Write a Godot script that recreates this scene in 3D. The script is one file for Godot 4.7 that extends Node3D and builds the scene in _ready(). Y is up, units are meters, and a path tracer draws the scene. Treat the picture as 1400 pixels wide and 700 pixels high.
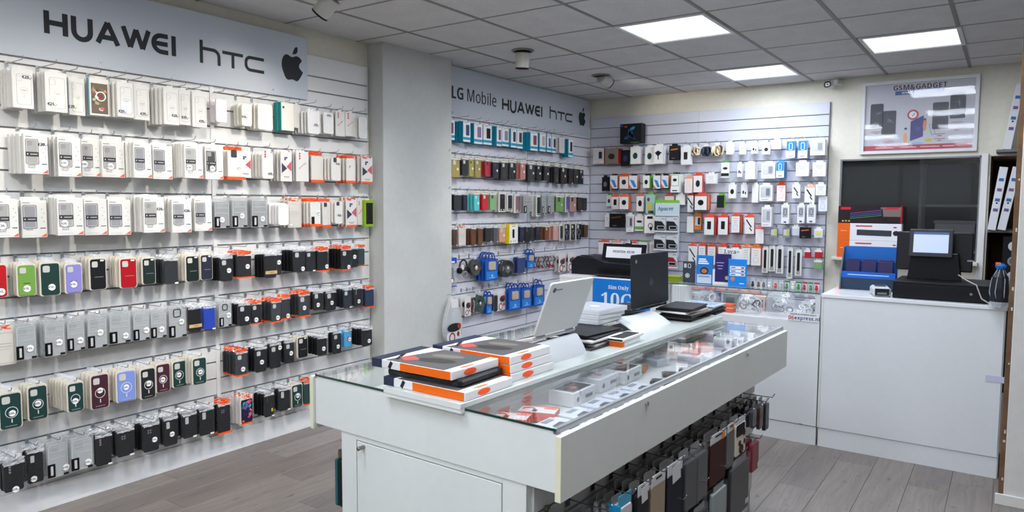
extends Node3D
# A phone-accessory shop: slat walls hung with cases, a glass display island, a service counter.
const WALL_X := -3.81
const BACK_Z := -6.95
const CEIL := 2.62

var mats := {}
var meshes := {}
var used := {}
var rng := RandomNumberGenerator.new()
var sans: SystemFont
var bold: SystemFont
var serif: SystemFont

func _ready() -> void:
	rng.seed = 20
	# ---------- camera ----------
	var cam := Camera3D.new()
	cam.name = "camera"
	add_child(cam)
	cam.position = Vector3(0, 1.49, 0)
	cam.rotation = Vector3(deg_to_rad(-4.133), deg_to_rad(34.864), deg_to_rad(0.314))
	cam.fov = 39.448
	cam.near = 0.05
	cam.far = 60.0
	cam.current = true
	# ---------- sky, exposure ----------
	var env := Environment.new()
	env.background_mode = Environment.BG_SKY
	var sky := Sky.new()
	var sm := ProceduralSkyMaterial.new()
	sm.sky_top_color = Color("#b9cdea")
	sm.sky_horizon_color = Color("#dfe6ee")
	sm.ground_bottom_color = Color("#8d8a86")
	sm.ground_horizon_color = Color("#b9b6b1")
	sm.sky_energy_multiplier = 1.6
	sm.ground_energy_multiplier = 0.8
	sky.sky_material = sm
	env.sky = sky
	env.tonemap_mode = Environment.TONE_MAPPER_LINEAR
	env.tonemap_exposure = 0.7
	env.sdfgi_enabled = true
	env.ssao_enabled = true
	env.ssil_enabled = true
	var we := WorldEnvironment.new()
	we.name = "environment"
	we.environment = env
	add_child(we)
	# ---------- ceiling panels ----------
	ceiling_panels()
	# ---------- the rest ----------
	sans = SystemFont.new()
	sans.font_names = PackedStringArray(["Droid Sans"])
	bold = SystemFont.new()
	bold.font_names = PackedStringArray(["Droid Sans"])
	bold.font_weight = 700
	serif = SystemFont.new()
	serif.font_names = PackedStringArray(["Droid Serif"])
	serif.font_weight = 700
	build_shell()
	build_signs()
	build_island()
	build_counters()
	build_back_room_corner()
	stock_long_wall()
	stock_corner_wall()
	stock_back_wall()
	stock_island()

# =====================================================================  helpers
func mat(c: String, rough := 0.5, metal := 0.0) -> StandardMaterial3D:
	var k := "%s|%.2f|%.2f" % [c, rough, metal]
	if not mats.has(k):
		var m := StandardMaterial3D.new()
		m.resource_name = "paint_" + c.trim_prefix("#")
		m.albedo_color = Color(c)
		m.roughness = rough
		m.metallic = metal
		if metal == 0.0 and rough >= 0.3:
			m.metallic_specular = 0.32
		mats[k] = m
	return mats[k]

func clear_mat(c: String, a: float, rough := 0.1) -> StandardMaterial3D:
	var k := "clear%s|%.2f|%.2f" % [c, a, rough]
	if not mats.has(k):
		var m := StandardMaterial3D.new()
		m.resource_name = "clear_" + c.trim_prefix("#")
		var col := Color(c)
		col.a = a
		m.albedo_color = col
		m.transparency = BaseMaterial3D.TRANSPARENCY_ALPHA
		m.roughness = rough
		if rough > 0.05:
			m.metallic_specular = 0.35
		mats[k] = m
	return mats[k]

func numbered(called: String) -> String:
	var n: int = used.get(called, -1) + 1
	used[called] = n
	return called if n == 0 else "%s_%03d" % [called, n]

func thing(called: String, label: String, category: String, at: Vector3, turn := 0.0, group := "") -> Node3D:
	var o := Node3D.new()
	o.name = numbered(called)
	add_child(o)
	o.position = at
	o.rotation.y = turn
	o.set_meta("label", label)
	o.set_meta("category", category)
	if group != "":
		o.set_meta("group", group)
	return o

func struct(called: String, label: String, category := "wall") -> Node3D:
	var o := Node3D.new()
	o.name = numbered(called)
	add_child(o)
	o.set_meta("label", label)
	o.set_meta("category", category)
	o.set_meta("kind", "structure")
	return o

func part(p: Node3D, called: String, m: Mesh, material: Material, at := Vector3.ZERO, rot := Vector3.ZERO) -> MeshInstance3D:
	var o := MeshInstance3D.new()
	o.name = called
	o.mesh = m
	o.material_override = material
	o.position = at
	o.rotation = rot
	p.add_child(o, true)
	return o

func quad(st: SurfaceTool, a: Vector3, b: Vector3, c: Vector3, d: Vector3, out: Vector3) -> void:
	var n := (b - a).cross(c - a)
	if n.length() < 1e-12:
		n = (c - a).cross(d - a)
	var vs := [a, b, c, a, c, d]
	if n.dot(out) > 0.0:
		vs = [a, c, b, a, d, c]
	else:
		n = -n
	n = n.normalized()
	var uvs := {a: Vector2(0, 0), b: Vector2(1, 0), c: Vector2(1, 1), d: Vector2(0, 1)}
	for v in vs:
		st.set_normal(n)
		st.set_uv(uvs[v])
		st.add_vertex(v)

func tri(st: SurfaceTool, a: Vector3, b: Vector3, c: Vector3, out: Vector3) -> void:
	var n := (b - a).cross(c - a)
	var vs := [a, b, c]
	if n.dot(out) > 0.0:
		vs = [a, c, b]
	else:
		n = -n
	n = n.normalized()
	for v in vs:
		st.set_normal(n)
		st.set_uv(Vector2(v.x, v.y))
		st.add_vertex(v)

func start() -> SurfaceTool:
	var st := SurfaceTool.new()
	st.begin(Mesh.PRIMITIVE_TRIANGLES)
	return st

# box with chamfered edges, centred
func add_box(st: SurfaceTool, c: Vector3, s: Vector3, bev := 0.0) -> void:
	var h := s / 2.0
	var e: float = min(bev, min(h.x, min(h.y, h.z)) * 0.49)
	for ax in 3:
		for sg in [-1.0, 1.0]:
			var u := (ax + 1) % 3
			var v := (ax + 2) % 3
			var n := Vector3.ZERO
			n[ax] = sg
			var q := []
			for k in [[-1, -1], [1, -1], [1, 1], [-1, 1]]:
				var p := c
				p[ax] += sg * h[ax]
				p[u] += k[0] * (h[u] - e)
				p[v] += k[1] * (h[v] - e)
				q.append(p)
			quad(st, q[0], q[1], q[2], q[3], n)
	if e <= 0.0:
		return
	for ax in 3:
		var u := (ax + 1) % 3
		var v := (ax + 2) % 3
		for su in [-1.0, 1.0]:
			for sv in [-1.0, 1.0]:
				var q := []
				for k in [[-1, 0], [1, 0], [1, 1], [-1, 1]]:
					var p := c
					p[ax] += k[0] * (h[ax] - e)
					p[u] += su * (h[u] - (e if k[1] == 1 else 0.0))
					p[v] += sv * (h[v] - (0.0 if k[1] == 1 else e))
					q.append(p)
				var n := Vector3.ZERO
				n[u] = su
				n[v] = sv
				quad(st, q[0], q[1], q[2], q[3], n)
	for sx in [-1.0, 1.0]:
		for sy in [-1.0, 1.0]:
			for sz in [-1.0, 1.0]:
				var sg := Vector3(sx, sy, sz)
				var p := c + h * sg
				tri(st, p - Vector3(0, sy * e, sz * e), p - Vector3(sx * e, 0, sz * e), p - Vector3(sx * e, sy * e, 0), sg)

func box(w: float, h: float, d: float, bev := 0.0) -> Mesh:
	var k := "b%.4f|%.4f|%.4f|%.4f" % [w, h, d, bev]
	if not meshes.has(k):
		var st := start()
		add_box(st, Vector3.ZERO, Vector3(w, h, d), bev)
		meshes[k] = st.commit()
	return meshes[k]

func round_rect(w: float, h: float, r: float, seg := 4) -> PackedVector2Array:
	var o := PackedVector2Array()
	r = min(r, min(w, h) * 0.499)
	var cs := [Vector2(w / 2 - r, h / 2 - r), Vector2(-w / 2 + r, h / 2 - r), Vector2(-w / 2 + r, -h / 2 + r), Vector2(w / 2 - r, -h / 2 + r)]
	for i in 4:
		for k in seg + 1:
			var a := PI / 2 * i + PI / 2 * k / seg
			o.append(cs[i] + Vector2(cos(a), sin(a)) * r)
	return o

# extruded polygon, front face at z = d / 2, chamfered front edge
func add_poly(st: SurfaceTool, pts: PackedVector2Array, d: float, bev := 0.0, at := Vector3.ZERO) -> void:
	var n := pts.size()
	var inner := pts
	if bev > 0.0:
		var c := Vector2.ZERO
		for p in pts:
			c += p
		c /= n
		inner = PackedVector2Array()
		for p in pts:
			inner.append(p - (p - c).normalized() * bev)
	var idx := Geometry2D.triangulate_polygon(inner)
	for i in range(0, idx.size(), 3):
		var a := inner[idx[i]]
		var b := inner[idx[i + 1]]
		var c2 := inner[idx[i + 2]]
		tri(st, at + Vector3(a.x, a.y, d / 2), at + Vector3(b.x, b.y, d / 2), at + Vector3(c2.x, c2.y, d / 2), Vector3(0, 0, 1))
	var idb := Geometry2D.triangulate_polygon(pts)
	for i in range(0, idb.size(), 3):
		var a := pts[idb[i]]
		var b := pts[idb[i + 1]]
		var c2 := pts[idb[i + 2]]
		tri(st, at + Vector3(a.x, a.y, -d / 2), at + Vector3(b.x, b.y, -d / 2), at + Vector3(c2.x, c2.y, -d / 2), Vector3(0, 0, -1))
	var ccw := not Geometry2D.is_polygon_clockwise(pts)
	for i in n:
		var p := pts[i]
		var q := pts[(i + 1) % n]
		var e := q - p
		var out := Vector3(e.y, -e.x, 0) * (1.0 if ccw else -1.0)
		quad(st, at + Vector3(p.x, p.y, -d / 2), at + Vector3(q.x, q.y, -d / 2), at + Vector3(q.x, q.y, d / 2 - bev), at + Vector3(p.x, p.y, d / 2 - bev), out)
		if bev > 0.0:
			var pi := inner[i]
			var qi := inner[(i + 1) % n]
			quad(st, at + Vector3(p.x, p.y, d / 2 - bev), at + Vector3(q.x, q.y, d / 2 - bev), at + Vector3(qi.x, qi.y, d / 2), at + Vector3(pi.x, pi.y, d / 2), out + Vector3(0, 0, e.length()))

func poly(key: String, pts: PackedVector2Array, d: float, bev := 0.0) -> Mesh:
	if not meshes.has(key):
		var st := start()
		add_poly(st, pts, d, bev)
		meshes[key] = st.commit()
	return meshes[key]

func slab(w: float, h: float, d: float, r: float, bev := 0.0) -> Mesh:
	w = snappedf(w, 0.001)
	h = snappedf(h, 0.001)
	return poly("s%.3f|%.3f|%.4f|%.4f|%.4f" % [w, h, d, r, bev], round_rect(w, h, r), d, bev)

func disc(r: float, d: float, seg := 20) -> Mesh:
	var pts := PackedVector2Array()
	for i in seg:
		pts.append(Vector2(cos(TAU * i / seg), sin(TAU * i / seg)) * r)
	return poly("d%.4f|%.4f|%d" % [r, d, seg], pts, d, 0.0)

func ellipse(w: float, h: float, d: float) -> Mesh:
	var pts := PackedVector2Array()
	for i in 16:
		pts.append(Vector2(cos(TAU * i / 16) * w / 2, sin(TAU * i / 16) * h / 2))
	return poly("e%.3f|%.3f|%.4f" % [w, h, d], pts, d, 0.0)

# flat frame between two outlines
func add_frame(st: SurfaceTool, a: PackedVector2Array, b: PackedVector2Array, d: float) -> void:
	var n := a.size()
	for i in n:
		var j := (i + 1) % n
		var p := Vector3(a[i].x, a[i].y, d / 2)
		var q := Vector3(a[j].x, a[j].y, d / 2)
		var r := Vector3(b[j].x, b[j].y, d / 2)
		var s := Vector3(b[i].x, b[i].y, d / 2)
		var z := Vector3(0, 0, d)
		quad(st, p, q, r, s, Vector3(0, 0, 1))
		quad(st, p, q, q - z, p - z, p)
		quad(st, s, r, r - z, s - z, -s)

func rframe(w: float, h: float, r: float, t: float, d := 0.0008) -> Mesh:
	w = snappedf(w, 0.001)
	h = snappedf(h, 0.001)
	var k := "f%.3f|%.3f|%.4f|%.4f|%.4f" % [w, h, r, t, d]
	if not meshes.has(k):
		var st := start()
		add_frame(st, round_rect(w, h, r), round_rect(w - 2 * t, h - 2 * t, max(r - t, 0.0005)), d)
		meshes[k] = st.commit()
	return meshes[k]

func ring(r: float, t: float, d := 0.0008) -> Mesh:
	return rframe(r * 2, r * 2, r, t, d)

func add_tube(st: SurfaceTool, pts: Array, r: float, seg := 6) -> void:
	var rings := []
	var up := Vector3(0.3, 1, 0.2).normalized()
	for i in pts.size():
		var p: Vector3 = pts[i]
		var t: Vector3 = (pts[min(i + 1, pts.size() - 1)] - pts[max(i - 1, 0)]).normalized()
		if abs(t.dot(up)) > 0.95:
			up = Vector3(1, 0.1, 0.3).normalized()
		var u := t.cross(up).normalized()
		var v := t.cross(u).normalized()
		up = -v if up.dot(v) < 0 else v
		var rg := []
		for k in seg:
			var a := TAU * k / seg
			rg.append(p + (u * cos(a) + up * sin(a)) * r)
		rings.append(rg)
	for i in pts.size() - 1:
		for k in seg:
			var k2 := (k + 1) % seg
			var a: Vector3 = rings[i][k]
			quad(st, a, rings[i][k2], rings[i + 1][k2], rings[i + 1][k], a + rings[i][k2] - 2.0 * pts[i])
	for e in [0, pts.size() - 1]:
		var o: Vector3 = pts[e] - pts[1 if e == 0 else e - 1]
		for k in seg:
			tri(st, pts[e], rings[e][k], rings[e][(k + 1) % seg], o)

func tube(key: String, pts: Array, r: float, seg := 6) -> Mesh:
	if not meshes.has(key):
		var st := start()
		add_tube(st, pts, r, seg)
		meshes[key] = st.commit()
	return meshes[key]

func lathe(key: String, prof: Array, seg := 24) -> Mesh:
	if not meshes.has(key):
		var st := start()
		for i in prof.size() - 1:
			var a: Vector2 = prof[i]
			var b: Vector2 = prof[i + 1]
			for k in seg:
				var t0 := TAU * k / seg
				var t1 := TAU * (k + 1) / seg
				var out := Vector3(cos(t0) * (b.y - a.y), -(b.x - a.x), sin(t0) * (b.y - a.y))
				quad(st, Vector3(cos(t0) * a.x, a.y, sin(t0) * a.x), Vector3(cos(t1) * a.x, a.y, sin(t1) * a.x), Vector3(cos(t1) * b.x, b.y, sin(t1) * b.x), Vector3(cos(t0) * b.x, b.y, sin(t0) * b.x), out)
		meshes[key] = st.commit()
	return meshes[key]

# lettering, height = cap height roughly, origin centred
func words(s: String, height: float, font: SystemFont, depth := 0.0006) -> Mesh:
	var k := "t%s|%.4f|%s|%.4f" % [s, height, "b" if font == bold else ("e" if font == serif else "s"), depth]
	if not meshes.has(k):
		var t := TextMesh.new()
		t.text = s
		t.font = font
		t.font_size = 32
		t.pixel_size = height / 23.0
		t.depth = depth
		t.curve_step = 2.0
		meshes[k] = t
	return meshes[k]

# a crumpled sheet of film, unit square, several shapes
func crumple(i: int) -> Mesh:
	var k := "crumple%d" % i
	if not meshes.has(k):
		var r := RandomNumberGenerator.new()
		r.seed = 77 + i
		var st := start()
		var g := []
		for y in 5:
			var row := []
			for x in 8:
				var ed := 0.12 if y == 4 else 0.0
				row.append(Vector3(x / 7.0 - 0.5 + r.randf_range(-0.04, 0.04), y / 4.0 - 0.5 + r.randf_range(-0.06, 0.06) - ed * r.randf(), r.randf_range(-1.0, 1.0)))
			g.append(row)
		for y in 4:
			for x in 7:
				tri(st, g[y][x], g[y][x + 1], g[y + 1][x + 1], Vector3(0, 0, 1))
				tri(st, g[y][x], g[y + 1][x + 1], g[y + 1][x], Vector3(0, 0, 1))
		meshes[k] = st.commit()
	return meshes[k]

func film() -> Material:
	return clear_mat("#e8ecef", 0.012, 0.12)

func crinkle(p: Node3D, called: String, w: float, h: float, at: Vector3, m: Material) -> void:
	var o := part(p, called, crumple(rng.randi() % 5), m, at)
	o.scale = Vector3(w, h, 0.006)

func ordinal(n: int) -> String:
	var s := ["first", "second", "third", "fourth", "fifth", "sixth", "seventh", "eighth", "ninth", "tenth", "eleventh", "twelfth", "thirteenth", "fourteenth", "fifteenth", "sixteenth", "seventeenth", "eighteenth", "nineteenth", "twentieth", "twenty-first", "twenty-second"]
	return s[n]

# =====================================================================  lamps
const PANEL_ENERGY := 3.35
const SPOT_ENERGY := 1.6

func ceiling_panels() -> void:
	var spots := [
		[-1.824, -4.45, "glowing square ceiling panel above the glass display island"],
		[-1.824, -6.25, "glowing square ceiling panel beside the small wall camera"],
		[-0.604, -5.65, "glowing square ceiling panel in front of the framed repair poster"]]
	for p in [[-1.824, -2.65], [-1.824, -0.85], [-1.824, 0.95], [-0.604, -3.85], [-0.604, -2.05], [-0.604, -0.25], [-0.604, 1.25]]:
		spots.append([p[0], p[1], "glowing square ceiling panel, %s row from the back wall, %s line" % [ordinal(int(round((-6.25 - p[1]) / -0.6))) , "pillar-side" if p[0] < -1.0 else "partition-side"]])
	var glow := StandardMaterial3D.new()
	glow.resource_name = "lamp_diffuser"
	glow.albedo_color = Color("#f4f8ff")
	glow.emission_enabled = true
	glow.emission = Color("#f3f7ff")
	glow.emission_energy_multiplier = 1.5
	for s in spots:
		var t := thing("ceiling_light", s[2], "light", Vector3(s[0], CEIL, s[1]), 0.0, "square panels in the ceiling grid")
		part(t, "frame", rframe(0.594, 0.594, 0.004, 0.024, 0.012), mat("#d9dad9", 0.5), Vector3(0, -0.002, 0), Vector3(PI / 2, 0, 0))
		part(t, "diffuser", box(0.55, 0.006, 0.55), glow, Vector3(0, 0.003, 0))
		var l := AreaLight3D.new()
		l.name = "panel_light"
		l.area_size = Vector2(0.545, 0.545)
		l.light_color = Color("#e9f1ff")
		l.light_energy = PANEL_ENERGY
		l.area_range = 14.0
		l.shadow_enabled = true
		t.add_child(l)
		l.position = Vector3(0, -0.012, 0)
		l.rotation.x = -PI / 2

func spotlight(x: float, z: float, aim: Vector3, label: String, energy: float, cone := 40.0) -> void:
	var t := thing("ceiling_spotlight", label, "spotlight", Vector3(x, CEIL, z), 0.0, "adjustable ceiling spotlights")
	var grey := mat("#c9c8c2", 0.45)
	part(t, "mounting_ring", lathe("spotring", [Vector2(0.046, 0.0), Vector2(0.082, 0.0), Vector2(0.084, -0.004), Vector2(0.08, -0.008), Vector2(0.05, -0.009), Vector2(0.046, 0.0)], 28), mat("#8e8c88", 0.5))
	part(t, "socket", lathe("spotsock", [Vector2(0.0, -0.006), Vector2(0.06, -0.006), Vector2(0.066, -0.0095), Vector2(0.0, -0.0095)], 24), mat("#1a1a1a", 0.6))
	var dirv := (aim - Vector3(x, CEIL - 0.05, z)).normalized()
	var head := Node3D.new()
	head.name = "swivel_head"
	t.add_child(head)
	head.position = Vector3(0, -0.012, 0)
	var zz := -dirv
	var up := Vector3(0, 0, 1) if abs(zz.z) < 0.9 else Vector3(1, 0, 0)
	var xx := up.cross(zz).normalized()
	head.basis = Basis(xx, zz, zz.cross(xx) * -1.0) if false else Basis(xx, zz, xx.cross(zz))
	part(head, "housing", lathe("spothouse", [Vector2(0.0, 0.0), Vector2(0.05, -0.004), Vector2(0.054, -0.012), Vector2(0.05, -0.115), Vector2(0.045, -0.115), Vector2(0.043, -0.09)], 28), grey)
	part(head, "rim", lathe("spotrim", [Vector2(0.043, -0.112), Vector2(0.051, -0.112), Vector2(0.05, -0.122), Vector2(0.043, -0.122), Vector2(0.043, -0.112)], 28), mat("#111112", 0.4))
	var gm := StandardMaterial3D.new()
	gm.resource_name = "lamp_lens"
	gm.albedo_color = Color("#fff8ec")
	gm.emission_enabled = true
	gm.emission = Color("#fff6e6")
	gm.emission_energy_multiplier = 1.2 if energy > 0.0 else 0.0
	part(head, "lamp_lens", lathe("spotlens", [Vector2(0.0, -0.096), Vector2(0.042, -0.096), Vector2(0.042, -0.1), Vector2(0.0, -0.1)], 24), gm)
	if energy > 0.0:
		var l := SpotLight3D.new()
		l.name = "spot_beam"
		l.light_color = Color("#fff7ea")
		l.light_energy = energy
		l.light_size = 0.03
		l.spot_range = 12.0
		l.spot_attenuation = 2.0
		l.spot_angle = cone
		l.spot_angle_attenuation = 0.8
		l.shadow_enabled = true
		head.add_child(l)
		l.position = Vector3(0, -0.128, 0)
		l.rotation.x = -PI / 2

# =====================================================================  textures
func noise_tex(seed_: int, size: int, fn: Callable) -> ImageTexture:
	var im := Image.create(size, size, false, Image.FORMAT_RGB8)
	var n := FastNoiseLite.new()
	n.seed = seed_
	n.noise_type = FastNoiseLite.TYPE_SIMPLEX_SMOOTH
	n.frequency = 1.0
	n.fractal_octaves = 4
	for y in size:
		for x in size:
			im.set_pixel(x, y, fn.call(n, float(x) / size, float(y) / size))
	return ImageTexture.create_from_image(im)

func plank_mat(i: int) -> StandardMaterial3D:
	var k := "plank%d" % i
	if mats.has(k):
		return mats[k]
	var base: Color = [Color("#7d756e"), Color("#736b66"), Color("#837c77"), Color("#79726d"), Color("#7e7670")][i]
	var m := StandardMaterial3D.new()
	m.resource_name = "grey_oak_laminate"
	m.albedo_texture = noise_tex(300 + i, 384, func(n: FastNoiseLite, u: float, v: float) -> Color:
		var warp := n.get_noise_2d(u * 2.0 + 3.0, v * 2.5) * 0.22
		var broad := n.get_noise_2d(u * 1.6 + warp + 9.0, v * 1.1) * 0.5
		var grain := n.get_noise_2d((u + warp * 0.35) * 15.0, v * 2.2 + 7.0)
		var fine := n.get_noise_2d(u * 60.0, v * 6.0)
		var knot := n.get_noise_2d(u * 4.0 + 40.0, v * 8.0)
		var s := 1.0 + 0.14 * broad + 0.11 * grain + 0.05 * fine
		if knot > 0.45:
			s -= (knot - 0.45) * 0.8
		var crack := n.get_noise_2d((u + warp * 0.4) * 9.0 + 70.0, v * 5.0)
		if abs(crack) < 0.012 and broad > 0.05:
			s -= 0.14
		return Color(base.r * s, base.g * s, base.b * s))
	m.roughness = 0.42
	mats[k] = m
	return m

func scuffed(c: String, rough: float, amount := 0.03) -> StandardMaterial3D:
	var k := "scuff%s%.2f" % [c, rough]
	if mats.has(k):
		return mats[k]
	var base := Color(c)
	var m := StandardMaterial3D.new()
	m.resource_name = "painted_" + c.trim_prefix("#")
	m.albedo_texture = noise_tex(c.hash() % 1000, 256, func(n: FastNoiseLite, u: float, v: float) -> Color:
		var s := 1.0 + amount * n.get_noise_2d(u * 3.0, v * 3.0) + amount * 0.6 * n.get_noise_2d(u * 26.0, v * 26.0 + 5.0)
		return Color(base.r * s, base.g * s, base.b * s))
	m.uv1_triplanar = true
	m.uv1_world_triplanar = true
	m.uv1_scale = Vector3(0.7, 0.7, 0.7)
	m.roughness = rough
	mats[k] = m
	return m

func tile_mat() -> StandardMaterial3D:
	if mats.has("tile"):
		return mats["tile"]
	var m := StandardMaterial3D.new()
	m.resource_name = "mineral_fibre_tile"
	var base := Color("#d2d1d0")
	m.albedo_texture = noise_tex(91, 256, func(n: FastNoiseLite, u: float, v: float) -> Color:
		var s := 1.0 + 0.03 * n.get_noise_2d(u * 40.0, v * 40.0) + 0.03 * n.get_noise_2d(u * 5.0, v * 5.0)
		if n.get_noise_2d(u * 90.0 + 7.0, v * 90.0) > 0.45:
			s -= 0.08
		return Color(base.r * s, base.g * s, base.b * s))
	m.uv1_triplanar = true
	m.uv1_world_triplanar = true
	m.uv1_scale = Vector3(0.83, 0.83, 0.83)
	m.roughness = 0.95
	mats["tile"] = m
	return m

# =====================================================================  room
const ROOM_R := 1.7
const ROOM_F := 1.9

func sbox(p: Node3D, called: String, x0: float, x1: float, y0: float, y1: float, z0: float, z1: float, m: Material, bev := 0.0) -> MeshInstance3D:
	return part(p, called, box(abs(x1 - x0), abs(y1 - y0), abs(z1 - z0), bev), m, Vector3((x0 + x1) / 2, (y0 + y1) / 2, (z0 + z1) / 2))

func build_shell() -> void:
	var cream := scuffed("#d9d5c6", 0.8)
	# floor: a screed with laminate planks on it
	var fl := struct("floor", "grey oak laminate plank floor of the shop", "floor")
	sbox(fl, "screed", WALL_X - 0.2, ROOM_R + 0.2, -0.12, -0.009, BACK_Z - 1.9, ROOM_F + 0.2, mat("#4a4643", 0.9))
	var pw := 0.19
	var pl := 1.285
	var variants := []
	for i in 5:
		var st := start()
		var w := pw - 0.0012
		var l := pl - 0.0012
		var r := RandomNumberGenerator.new()
		r.seed = i + 5
		var u0 := r.randf()
		var v0 := r.randf()
		add_box(st, Vector3(0, -0.004, 0), Vector3(w, 0.008, l), 0.0008)
		var arr := st.commit().surface_get_arrays(0)
		var uv := PackedVector2Array()
		for v in arr[Mesh.ARRAY_VERTEX]:
			uv.append(Vector2(u0 + (v.x / w + 0.5) * 0.55, v0 + (v.z / l + 0.5)))
		arr[Mesh.ARRAY_TEX_UV] = uv
		var am := ArrayMesh.new()
		am.add_surface_from_arrays(Mesh.PRIMITIVE_TRIANGLES, arr)
		variants.append(am)
	var cols := int((ROOM_R - WALL_X) / pw) + 1
	for c in cols:
		var off := fmod(c * 0.43, 1.0) * pl
		var z := BACK_Z + 0.4 - off
		while z < ROOM_F:
			if z + pl / 2 > BACK_Z - 0.1:
				part(fl, "plank", variants[(c * 3 + int(z * 7.0 + 90.0)) % 5], plank_mat((c * 7 + int(z * 3.0 + 60.0)) % 5), Vector3(WALL_X + pw * (c + 0.5), 0, z))
			z += pl
	# ceiling grid
	var ce := struct("ceiling", "suspended ceiling of grey square tiles", "ceiling")
	sbox(ce, "slab", WALL_X - 0.2, ROOM_R + 0.2, CEIL + 0.18, CEIL + 0.3, BACK_Z - 1.9, ROOM_F + 0.2, mat("#8a8885", 0.9))
	var lights := {}
	for c in get_children():
		if c.has_meta("group") and c.get_meta("group") == "square panels in the ceiling grid":
			lights["%d_%d" % [roundi((c.position.x + 1.824) / 0.6), roundi((c.position.z + 4.45) / 0.6)]] = true
	var tm := tile_mat()
	var gx0 := -4
	for i in range(gx0, 7):
		for j in range(-5, 12):
			if lights.has("%d_%d" % [i, j]):
				continue
			var x0: float = max(-1.824 + 0.6 * (i - 0.5), WALL_X)
			var x1: float = min(-1.824 + 0.6 * (i + 0.5), ROOM_R)
			var z0: float = max(-4.45 + 0.6 * (j - 0.5), BACK_Z)
			var z1: float = min(-4.45 + 0.6 * (j + 0.5), ROOM_F)
			if x1 - x0 < 0.02 or z1 - z0 < 0.02:
				continue
			part(ce, "tile", box(snappedf(x1 - x0 - 0.006, 0.001), 0.014, snappedf(z1 - z0 - 0.006, 0.001), 0.002), tm, Vector3((x0 + x1) / 2, CEIL + 0.009, (z0 + z1) / 2))
	var bar := mat("#8d8b84", 0.55)
	for i in range(gx0, 8):
		var x: float = -1.824 + 0.6 * (i - 0.5)
		if x > WALL_X + 0.02 and x < ROOM_R:
			sbox(ce, "grid_bar", x - 0.012, x + 0.012, CEIL - 0.001, CEIL + 0.03, BACK_Z, ROOM_F, bar)
	for j in range(-4, 12):
		var z: float = -4.45 + 0.6 * (j - 0.5)
		if z < ROOM_F:
			sbox(ce, "grid_bar", WALL_X, ROOM_R, CEIL, CEIL + 0.029, z - 0.008, z + 0.008, bar)
	# walls
	var wl := struct("wall_left", "cream plaster wall carrying the long row of slat panels")
	sbox(wl, "plaster", WALL_X - 0.16, WALL_X, 0, CEIL + 0.18, BACK_Z - 0.16, ROOM_F + 0.16, cream)
	var pil := struct("wall_pillar", "cream square pillar standing out from the slat wall", "pillar")
	sbox(pil, "plaster", WALL_X, -3.66, 0, CEIL + 0.004, -4.41, -3.655, scuffed("#c2c4c0", 0.75), 0.004)
	var wb := struct("wall_back", "cream back wall with slat panels, poster and dark window")
	sbox(wb, "plaster", WALL_X - 0.16, -1.262, 0, CEIL + 0.18, BACK_Z - 0.12, BACK_Z, cream)
	sbox(wb, "plaster", -1.262, -0.212, 0, 1.04, BACK_Z - 0.12, BACK_Z, cream)
	sbox(wb, "plaster", -1.262, -0.212, 1.906, CEIL + 0.18, BACK_Z - 0.12, BACK_Z, cream)
	sbox(wb, "plaster", -0.212, -0.15, 0, CEIL + 0.18, BACK_Z - 0.12, BACK_Z, cream)
	sbox(wb, "plaster", -0.15, ROOM_R + 0.16, 1.9, CEIL + 0.18, BACK_Z - 0.12, BACK_Z, cream)
	sbox(wb, "plaster", 0.6, ROOM_R + 0.16, 0, 1.9, BACK_Z - 0.12, BACK_Z, cream)
	var wr := struct("wall_right", "cream side wall of the shop")
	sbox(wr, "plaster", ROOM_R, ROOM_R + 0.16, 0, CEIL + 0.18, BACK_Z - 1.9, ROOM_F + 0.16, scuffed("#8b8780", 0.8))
	# shop front behind the camera: big window onto the street
	var wf := struct("wall_front", "cream shop front wall around the street window")
	sbox(wf, "plaster", WALL_X - 0.16, ROOM_R + 0.16, 2.3, CEIL + 0.18, ROOM_F, ROOM_F + 0.16, cream)
	sbox(wf, "plaster", WALL_X - 0.16, ROOM_R + 0.16, 0, 0.35, ROOM_F, ROOM_F + 0.16, cream)
	sbox(wf, "plaster", WALL_X - 0.16, -3.0, 0.35, 2.3, ROOM_F, ROOM_F + 0.16, cream)
	sbox(wf, "plaster", -0.6, ROOM_R + 0.16, 0.35, 2.3, ROOM_F, ROOM_F + 0.16, cream)
	var w2 := struct("window_2", "wide street window of the shop front", "window")
	for k in 2:
		sbox(w2, "glass_pane", -3.0 + 1.2 * k + 0.03, -3.0 + 1.2 * (k + 1) - 0.03, 0.38, 2.27, ROOM_F + 0.07, ROOM_F + 0.076, clear_mat("#ffffff", 0.05, 0.02))
	for k in 3:
		sbox(w2, "frame", -3.03 + 1.2 * k, -2.97 + 1.2 * k, 0.35, 2.3, ROOM_F + 0.05, ROOM_F + 0.1, mat("#d4d4d2", 0.4))
	# window into the dark workshop
	dark_window(cream)
	# partition ending at the counter, raw timber edge
	var pa := struct("wall_partition", "white partition panel with raw brown timber edge beside the counter")
	sbox(pa, "panel", 0.034, ROOM_R, 0.0, CEIL, -4.36, -4.275, scuffed("#d8d6cf", 0.7), 0.002)
	sbox(pa, "timber_edge", 0.012, 0.034, 0.005, CEIL, -4.35, -4.285, timber())
	for h in [0.12, 0.315, 0.36, 0.71, 0.98, 1.08, 1.37, 1.62]:
		sbox(pa, "paint_chip", 0.02 + 0.004 * sin(h * 20.0), 0.03, h, h + 0.008 + 0.01 * abs(sin(h * 31.0)), -4.285, -4.2835, mat("#c7c2b4", 0.6))
	sbox(pa, "skirting", 0.0, ROOM_R, 0.0, 0.055, -4.275, -4.262, mat("#dedcd6", 0.5), 0.002)
	slat_walls()
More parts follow.
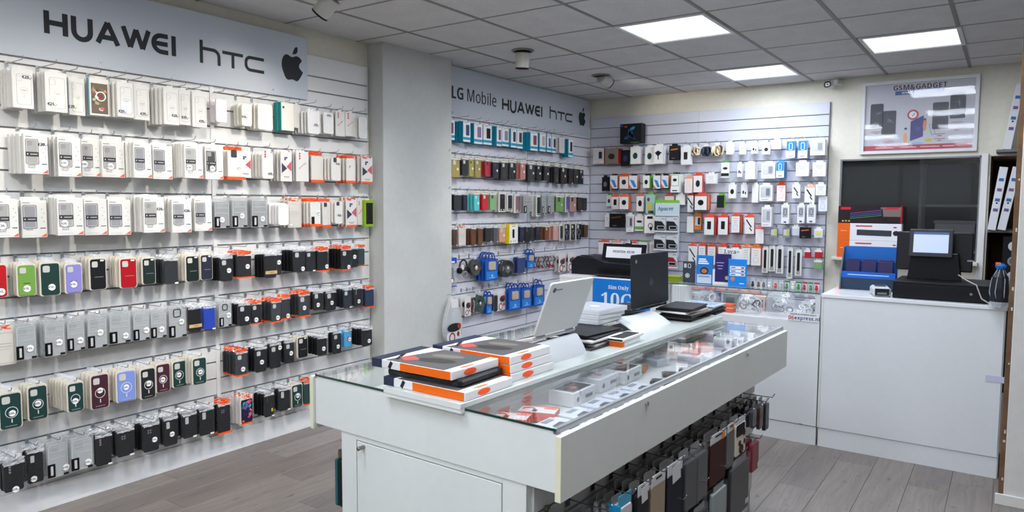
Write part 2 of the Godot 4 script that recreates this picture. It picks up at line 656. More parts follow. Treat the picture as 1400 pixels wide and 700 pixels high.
	# ceiling spotlights
	spotlight(-3.08, -2.7, Vector3(-3.81, 1.8, -2.5), "grey tilted ceiling spotlight above the apple sign", SPOT_ENERGY * 0.16)
	spotlight(-3.0, -4.43, Vector3(-3.2, 0.3, -4.6), "upright grey ceiling spotlight beside the pillar", SPOT_ENERGY * 0.4)
	spotlight(-2.995, -5.645, Vector3(-2.65, 2.05, -6.9), "tilted grey ceiling spotlight over the shop corner", SPOT_ENERGY * 0.34)
	spotlight(-2.15, -2.5, Vector3(-3.81, 0.95, -2.9), "tilted grey ceiling spotlight over the first slat panel joint", SPOT_ENERGY * 1.5)
	spotlight(-2.15, -1.45, Vector3(-3.81, 0.95, -1.9), "tilted grey ceiling spotlight over the long wall's middle", SPOT_ENERGY * 1.5)
	spotlight(-1.95, -2.95, Vector3(-3.81, 1.0, -5.9), "tilted grey ceiling spotlight over the entrance end of the island", SPOT_ENERGY * 2.4, 25.0)
	spotlight(-2.15, -0.25, Vector3(-3.81, 1.0, -1.4), "tilted grey ceiling spotlight over the entrance corner", SPOT_ENERGY * 1.5)

func timber() -> StandardMaterial3D:
	if mats.has("timber"):
		return mats["timber"]
	var m := StandardMaterial3D.new()
	m.resource_name = "raw_brown_timber"
	m.albedo_texture = noise_tex(17, 128, func(n: FastNoiseLite, u: float, v: float) -> Color:
		var s := 1.0 + 0.22 * n.get_noise_2d(u * 20.0, v * 2.0) + 0.15 * n.get_noise_2d(u * 4.0, v * 9.0)
		return Color(0.42 * s, 0.31 * s, 0.21 * s))
	m.uv1_triplanar = true
	m.uv1_world_triplanar = true
	m.uv1_scale = Vector3(1.3, 1.3, 1.3)
	m.roughness = 0.8
	mats["timber"] = m
	return m

func dark_window(cream: Material) -> void:
	var w := struct("window_1", "dark glazed window into the unlit workshop behind the counter", "window")
	var gp := StandardMaterial3D.new()
	gp.resource_name = "window_glass"
	gp.albedo_color = Color(0.6, 0.63, 0.64, 0.02)
	gp.transparency = BaseMaterial3D.TRANSPARENCY_ALPHA
	gp.roughness = 0.03
	gp.metallic_specular = 0.27
	sbox(w, "glass_pane", -1.255, -0.222, 1.05, 1.895, BACK_Z - 0.04, BACK_Z - 0.034, gp)
	var fr := mat("#77777a", 0.4, 0.4)
	sbox(w, "frame", -1.262, -0.212, 1.892, 1.906, BACK_Z - 0.06, BACK_Z + 0.004, fr)
	sbox(w, "frame", -1.268, -1.252, 1.04, 1.906, BACK_Z - 0.06, BACK_Z + 0.006, fr)
	sbox(w, "frame", -0.224, -0.212, 1.04, 1.906, BACK_Z - 0.06, BACK_Z + 0.004, fr)
	sbox(w, "window_sill", -1.3, -0.2, 1.015, 1.04, BACK_Z - 0.1, BACK_Z + 0.13, mat("#cfccc2", 0.5), 0.003)
	sbox(w, "door_post", -0.212, -0.165, 0.0, 1.92, BACK_Z, BACK_Z + 0.035, mat("#dddcd8", 0.5), 0.003)
	# workshop beyond: plain unlit room with shelving
	var room := struct("wall_workshop", "bare grey walls of the unlit workshop behind the window")
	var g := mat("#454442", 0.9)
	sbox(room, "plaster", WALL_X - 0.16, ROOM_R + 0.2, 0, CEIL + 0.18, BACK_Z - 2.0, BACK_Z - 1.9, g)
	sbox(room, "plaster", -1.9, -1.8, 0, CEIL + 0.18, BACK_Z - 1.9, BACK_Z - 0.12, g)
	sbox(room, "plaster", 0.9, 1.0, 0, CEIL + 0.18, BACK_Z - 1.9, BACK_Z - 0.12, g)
	var sh := thing("storage_rack", "dim metal storage rack seen through the dark window", "rack", Vector3(-0.35, 0, BACK_Z - 1.5))
	for x in [-0.4, 0.4]:
		for z in [-0.18, 0.18]:
			part(sh, "upright", box(0.03, 2.1, 0.03), mat("#88898b", 0.5), Vector3(x, 1.05, z))
	for y in [0.6, 1.05, 1.5, 1.95]:
		part(sh, "shelf", box(0.84, 0.025, 0.4), mat("#8b8c8e", 0.5), Vector3(0, y, 0))
	var bx := thing("storage_box", "pale storage box on the dim workshop rack", "box", Vector3(-0.45, 1.064, BACK_Z - 1.5))
	part(bx, "body", box(0.34, 0.26, 0.3, 0.004), mat("#b9b9bb", 0.7), Vector3(0, 0.13, 0))
	part(bx, "lid", box(0.36, 0.03, 0.32, 0.004), mat("#a8a8ab", 0.7), Vector3(0, 0.275, 0))

func slat_panel(label: String, at: Vector3, turn: float, width: float, y0: float, first: float, pitch: float, count: int, top: float, strip := true, tint := "#dcdcda") -> void:
	# origin on the wall at floor level, centred; +z out of the wall
	var t := thing("slat_wall_panel", label, "wall panel", at, turn)
	var white := mat(tint, 0.35)
	part(t, "backing_board", box(width, top - y0, 0.008), mat("#8f8f90", 0.5), Vector3(0, (top + y0) / 2, 0.004))
	var edges := [y0]
	for i in count:
		edges.append(first + pitch * i)
	edges.append(top)
	var gap := 0.0085
	for i in edges.size() - 1:
		var a: float = edges[i] + (gap / 2 if i > 0 else 0.0)
		var b: float = edges[i + 1] - (gap / 2 if i < edges.size() - 2 else 0.0)
		part(t, "slat", box(width - 0.001, snappedf(b - a, 0.0005), 0.012, 0.0012), white, Vector3(0, (a + b) / 2, 0.014))
	if strip:
		part(t, "edge_strip", box(0.024, top - y0, 0.006, 0.001), mat("#e2e2e0", 0.35), Vector3(-width / 2, (top + y0) / 2, 0.0235))

func slat_walls() -> void:
	for i in 3:
		var lab: String = ["white slat panel standing against the pillar", "white slat panel under the maker names, one joint from the pillar", "white slat panel on the shop entrance side, hung with nothing"][i]
		slat_panel(lab, Vector3(WALL_X, 0, -3.025 + 1.22 * i), PI / 2, 1.22, 0.125, 0.164, 0.098, 23, 2.455)
	var pl := struct("baseboard_left", "white plinth board under the slat panels", "plinth")
	sbox(pl, "board", WALL_X, -3.775, 0, 0.124, -3.64, 0.64, mat("#dcdddc", 0.4), 0.002)
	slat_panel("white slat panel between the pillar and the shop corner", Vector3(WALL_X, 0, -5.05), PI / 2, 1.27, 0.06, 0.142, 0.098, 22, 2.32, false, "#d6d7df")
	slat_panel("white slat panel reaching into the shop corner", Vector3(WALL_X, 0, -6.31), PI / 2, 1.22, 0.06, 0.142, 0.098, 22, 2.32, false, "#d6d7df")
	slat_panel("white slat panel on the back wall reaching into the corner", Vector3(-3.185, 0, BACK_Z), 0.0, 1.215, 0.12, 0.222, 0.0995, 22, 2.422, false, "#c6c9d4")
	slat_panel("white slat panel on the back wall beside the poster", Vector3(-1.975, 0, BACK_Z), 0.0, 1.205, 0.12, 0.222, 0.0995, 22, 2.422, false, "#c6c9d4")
	var ed := thing("edge_profile", "grey metal edge profile closing the slat panel beside the poster", "profile", Vector3(-1.37, 0.12, BACK_Z))
	part(ed, "profile_bar", box(0.006, 2.302, 0.022), mat("#76777a", 0.35, 0.6), Vector3(0, 1.151, 0.011))

# =====================================================================  signs
func letter(p: Node3D, strokes: Array, s: float, wd: float, at: Vector3, m: Material) -> void:
	var st := start()
	var lift := 0.0
	for pl in strokes:
		var pts := PackedVector2Array()
		for q in pl:
			pts.append(Vector2(q[0], q[1]) * s)
		for pg in Geometry2D.offset_polyline(pts, wd / 2, Geometry2D.JOIN_MITER, Geometry2D.END_BUTT):
			add_poly(st, pg, 0.0016, 0.0, Vector3(0, 0, lift))
		lift += 0.00015
	part(p, "letter", st.commit(), m, at)

func arc(cx: float, cy: float, r: float, a0: float, a1: float, n := 8) -> Array:
	var o := []
	for i in n + 1:
		var a := deg_to_rad(lerpf(a0, a1, float(i) / n))
		o.append([cx + cos(a) * r, cy + sin(a) * r])
	return o

const GLYPH_W := {"H": 0.92, "U": 0.88, "A": 1.0, "W": 1.26, "E": 0.8, "I": 0.2}

# spans: HUAWEI from x0 to x1 on the board, cap height s
func huawei(p: Node3D, x0: float, x1: float, y: float, s: float, z: float, m: Material) -> void:
	var total := 0.0
	for c in "HUAWEI":
		total += GLYPH_W[c]
	var kx := (x1 - x0) / ((total + 0.12 * 5) * s)
	var x := x0
	var wd := s * 0.23
	for c in "HUAWEI":
		var w: float = GLYPH_W[c] * kx
		var l := 0.115
		var r := w - 0.115
		var g := []
		match c:
			"H": g = [[[l, 0], [l, 1]], [[r, 0], [r, 1]], [[l, 0.5], [r, 0.5]]]
			"U": g = [[[l, 1.0], [l, 0.36]] + arc(w / 2, 0.36, (r - l) / 2, 180, 360, 10) + [[r, 1.0]]]
			"A": g = [[[0.08, 0], [w / 2, 1.0]], [[w - 0.08, 0], [w / 2, 1.0]], [[w * 0.27, 0.3], [w * 0.73, 0.3]]]
			"W": g = [[[0.06, 1.0], [w * 0.28, 0.06]], [[w * 0.28, 0.06], [w * 0.5, 0.94]], [[w * 0.5, 0.94], [w * 0.72, 0.06]], [[w * 0.72, 0.06], [w - 0.06, 1.0]]]
			"E": g = [[[r + 0.05, 0.9]] + arc(0.5 * w + 0.02, 0.5, 0.4, 90, 270, 12) + [[r + 0.05, 0.1]], [[0.14, 0.5], [r + 0.03, 0.5]]]
			"I": g = [[[w / 2, 0], [w / 2, 1]]]
		letter(p, g, s, wd, Vector3(x, y, z), m)
		x += (w + 0.12 * kx) * s

func htc(p: Node3D, x0: float, x1: float, y: float, s: float, z: float, m: Material) -> void:
	var k := (x1 - x0) / (2.62 * s)
	var wd := s * 0.15
	letter(p, [[[0.08, -0.02], [0.08, 1.0]], [[0.08, 0.64], [0.74 * k - 0.28, 0.64]] + arc(0.74 * k - 0.28, 0.36, 0.28, 90, 0, 6) + [[0.74 * k, -0.02]]], s, wd, Vector3(x0, y, z), m)
	letter(p, [[[0, 0.64], [0.84 * k, 0.64]], [[0.42 * k, 0.64], [0.42 * k, -0.02]]], s, wd, Vector3(x0 + 0.88 * k * s, y, z), m)
	letter(p, [[[0.84 * k, 0.64], [0.3, 0.64]] + arc(0.32, 0.4, 0.24, 90, 180, 5) + [[0.08, 0.28]] + arc(0.32, 0.29, 0.24, 180, 270, 5) + [[0.84 * k, 0.05]]], s, wd, Vector3(x0 + 1.78 * k * s, y, z), m)

func apple(p: Node3D, cx: float, y: float, s: float, z: float, m: Material) -> void:
	var c := Curve2D.new()
	var body := [[0.5, 0.72, 0.1, 0.02], [0.72, 0.78, 0.1, 0.0], [0.93, 0.66, 0.03, -0.03], [0.8, 0.42, 0.0, -0.12], [0.97, 0.2, -0.03, -0.05], [0.74, -0.12, -0.08, -0.06], [0.5, -0.1, -0.1, 0.0], [0.27, -0.13, -0.1, 0.02], [0.05, 0.22, -0.04, 0.12], [0.06, 0.6, 0.05, 0.12], [0.27, 0.78, 0.1, 0.0]]
	for q in body + [body[0]]:
		var h := Vector2(q[2], q[3])
		c.add_point(Vector2(q[0] - 0.5, q[1]) * s, -h * s, h * s)
	c.bake_interval = 0.012 * s / 0.1
	var st := start()
	var pts := c.tessellate(3, 6)
	pts.remove_at(pts.size() - 1)
	add_poly(st, pts, 0.0016)
	part(p, "apple_body", st.commit(), m, Vector3(cx, y, z))
	var st2 := start()
	var leaf := PackedVector2Array()
	for i in 9:
		var t := i / 8.0
		leaf.append(Vector2(0.0 + 0.24 * t, 0.82 + 0.3 * t + 0.1 * sin(PI * t)) * s)
	for i in range(7, 0, -1):
		var t := i / 8.0
		leaf.append(Vector2(0.0 + 0.24 * t + 0.09 * sin(PI * t), 0.82 + 0.3 * t - 0.07 * sin(PI * t)) * s)
	add_poly(st2, leaf, 0.0016)
	part(p, "apple_leaf", st2.commit(), m, Vector3(cx, y, z))

func build_signs() -> void:
	var ink := mat("#303236", 0.6)
	var board := mat("#c3c9d1", 0.45)
	# long wall: board z -3.085 .. 0.7 ; local x = -(world z)
	var t := thing("brand_sign", "long pale grey sign board with maker names above the phone boxes", "sign", Vector3(-3.785, 2.158, -1.2), PI / 2)
	part(t, "board", box(3.77, 0.392, 0.018, 0.001), board, Vector3(0, 0.196, 0.009))
	for x in [-1.3, 0.6, 1.62, -0.5]:
		part(t, "screw", disc(0.005, 0.004, 12), mat("#8b8e92", 0.3, 0.8), Vector3(x, 0.03, 0.0195))
	var o := -1.2
	part(t, "letter", words("LG", 0.115, bold, 0.0016), ink, Vector3(-0.86 - o - 1.2 - 0.02 - 0.68, 0.184, 0.0185))
	part(t, "letter", words("Mobile", 0.11, sans, 0.0016), ink, Vector3(-0.08, 0.184, 0.0185))
	huawei(t, 1.548 + o, 2.196 + o, 0.125, 0.106, 0.0185, ink)
	htc(t, 2.336 + o, 2.756 + o, 0.118, 0.125, 0.0185, ink)
	apple(t, 2.967 + o, 0.13, 0.17, 0.0185, ink)
	# corner wall: z -4.42 .. -6.9
	var u := thing("brand_sign", "pale grey sign board with maker names between pillar and corner", "sign", Vector3(-3.805, 2.222, -5.66), PI / 2)
	part(u, "board", box(2.46, 0.394, 0.018, 0.001), board, Vector3(0, 0.197, 0.009))
	var p := -5.66
	part(u, "letter", words("LG", 0.1, bold, 0.0016), ink, Vector3(4.635 + p, 0.18, 0.0185))
	part(u, "letter", words("Mobile", 0.1, sans, 0.0016), ink, Vector3(4.968 + p, 0.178, 0.0185))
	huawei(u, 5.266 + p, 5.938 + p, 0.118, 0.098, 0.0185, ink)
	htc(u, 6.072 + p, 6.518 + p, 0.122, 0.118, 0.0185, ink)
	apple(u, 6.727 + p, 0.128, 0.155, 0.0185, ink)
	for x in [-1.1, -0.3, 0.5]:
		part(u, "screw", disc(0.005, 0.004, 12), mat("#6f7276", 0.3, 0.8), Vector3(x, 0.02, 0.0195))

# =====================================================================  display island
const ISL := Vector3(-0.955, 0, -1.581)
const ISL_TURN := -0.0337

# u: across towards the long wall, v: along towards the back wall
func isl(u: float, y: float, v: float) -> Vector3:
	return ISL + Vector3(-u, y, -v).rotated(Vector3.UP, ISL_TURN)

func ibox(t: Node3D, called: String, u0: float, u1: float, y0: float, y1: float, v0: float, v1: float, m: Material, bev := 0.0) -> MeshInstance3D:
	return part(t, called, box(abs(u1 - u0), abs(y1 - y0), abs(v1 - v0), bev), m, Vector3(-(u0 + u1) / 2, (y0 + y1) / 2, -(v0 + v1) / 2))

func build_island() -> void:
	var t := thing("display_island", "white glass-topped display island in the middle of the shop", "display counter", ISL, ISL_TURN)
	var white := scuffed("#e0e2dc", 0.38, 0.015)
	var edge := mat("#e2dfc0", 0.6)
	var alu := mat("#a3a5a6", 0.35, 0.7)
	var glass := clear_mat("#eef6f3", 0.012, 0.02)
	var green := mat("#143a31", 0.15)
	ibox(t, "end_panel", 0.0, 1.0, 0.725, 0.892, 0.0, 0.018, white, 0.001)
	ibox(t, "end_panel", 0.0, 1.0, 0.725, 0.892, 2.0, 2.018, white, 0.001)
	for k in 2:
		var a := -0.008 if k == 0 else 1.0
		var b := 0.998 if k == 0 else 2.02
		for s in 2:
			var u0 := -0.02 if s == 0 else 1.002
			var bd := ibox(t, "side_board", u0, u0 + 0.018, 0.706, 0.884 if s == 0 else 0.892, a, b, white, 0.001)
			var bl := b - a
			part(bd, "edge_band", box(0.0176, 0.176, 0.0012), edge, Vector3(0, 0, bl / 2 + 0.0004) if k == 0 else Vector3(0, 0, -bl / 2 - 0.0004))
			if s == 0:
				var lk := part(bd, "lock", disc(0.009, 0.006, 18), mat("#b9babb", 0.2, 0.9), Vector3(0.0115, 0.068, -(([0.4876, 1.436][k]) - (a + b) / 2)), Vector3(0, PI / 2, 0))
				part(lk, "keyhole", box(0.002, 0.008, 0.002), mat("#2a2a2b", 0.4), Vector3(0, 0, 0.003))
	ibox(t, "aluminium_rail", 0.0, 0.012, 0.884, 0.9015, 0.0, 2.018, alu, 0.001)
	ibox(t, "aluminium_rail", 0.99, 1.002, 0.884, 0.9015, 0.0, 2.018, alu, 0.001)
	ibox(t, "tray_floor", 0.0, 1.0, 0.782, 0.8, 0.018, 2.0, mat("#d3d5d3", 0.5))
	ibox(t, "tray_wall", 0.44, 0.458, 0.8, 0.892, 0.02, 1.998, mat("#c9cccb", 0.4))
	ibox(t, "tray_wall", 0.56, 0.578, 0.8, 0.892, 0.02, 1.998, mat("#c9cccb", 0.4))
	for v in [[0.0, 1.03], [1.034, 2.018]]:
		for u in [[0.012, 0.4], [0.55, 0.99]]:
			ibox(t, "glass_pane", u[0], u[1], 0.893, 0.9, v[0], v[1], glass)
	for u in [[0.002, 0.316], [0.634, 0.998]]:
		ibox(t, "glass_edge", u[0], u[1], 0.893, 0.9, -0.0025, -0.0002, green)
	ibox(t, "glass_divider", 0.03, 0.43, 0.8, 0.888, 1.029, 1.034, glass)
	ibox(t, "centre_board", 0.316, 0.634, 0.9005, 0.9165, -0.02, 2.05, scuffed("#c0c7c1", 0.22, 0.015), 0.0015)
	ibox(t, "centre_end", 0.316, 0.634, 0.9, 0.9168, -0.022, -0.0195, white)
	ibox(t, "centre_apron", 0.316, 0.634, 0.888, 0.9005, -0.02, -0.002, white)
	# base
	ibox(t, "base_core", 0.13, 0.84, 0.0, 0.782, 0.03, 1.88, mat("#bfc0bd", 0.6))
	ibox(t, "end_stile", 0.1, 0.182, 0.0, 0.724, 0.004, 0.03, white, 0.001)
	ibox(t, "end_stile", 0.796, 0.87, 0.0, 0.724, 0.004, 0.03, white, 0.001)
	ibox(t, "end_header", 0.182, 0.796, 0.708, 0.724, 0.004, 0.03, white)
	ibox(t, "end_plinth", 0.182, 0.796, 0.0, 0.08, 0.012, 0.03, white)
	var door := ibox(t, "cupboard_door", 0.186, 0.792, 0.084, 0.704, 0.004, 0.022, white, 0.0012)
	var knob := part(door, "door_knob", lathe("knob", [Vector2(0, 0.0), Vector2(0.006, 0.0), Vector2(0.0065, 0.018), Vector2(0.0075, 0.026), Vector2(0.006, 0.028), Vector2(0, 0.028)], 16), mat("#8d8b84", 0.3, 0.8), Vector3(-0.268, 0.297, 0.009), Vector3(PI / 2, 0, 0))
	knob.name = "door_knob"
	var slat := mat("#c9cac8", 0.4)
	var ys := [0.1, 0.195, 0.29, 0.3875, 0.485, 0.5825, 0.63, 0.726]
	for s in 2:
		var u0 := 0.1 if s == 0 else 0.852
		ibox(t, "slat_backing", u0 + 0.004, u0 + 0.014, 0.0, 0.73, 0.03, 1.9, mat("#5a5b5c", 0.5))
		for i in ys.size() - 1:
			var uu: float = u0 - 0.008 if s == 0 else u0 + 0.014
			ibox(t, "slat", uu, uu + 0.012, ys[i] + 0.004, ys[i + 1] - 0.004, 0.03, 1.9, slat, 0.001)
		ibox(t, "side_plinth", u0, u0 + 0.018, 0.0, 0.096, 0.03, 1.9, mat("#d9dad8", 0.45))
	ibox(t, "end_cap", 0.1, 0.87, 0.0, 0.782, 1.88, 1.898, white)

func tablet_box(label: String, u: float, y: float, v: float, turn: float) -> void:
	var t := thing("tablet_case_carton", label, "carton", isl(u, y, v), ISL_TURN + turn, "orange and white tablet case cartons")
	var w := 0.335
	var d := 0.235
	var h := 0.0265
	part(t, "carton", box(w, h, d, 0.0015), mat("#e2e0dd", 0.45), Vector3(0, h / 2, 0))
	part(t, "top_print", poly("tbtop", PackedVector2Array([Vector2(-0.11, -0.115), Vector2(0.135, -0.115), Vector2(0.135, 0.115), Vector2(-0.06, 0.115)]), 0.001), mat("#5c5a58", 0.35), Vector3(0, h + 0.0002, 0), Vector3(-PI / 2, 0, 0))
	part(t, "device_print", ellipse(0.14, 0.06, 0.001), mat("#3f3c38", 0.35), Vector3(0.03, h + 0.0006, 0.03), Vector3(-PI / 2, 0, 0.2))
	part(t, "device_print", ellipse(0.12, 0.05, 0.001), mat("#7c7468", 0.4), Vector3(0.02, h + 0.0006, -0.04), Vector3(-PI / 2, 0, 0.2))
	part(t, "navy_end", box(0.045, h + 0.001, d + 0.001), mat("#2f3547", 0.45), Vector3(-w / 2 + 0.022, h / 2, 0))
	part(t, "red_figure", poly("tbred", PackedVector2Array([Vector2(-0.1, -0.06), Vector2(-0.05, -0.09), Vector2(-0.02, -0.05), Vector2(-0.07, -0.02)]), 0.001), mat("#c2574c", 0.4), Vector3(0, h + 0.0008, 0), Vector3(-PI / 2, 0, 0))
	part(t, "black_stroke", box(0.012, 0.001, 0.09), mat("#221f20", 0.4), Vector3(-0.105, h + 0.0008, 0.05), Vector3(0, 0.5, 0))
	part(t, "orange_front", box(0.205, h - 0.002, 0.001), mat("#ef6a12", 0.4), Vector3(w / 2 - 0.108, h / 2, d / 2 + 0.0004))
	part(t, "orange_back", box(0.205, h - 0.002, 0.001), mat("#ef6a12", 0.4), Vector3(w / 2 - 0.108, h / 2, -d / 2 - 0.0004))
	part(t, "dark_stroke", box(0.012, h * 0.9, 0.001), mat("#2a2426", 0.4), Vector3(-0.085, h / 2, d / 2 + 0.0004), Vector3(0, 0, -0.5))
	part(t, "orange_oval", ellipse(0.062, 0.019, 0.001), mat("#ff5a1a", 0.4), Vector3(w / 2 + 0.0004, h / 2, 0.03), Vector3(0, PI / 2, 0))
	part(t, "orange_oval", ellipse(0.07, 0.012, 0.001), mat("#ff7a3a", 0.4), Vector3(w / 2 - 0.012, h + 0.0003, 0.03), Vector3(-PI / 2, 0, PI / 2))

func thin_pack(called: String, label: String, cat: String, u: float, y: float, v: float, w: float, h: float, d: float, turn: float, c: String, c2 := "", group := "") -> Node3D:
	var t := thing(called, label, cat, isl(u, y, v), ISL_TURN + turn, group)
	part(t, "body", slab_flat(w, d, h), mat(c, 0.45), Vector3(0, h / 2, 0))
	if c2 != "":
		part(t, "cover_print", box(w * 0.8, 0.001, d * 0.8), mat(c2, 0.4), Vector3(0, h + 0.0003, 0))
		part(t, "spine", box(w * 0.96, h * 0.6, 0.001), mat(c2, 0.45), Vector3(0, h / 2, d / 2 + 0.0003))
	return t

func slab_flat(w: float, d: float, h: float) -> Mesh:
	return box(w, h, d, min(0.002, h * 0.2))

# hinge at (u, y, v0..v1); lid leans by lean from the upright towards -u, base reaches towards +u
func laptop(label: String, u: float, y: float, v0: float, v1: float, deep: float, lean: float, c: String, inner: String, tilt: float) -> void:
	var w := v1 - v0
	var t := thing("laptop", label, "laptop", isl(u, y, (v0 + v1) / 2), ISL_TURN)
	var m := mat(c, 0.42)
	var base := Node3D.new()
	base.name = "base"
	t.add_child(base)
	base.rotation.z = tilt
	part(base, "deck", box(deep, 0.016, w, 0.004), m, Vector3(-deep / 2, 0.0, 0))
	part(base, "keyboard", box(deep * 0.44, 0.001, w * 0.86), mat(inner, 0.6), Vector3(-deep * 0.32, 0.0085, 0))
	part(base, "touchpad", box(deep * 0.26, 0.001, w * 0.34), mat("#9c9c9b" if inner != "#16181a" else "#202224", 0.4), Vector3(-deep * 0.78, 0.0085, 0))
	var lid := Node3D.new()
	lid.name = "lid"
	t.add_child(lid)
	lid.position = Vector3(0.004, 0.01, 0)
	lid.rotation.z = -lean
	part(lid, "shell", slab(w, deep, 0.008, 0.012, 0.001), m, Vector3(0, deep / 2, 0), Vector3(0, PI / 2, 0))
	part(lid, "screen", box(0.001, deep * 0.84, w * 0.9), mat("#101214", 0.12), Vector3(-0.0045, deep * 0.52, 0))
	part(lid, "logo", disc(0.01, 0.001, 14), mat("#4a4c50" if inner != "#16181a" else "#7b7d80", 0.3), Vector3(0.0042, deep * 0.87, w * 0.39), Vector3(0, PI / 2, 0))
	if inner != "#16181a":
		part(lid, "logo_text", box(0.001, 0.005, 0.04), mat("#7d7f82", 0.4), Vector3(0.0042, deep * 0.87, w * 0.28))
	else:
		part(lid, "round_badge", disc(0.022, 0.0012, 20), mat("#24272b", 0.25), Vector3(0.0042, deep * 0.45, 0), Vector3(0, PI / 2, 0))
	for s in [-1, 1]:
		part(t, "hinge", box(0.012, 0.01, 0.05, 0.002), mat("#77797b", 0.3, 0.6), Vector3(0.0, 0.008, s * w * 0.33))

func riser(label: String, u0: float, y0: float, u1: float, y1: float, v0: float, v1: float, drop: float) -> void:
	# curved white sheet: foot at (u0, y0), crown at (u1, y1), then level towards +u
	var t := thing("laptop_riser", label, "stand", isl(u0, y0, (v0 + v1) / 2), ISL_TURN, "white curved laptop risers")
	var pts := []
	for i in 7:
		var f := i / 6.0
		pts.append(Vector2(-(u1 - u0) * (f * 0.8 + 0.2 * f * f), (y1 - y0) * (1.0 - (1.0 - f) * (1.0 - f) * 0.15 - 0.85 * (1.0 - f))))
	pts.append(Vector2(-(u1 - u0) - 0.01, y1 - y0 + 0.001))
	pts.append(Vector2(-(u1 - u0) - 0.16, y1 - y0 - drop))
	var outline := PackedVector2Array(pts)
	for i in range(pts.size() - 1, -1, -1):
		outline.append(pts[i] + Vector2(-0.004, 0.0 if i == 0 else -0.004))
	var st := start()
	add_poly(st, outline, v1 - v0)
	part(t, "sheet", st.commit(), mat("#cdd0d1", 0.4))
	part(t, "rear_leg", box(0.006, y1 - y0 - drop - 0.005, v1 - v0), mat("#d5d8d8", 0.4), Vector3(-(u1 - u0) - 0.15, (y1 - y0 - drop) / 2 - 0.0015, 0))

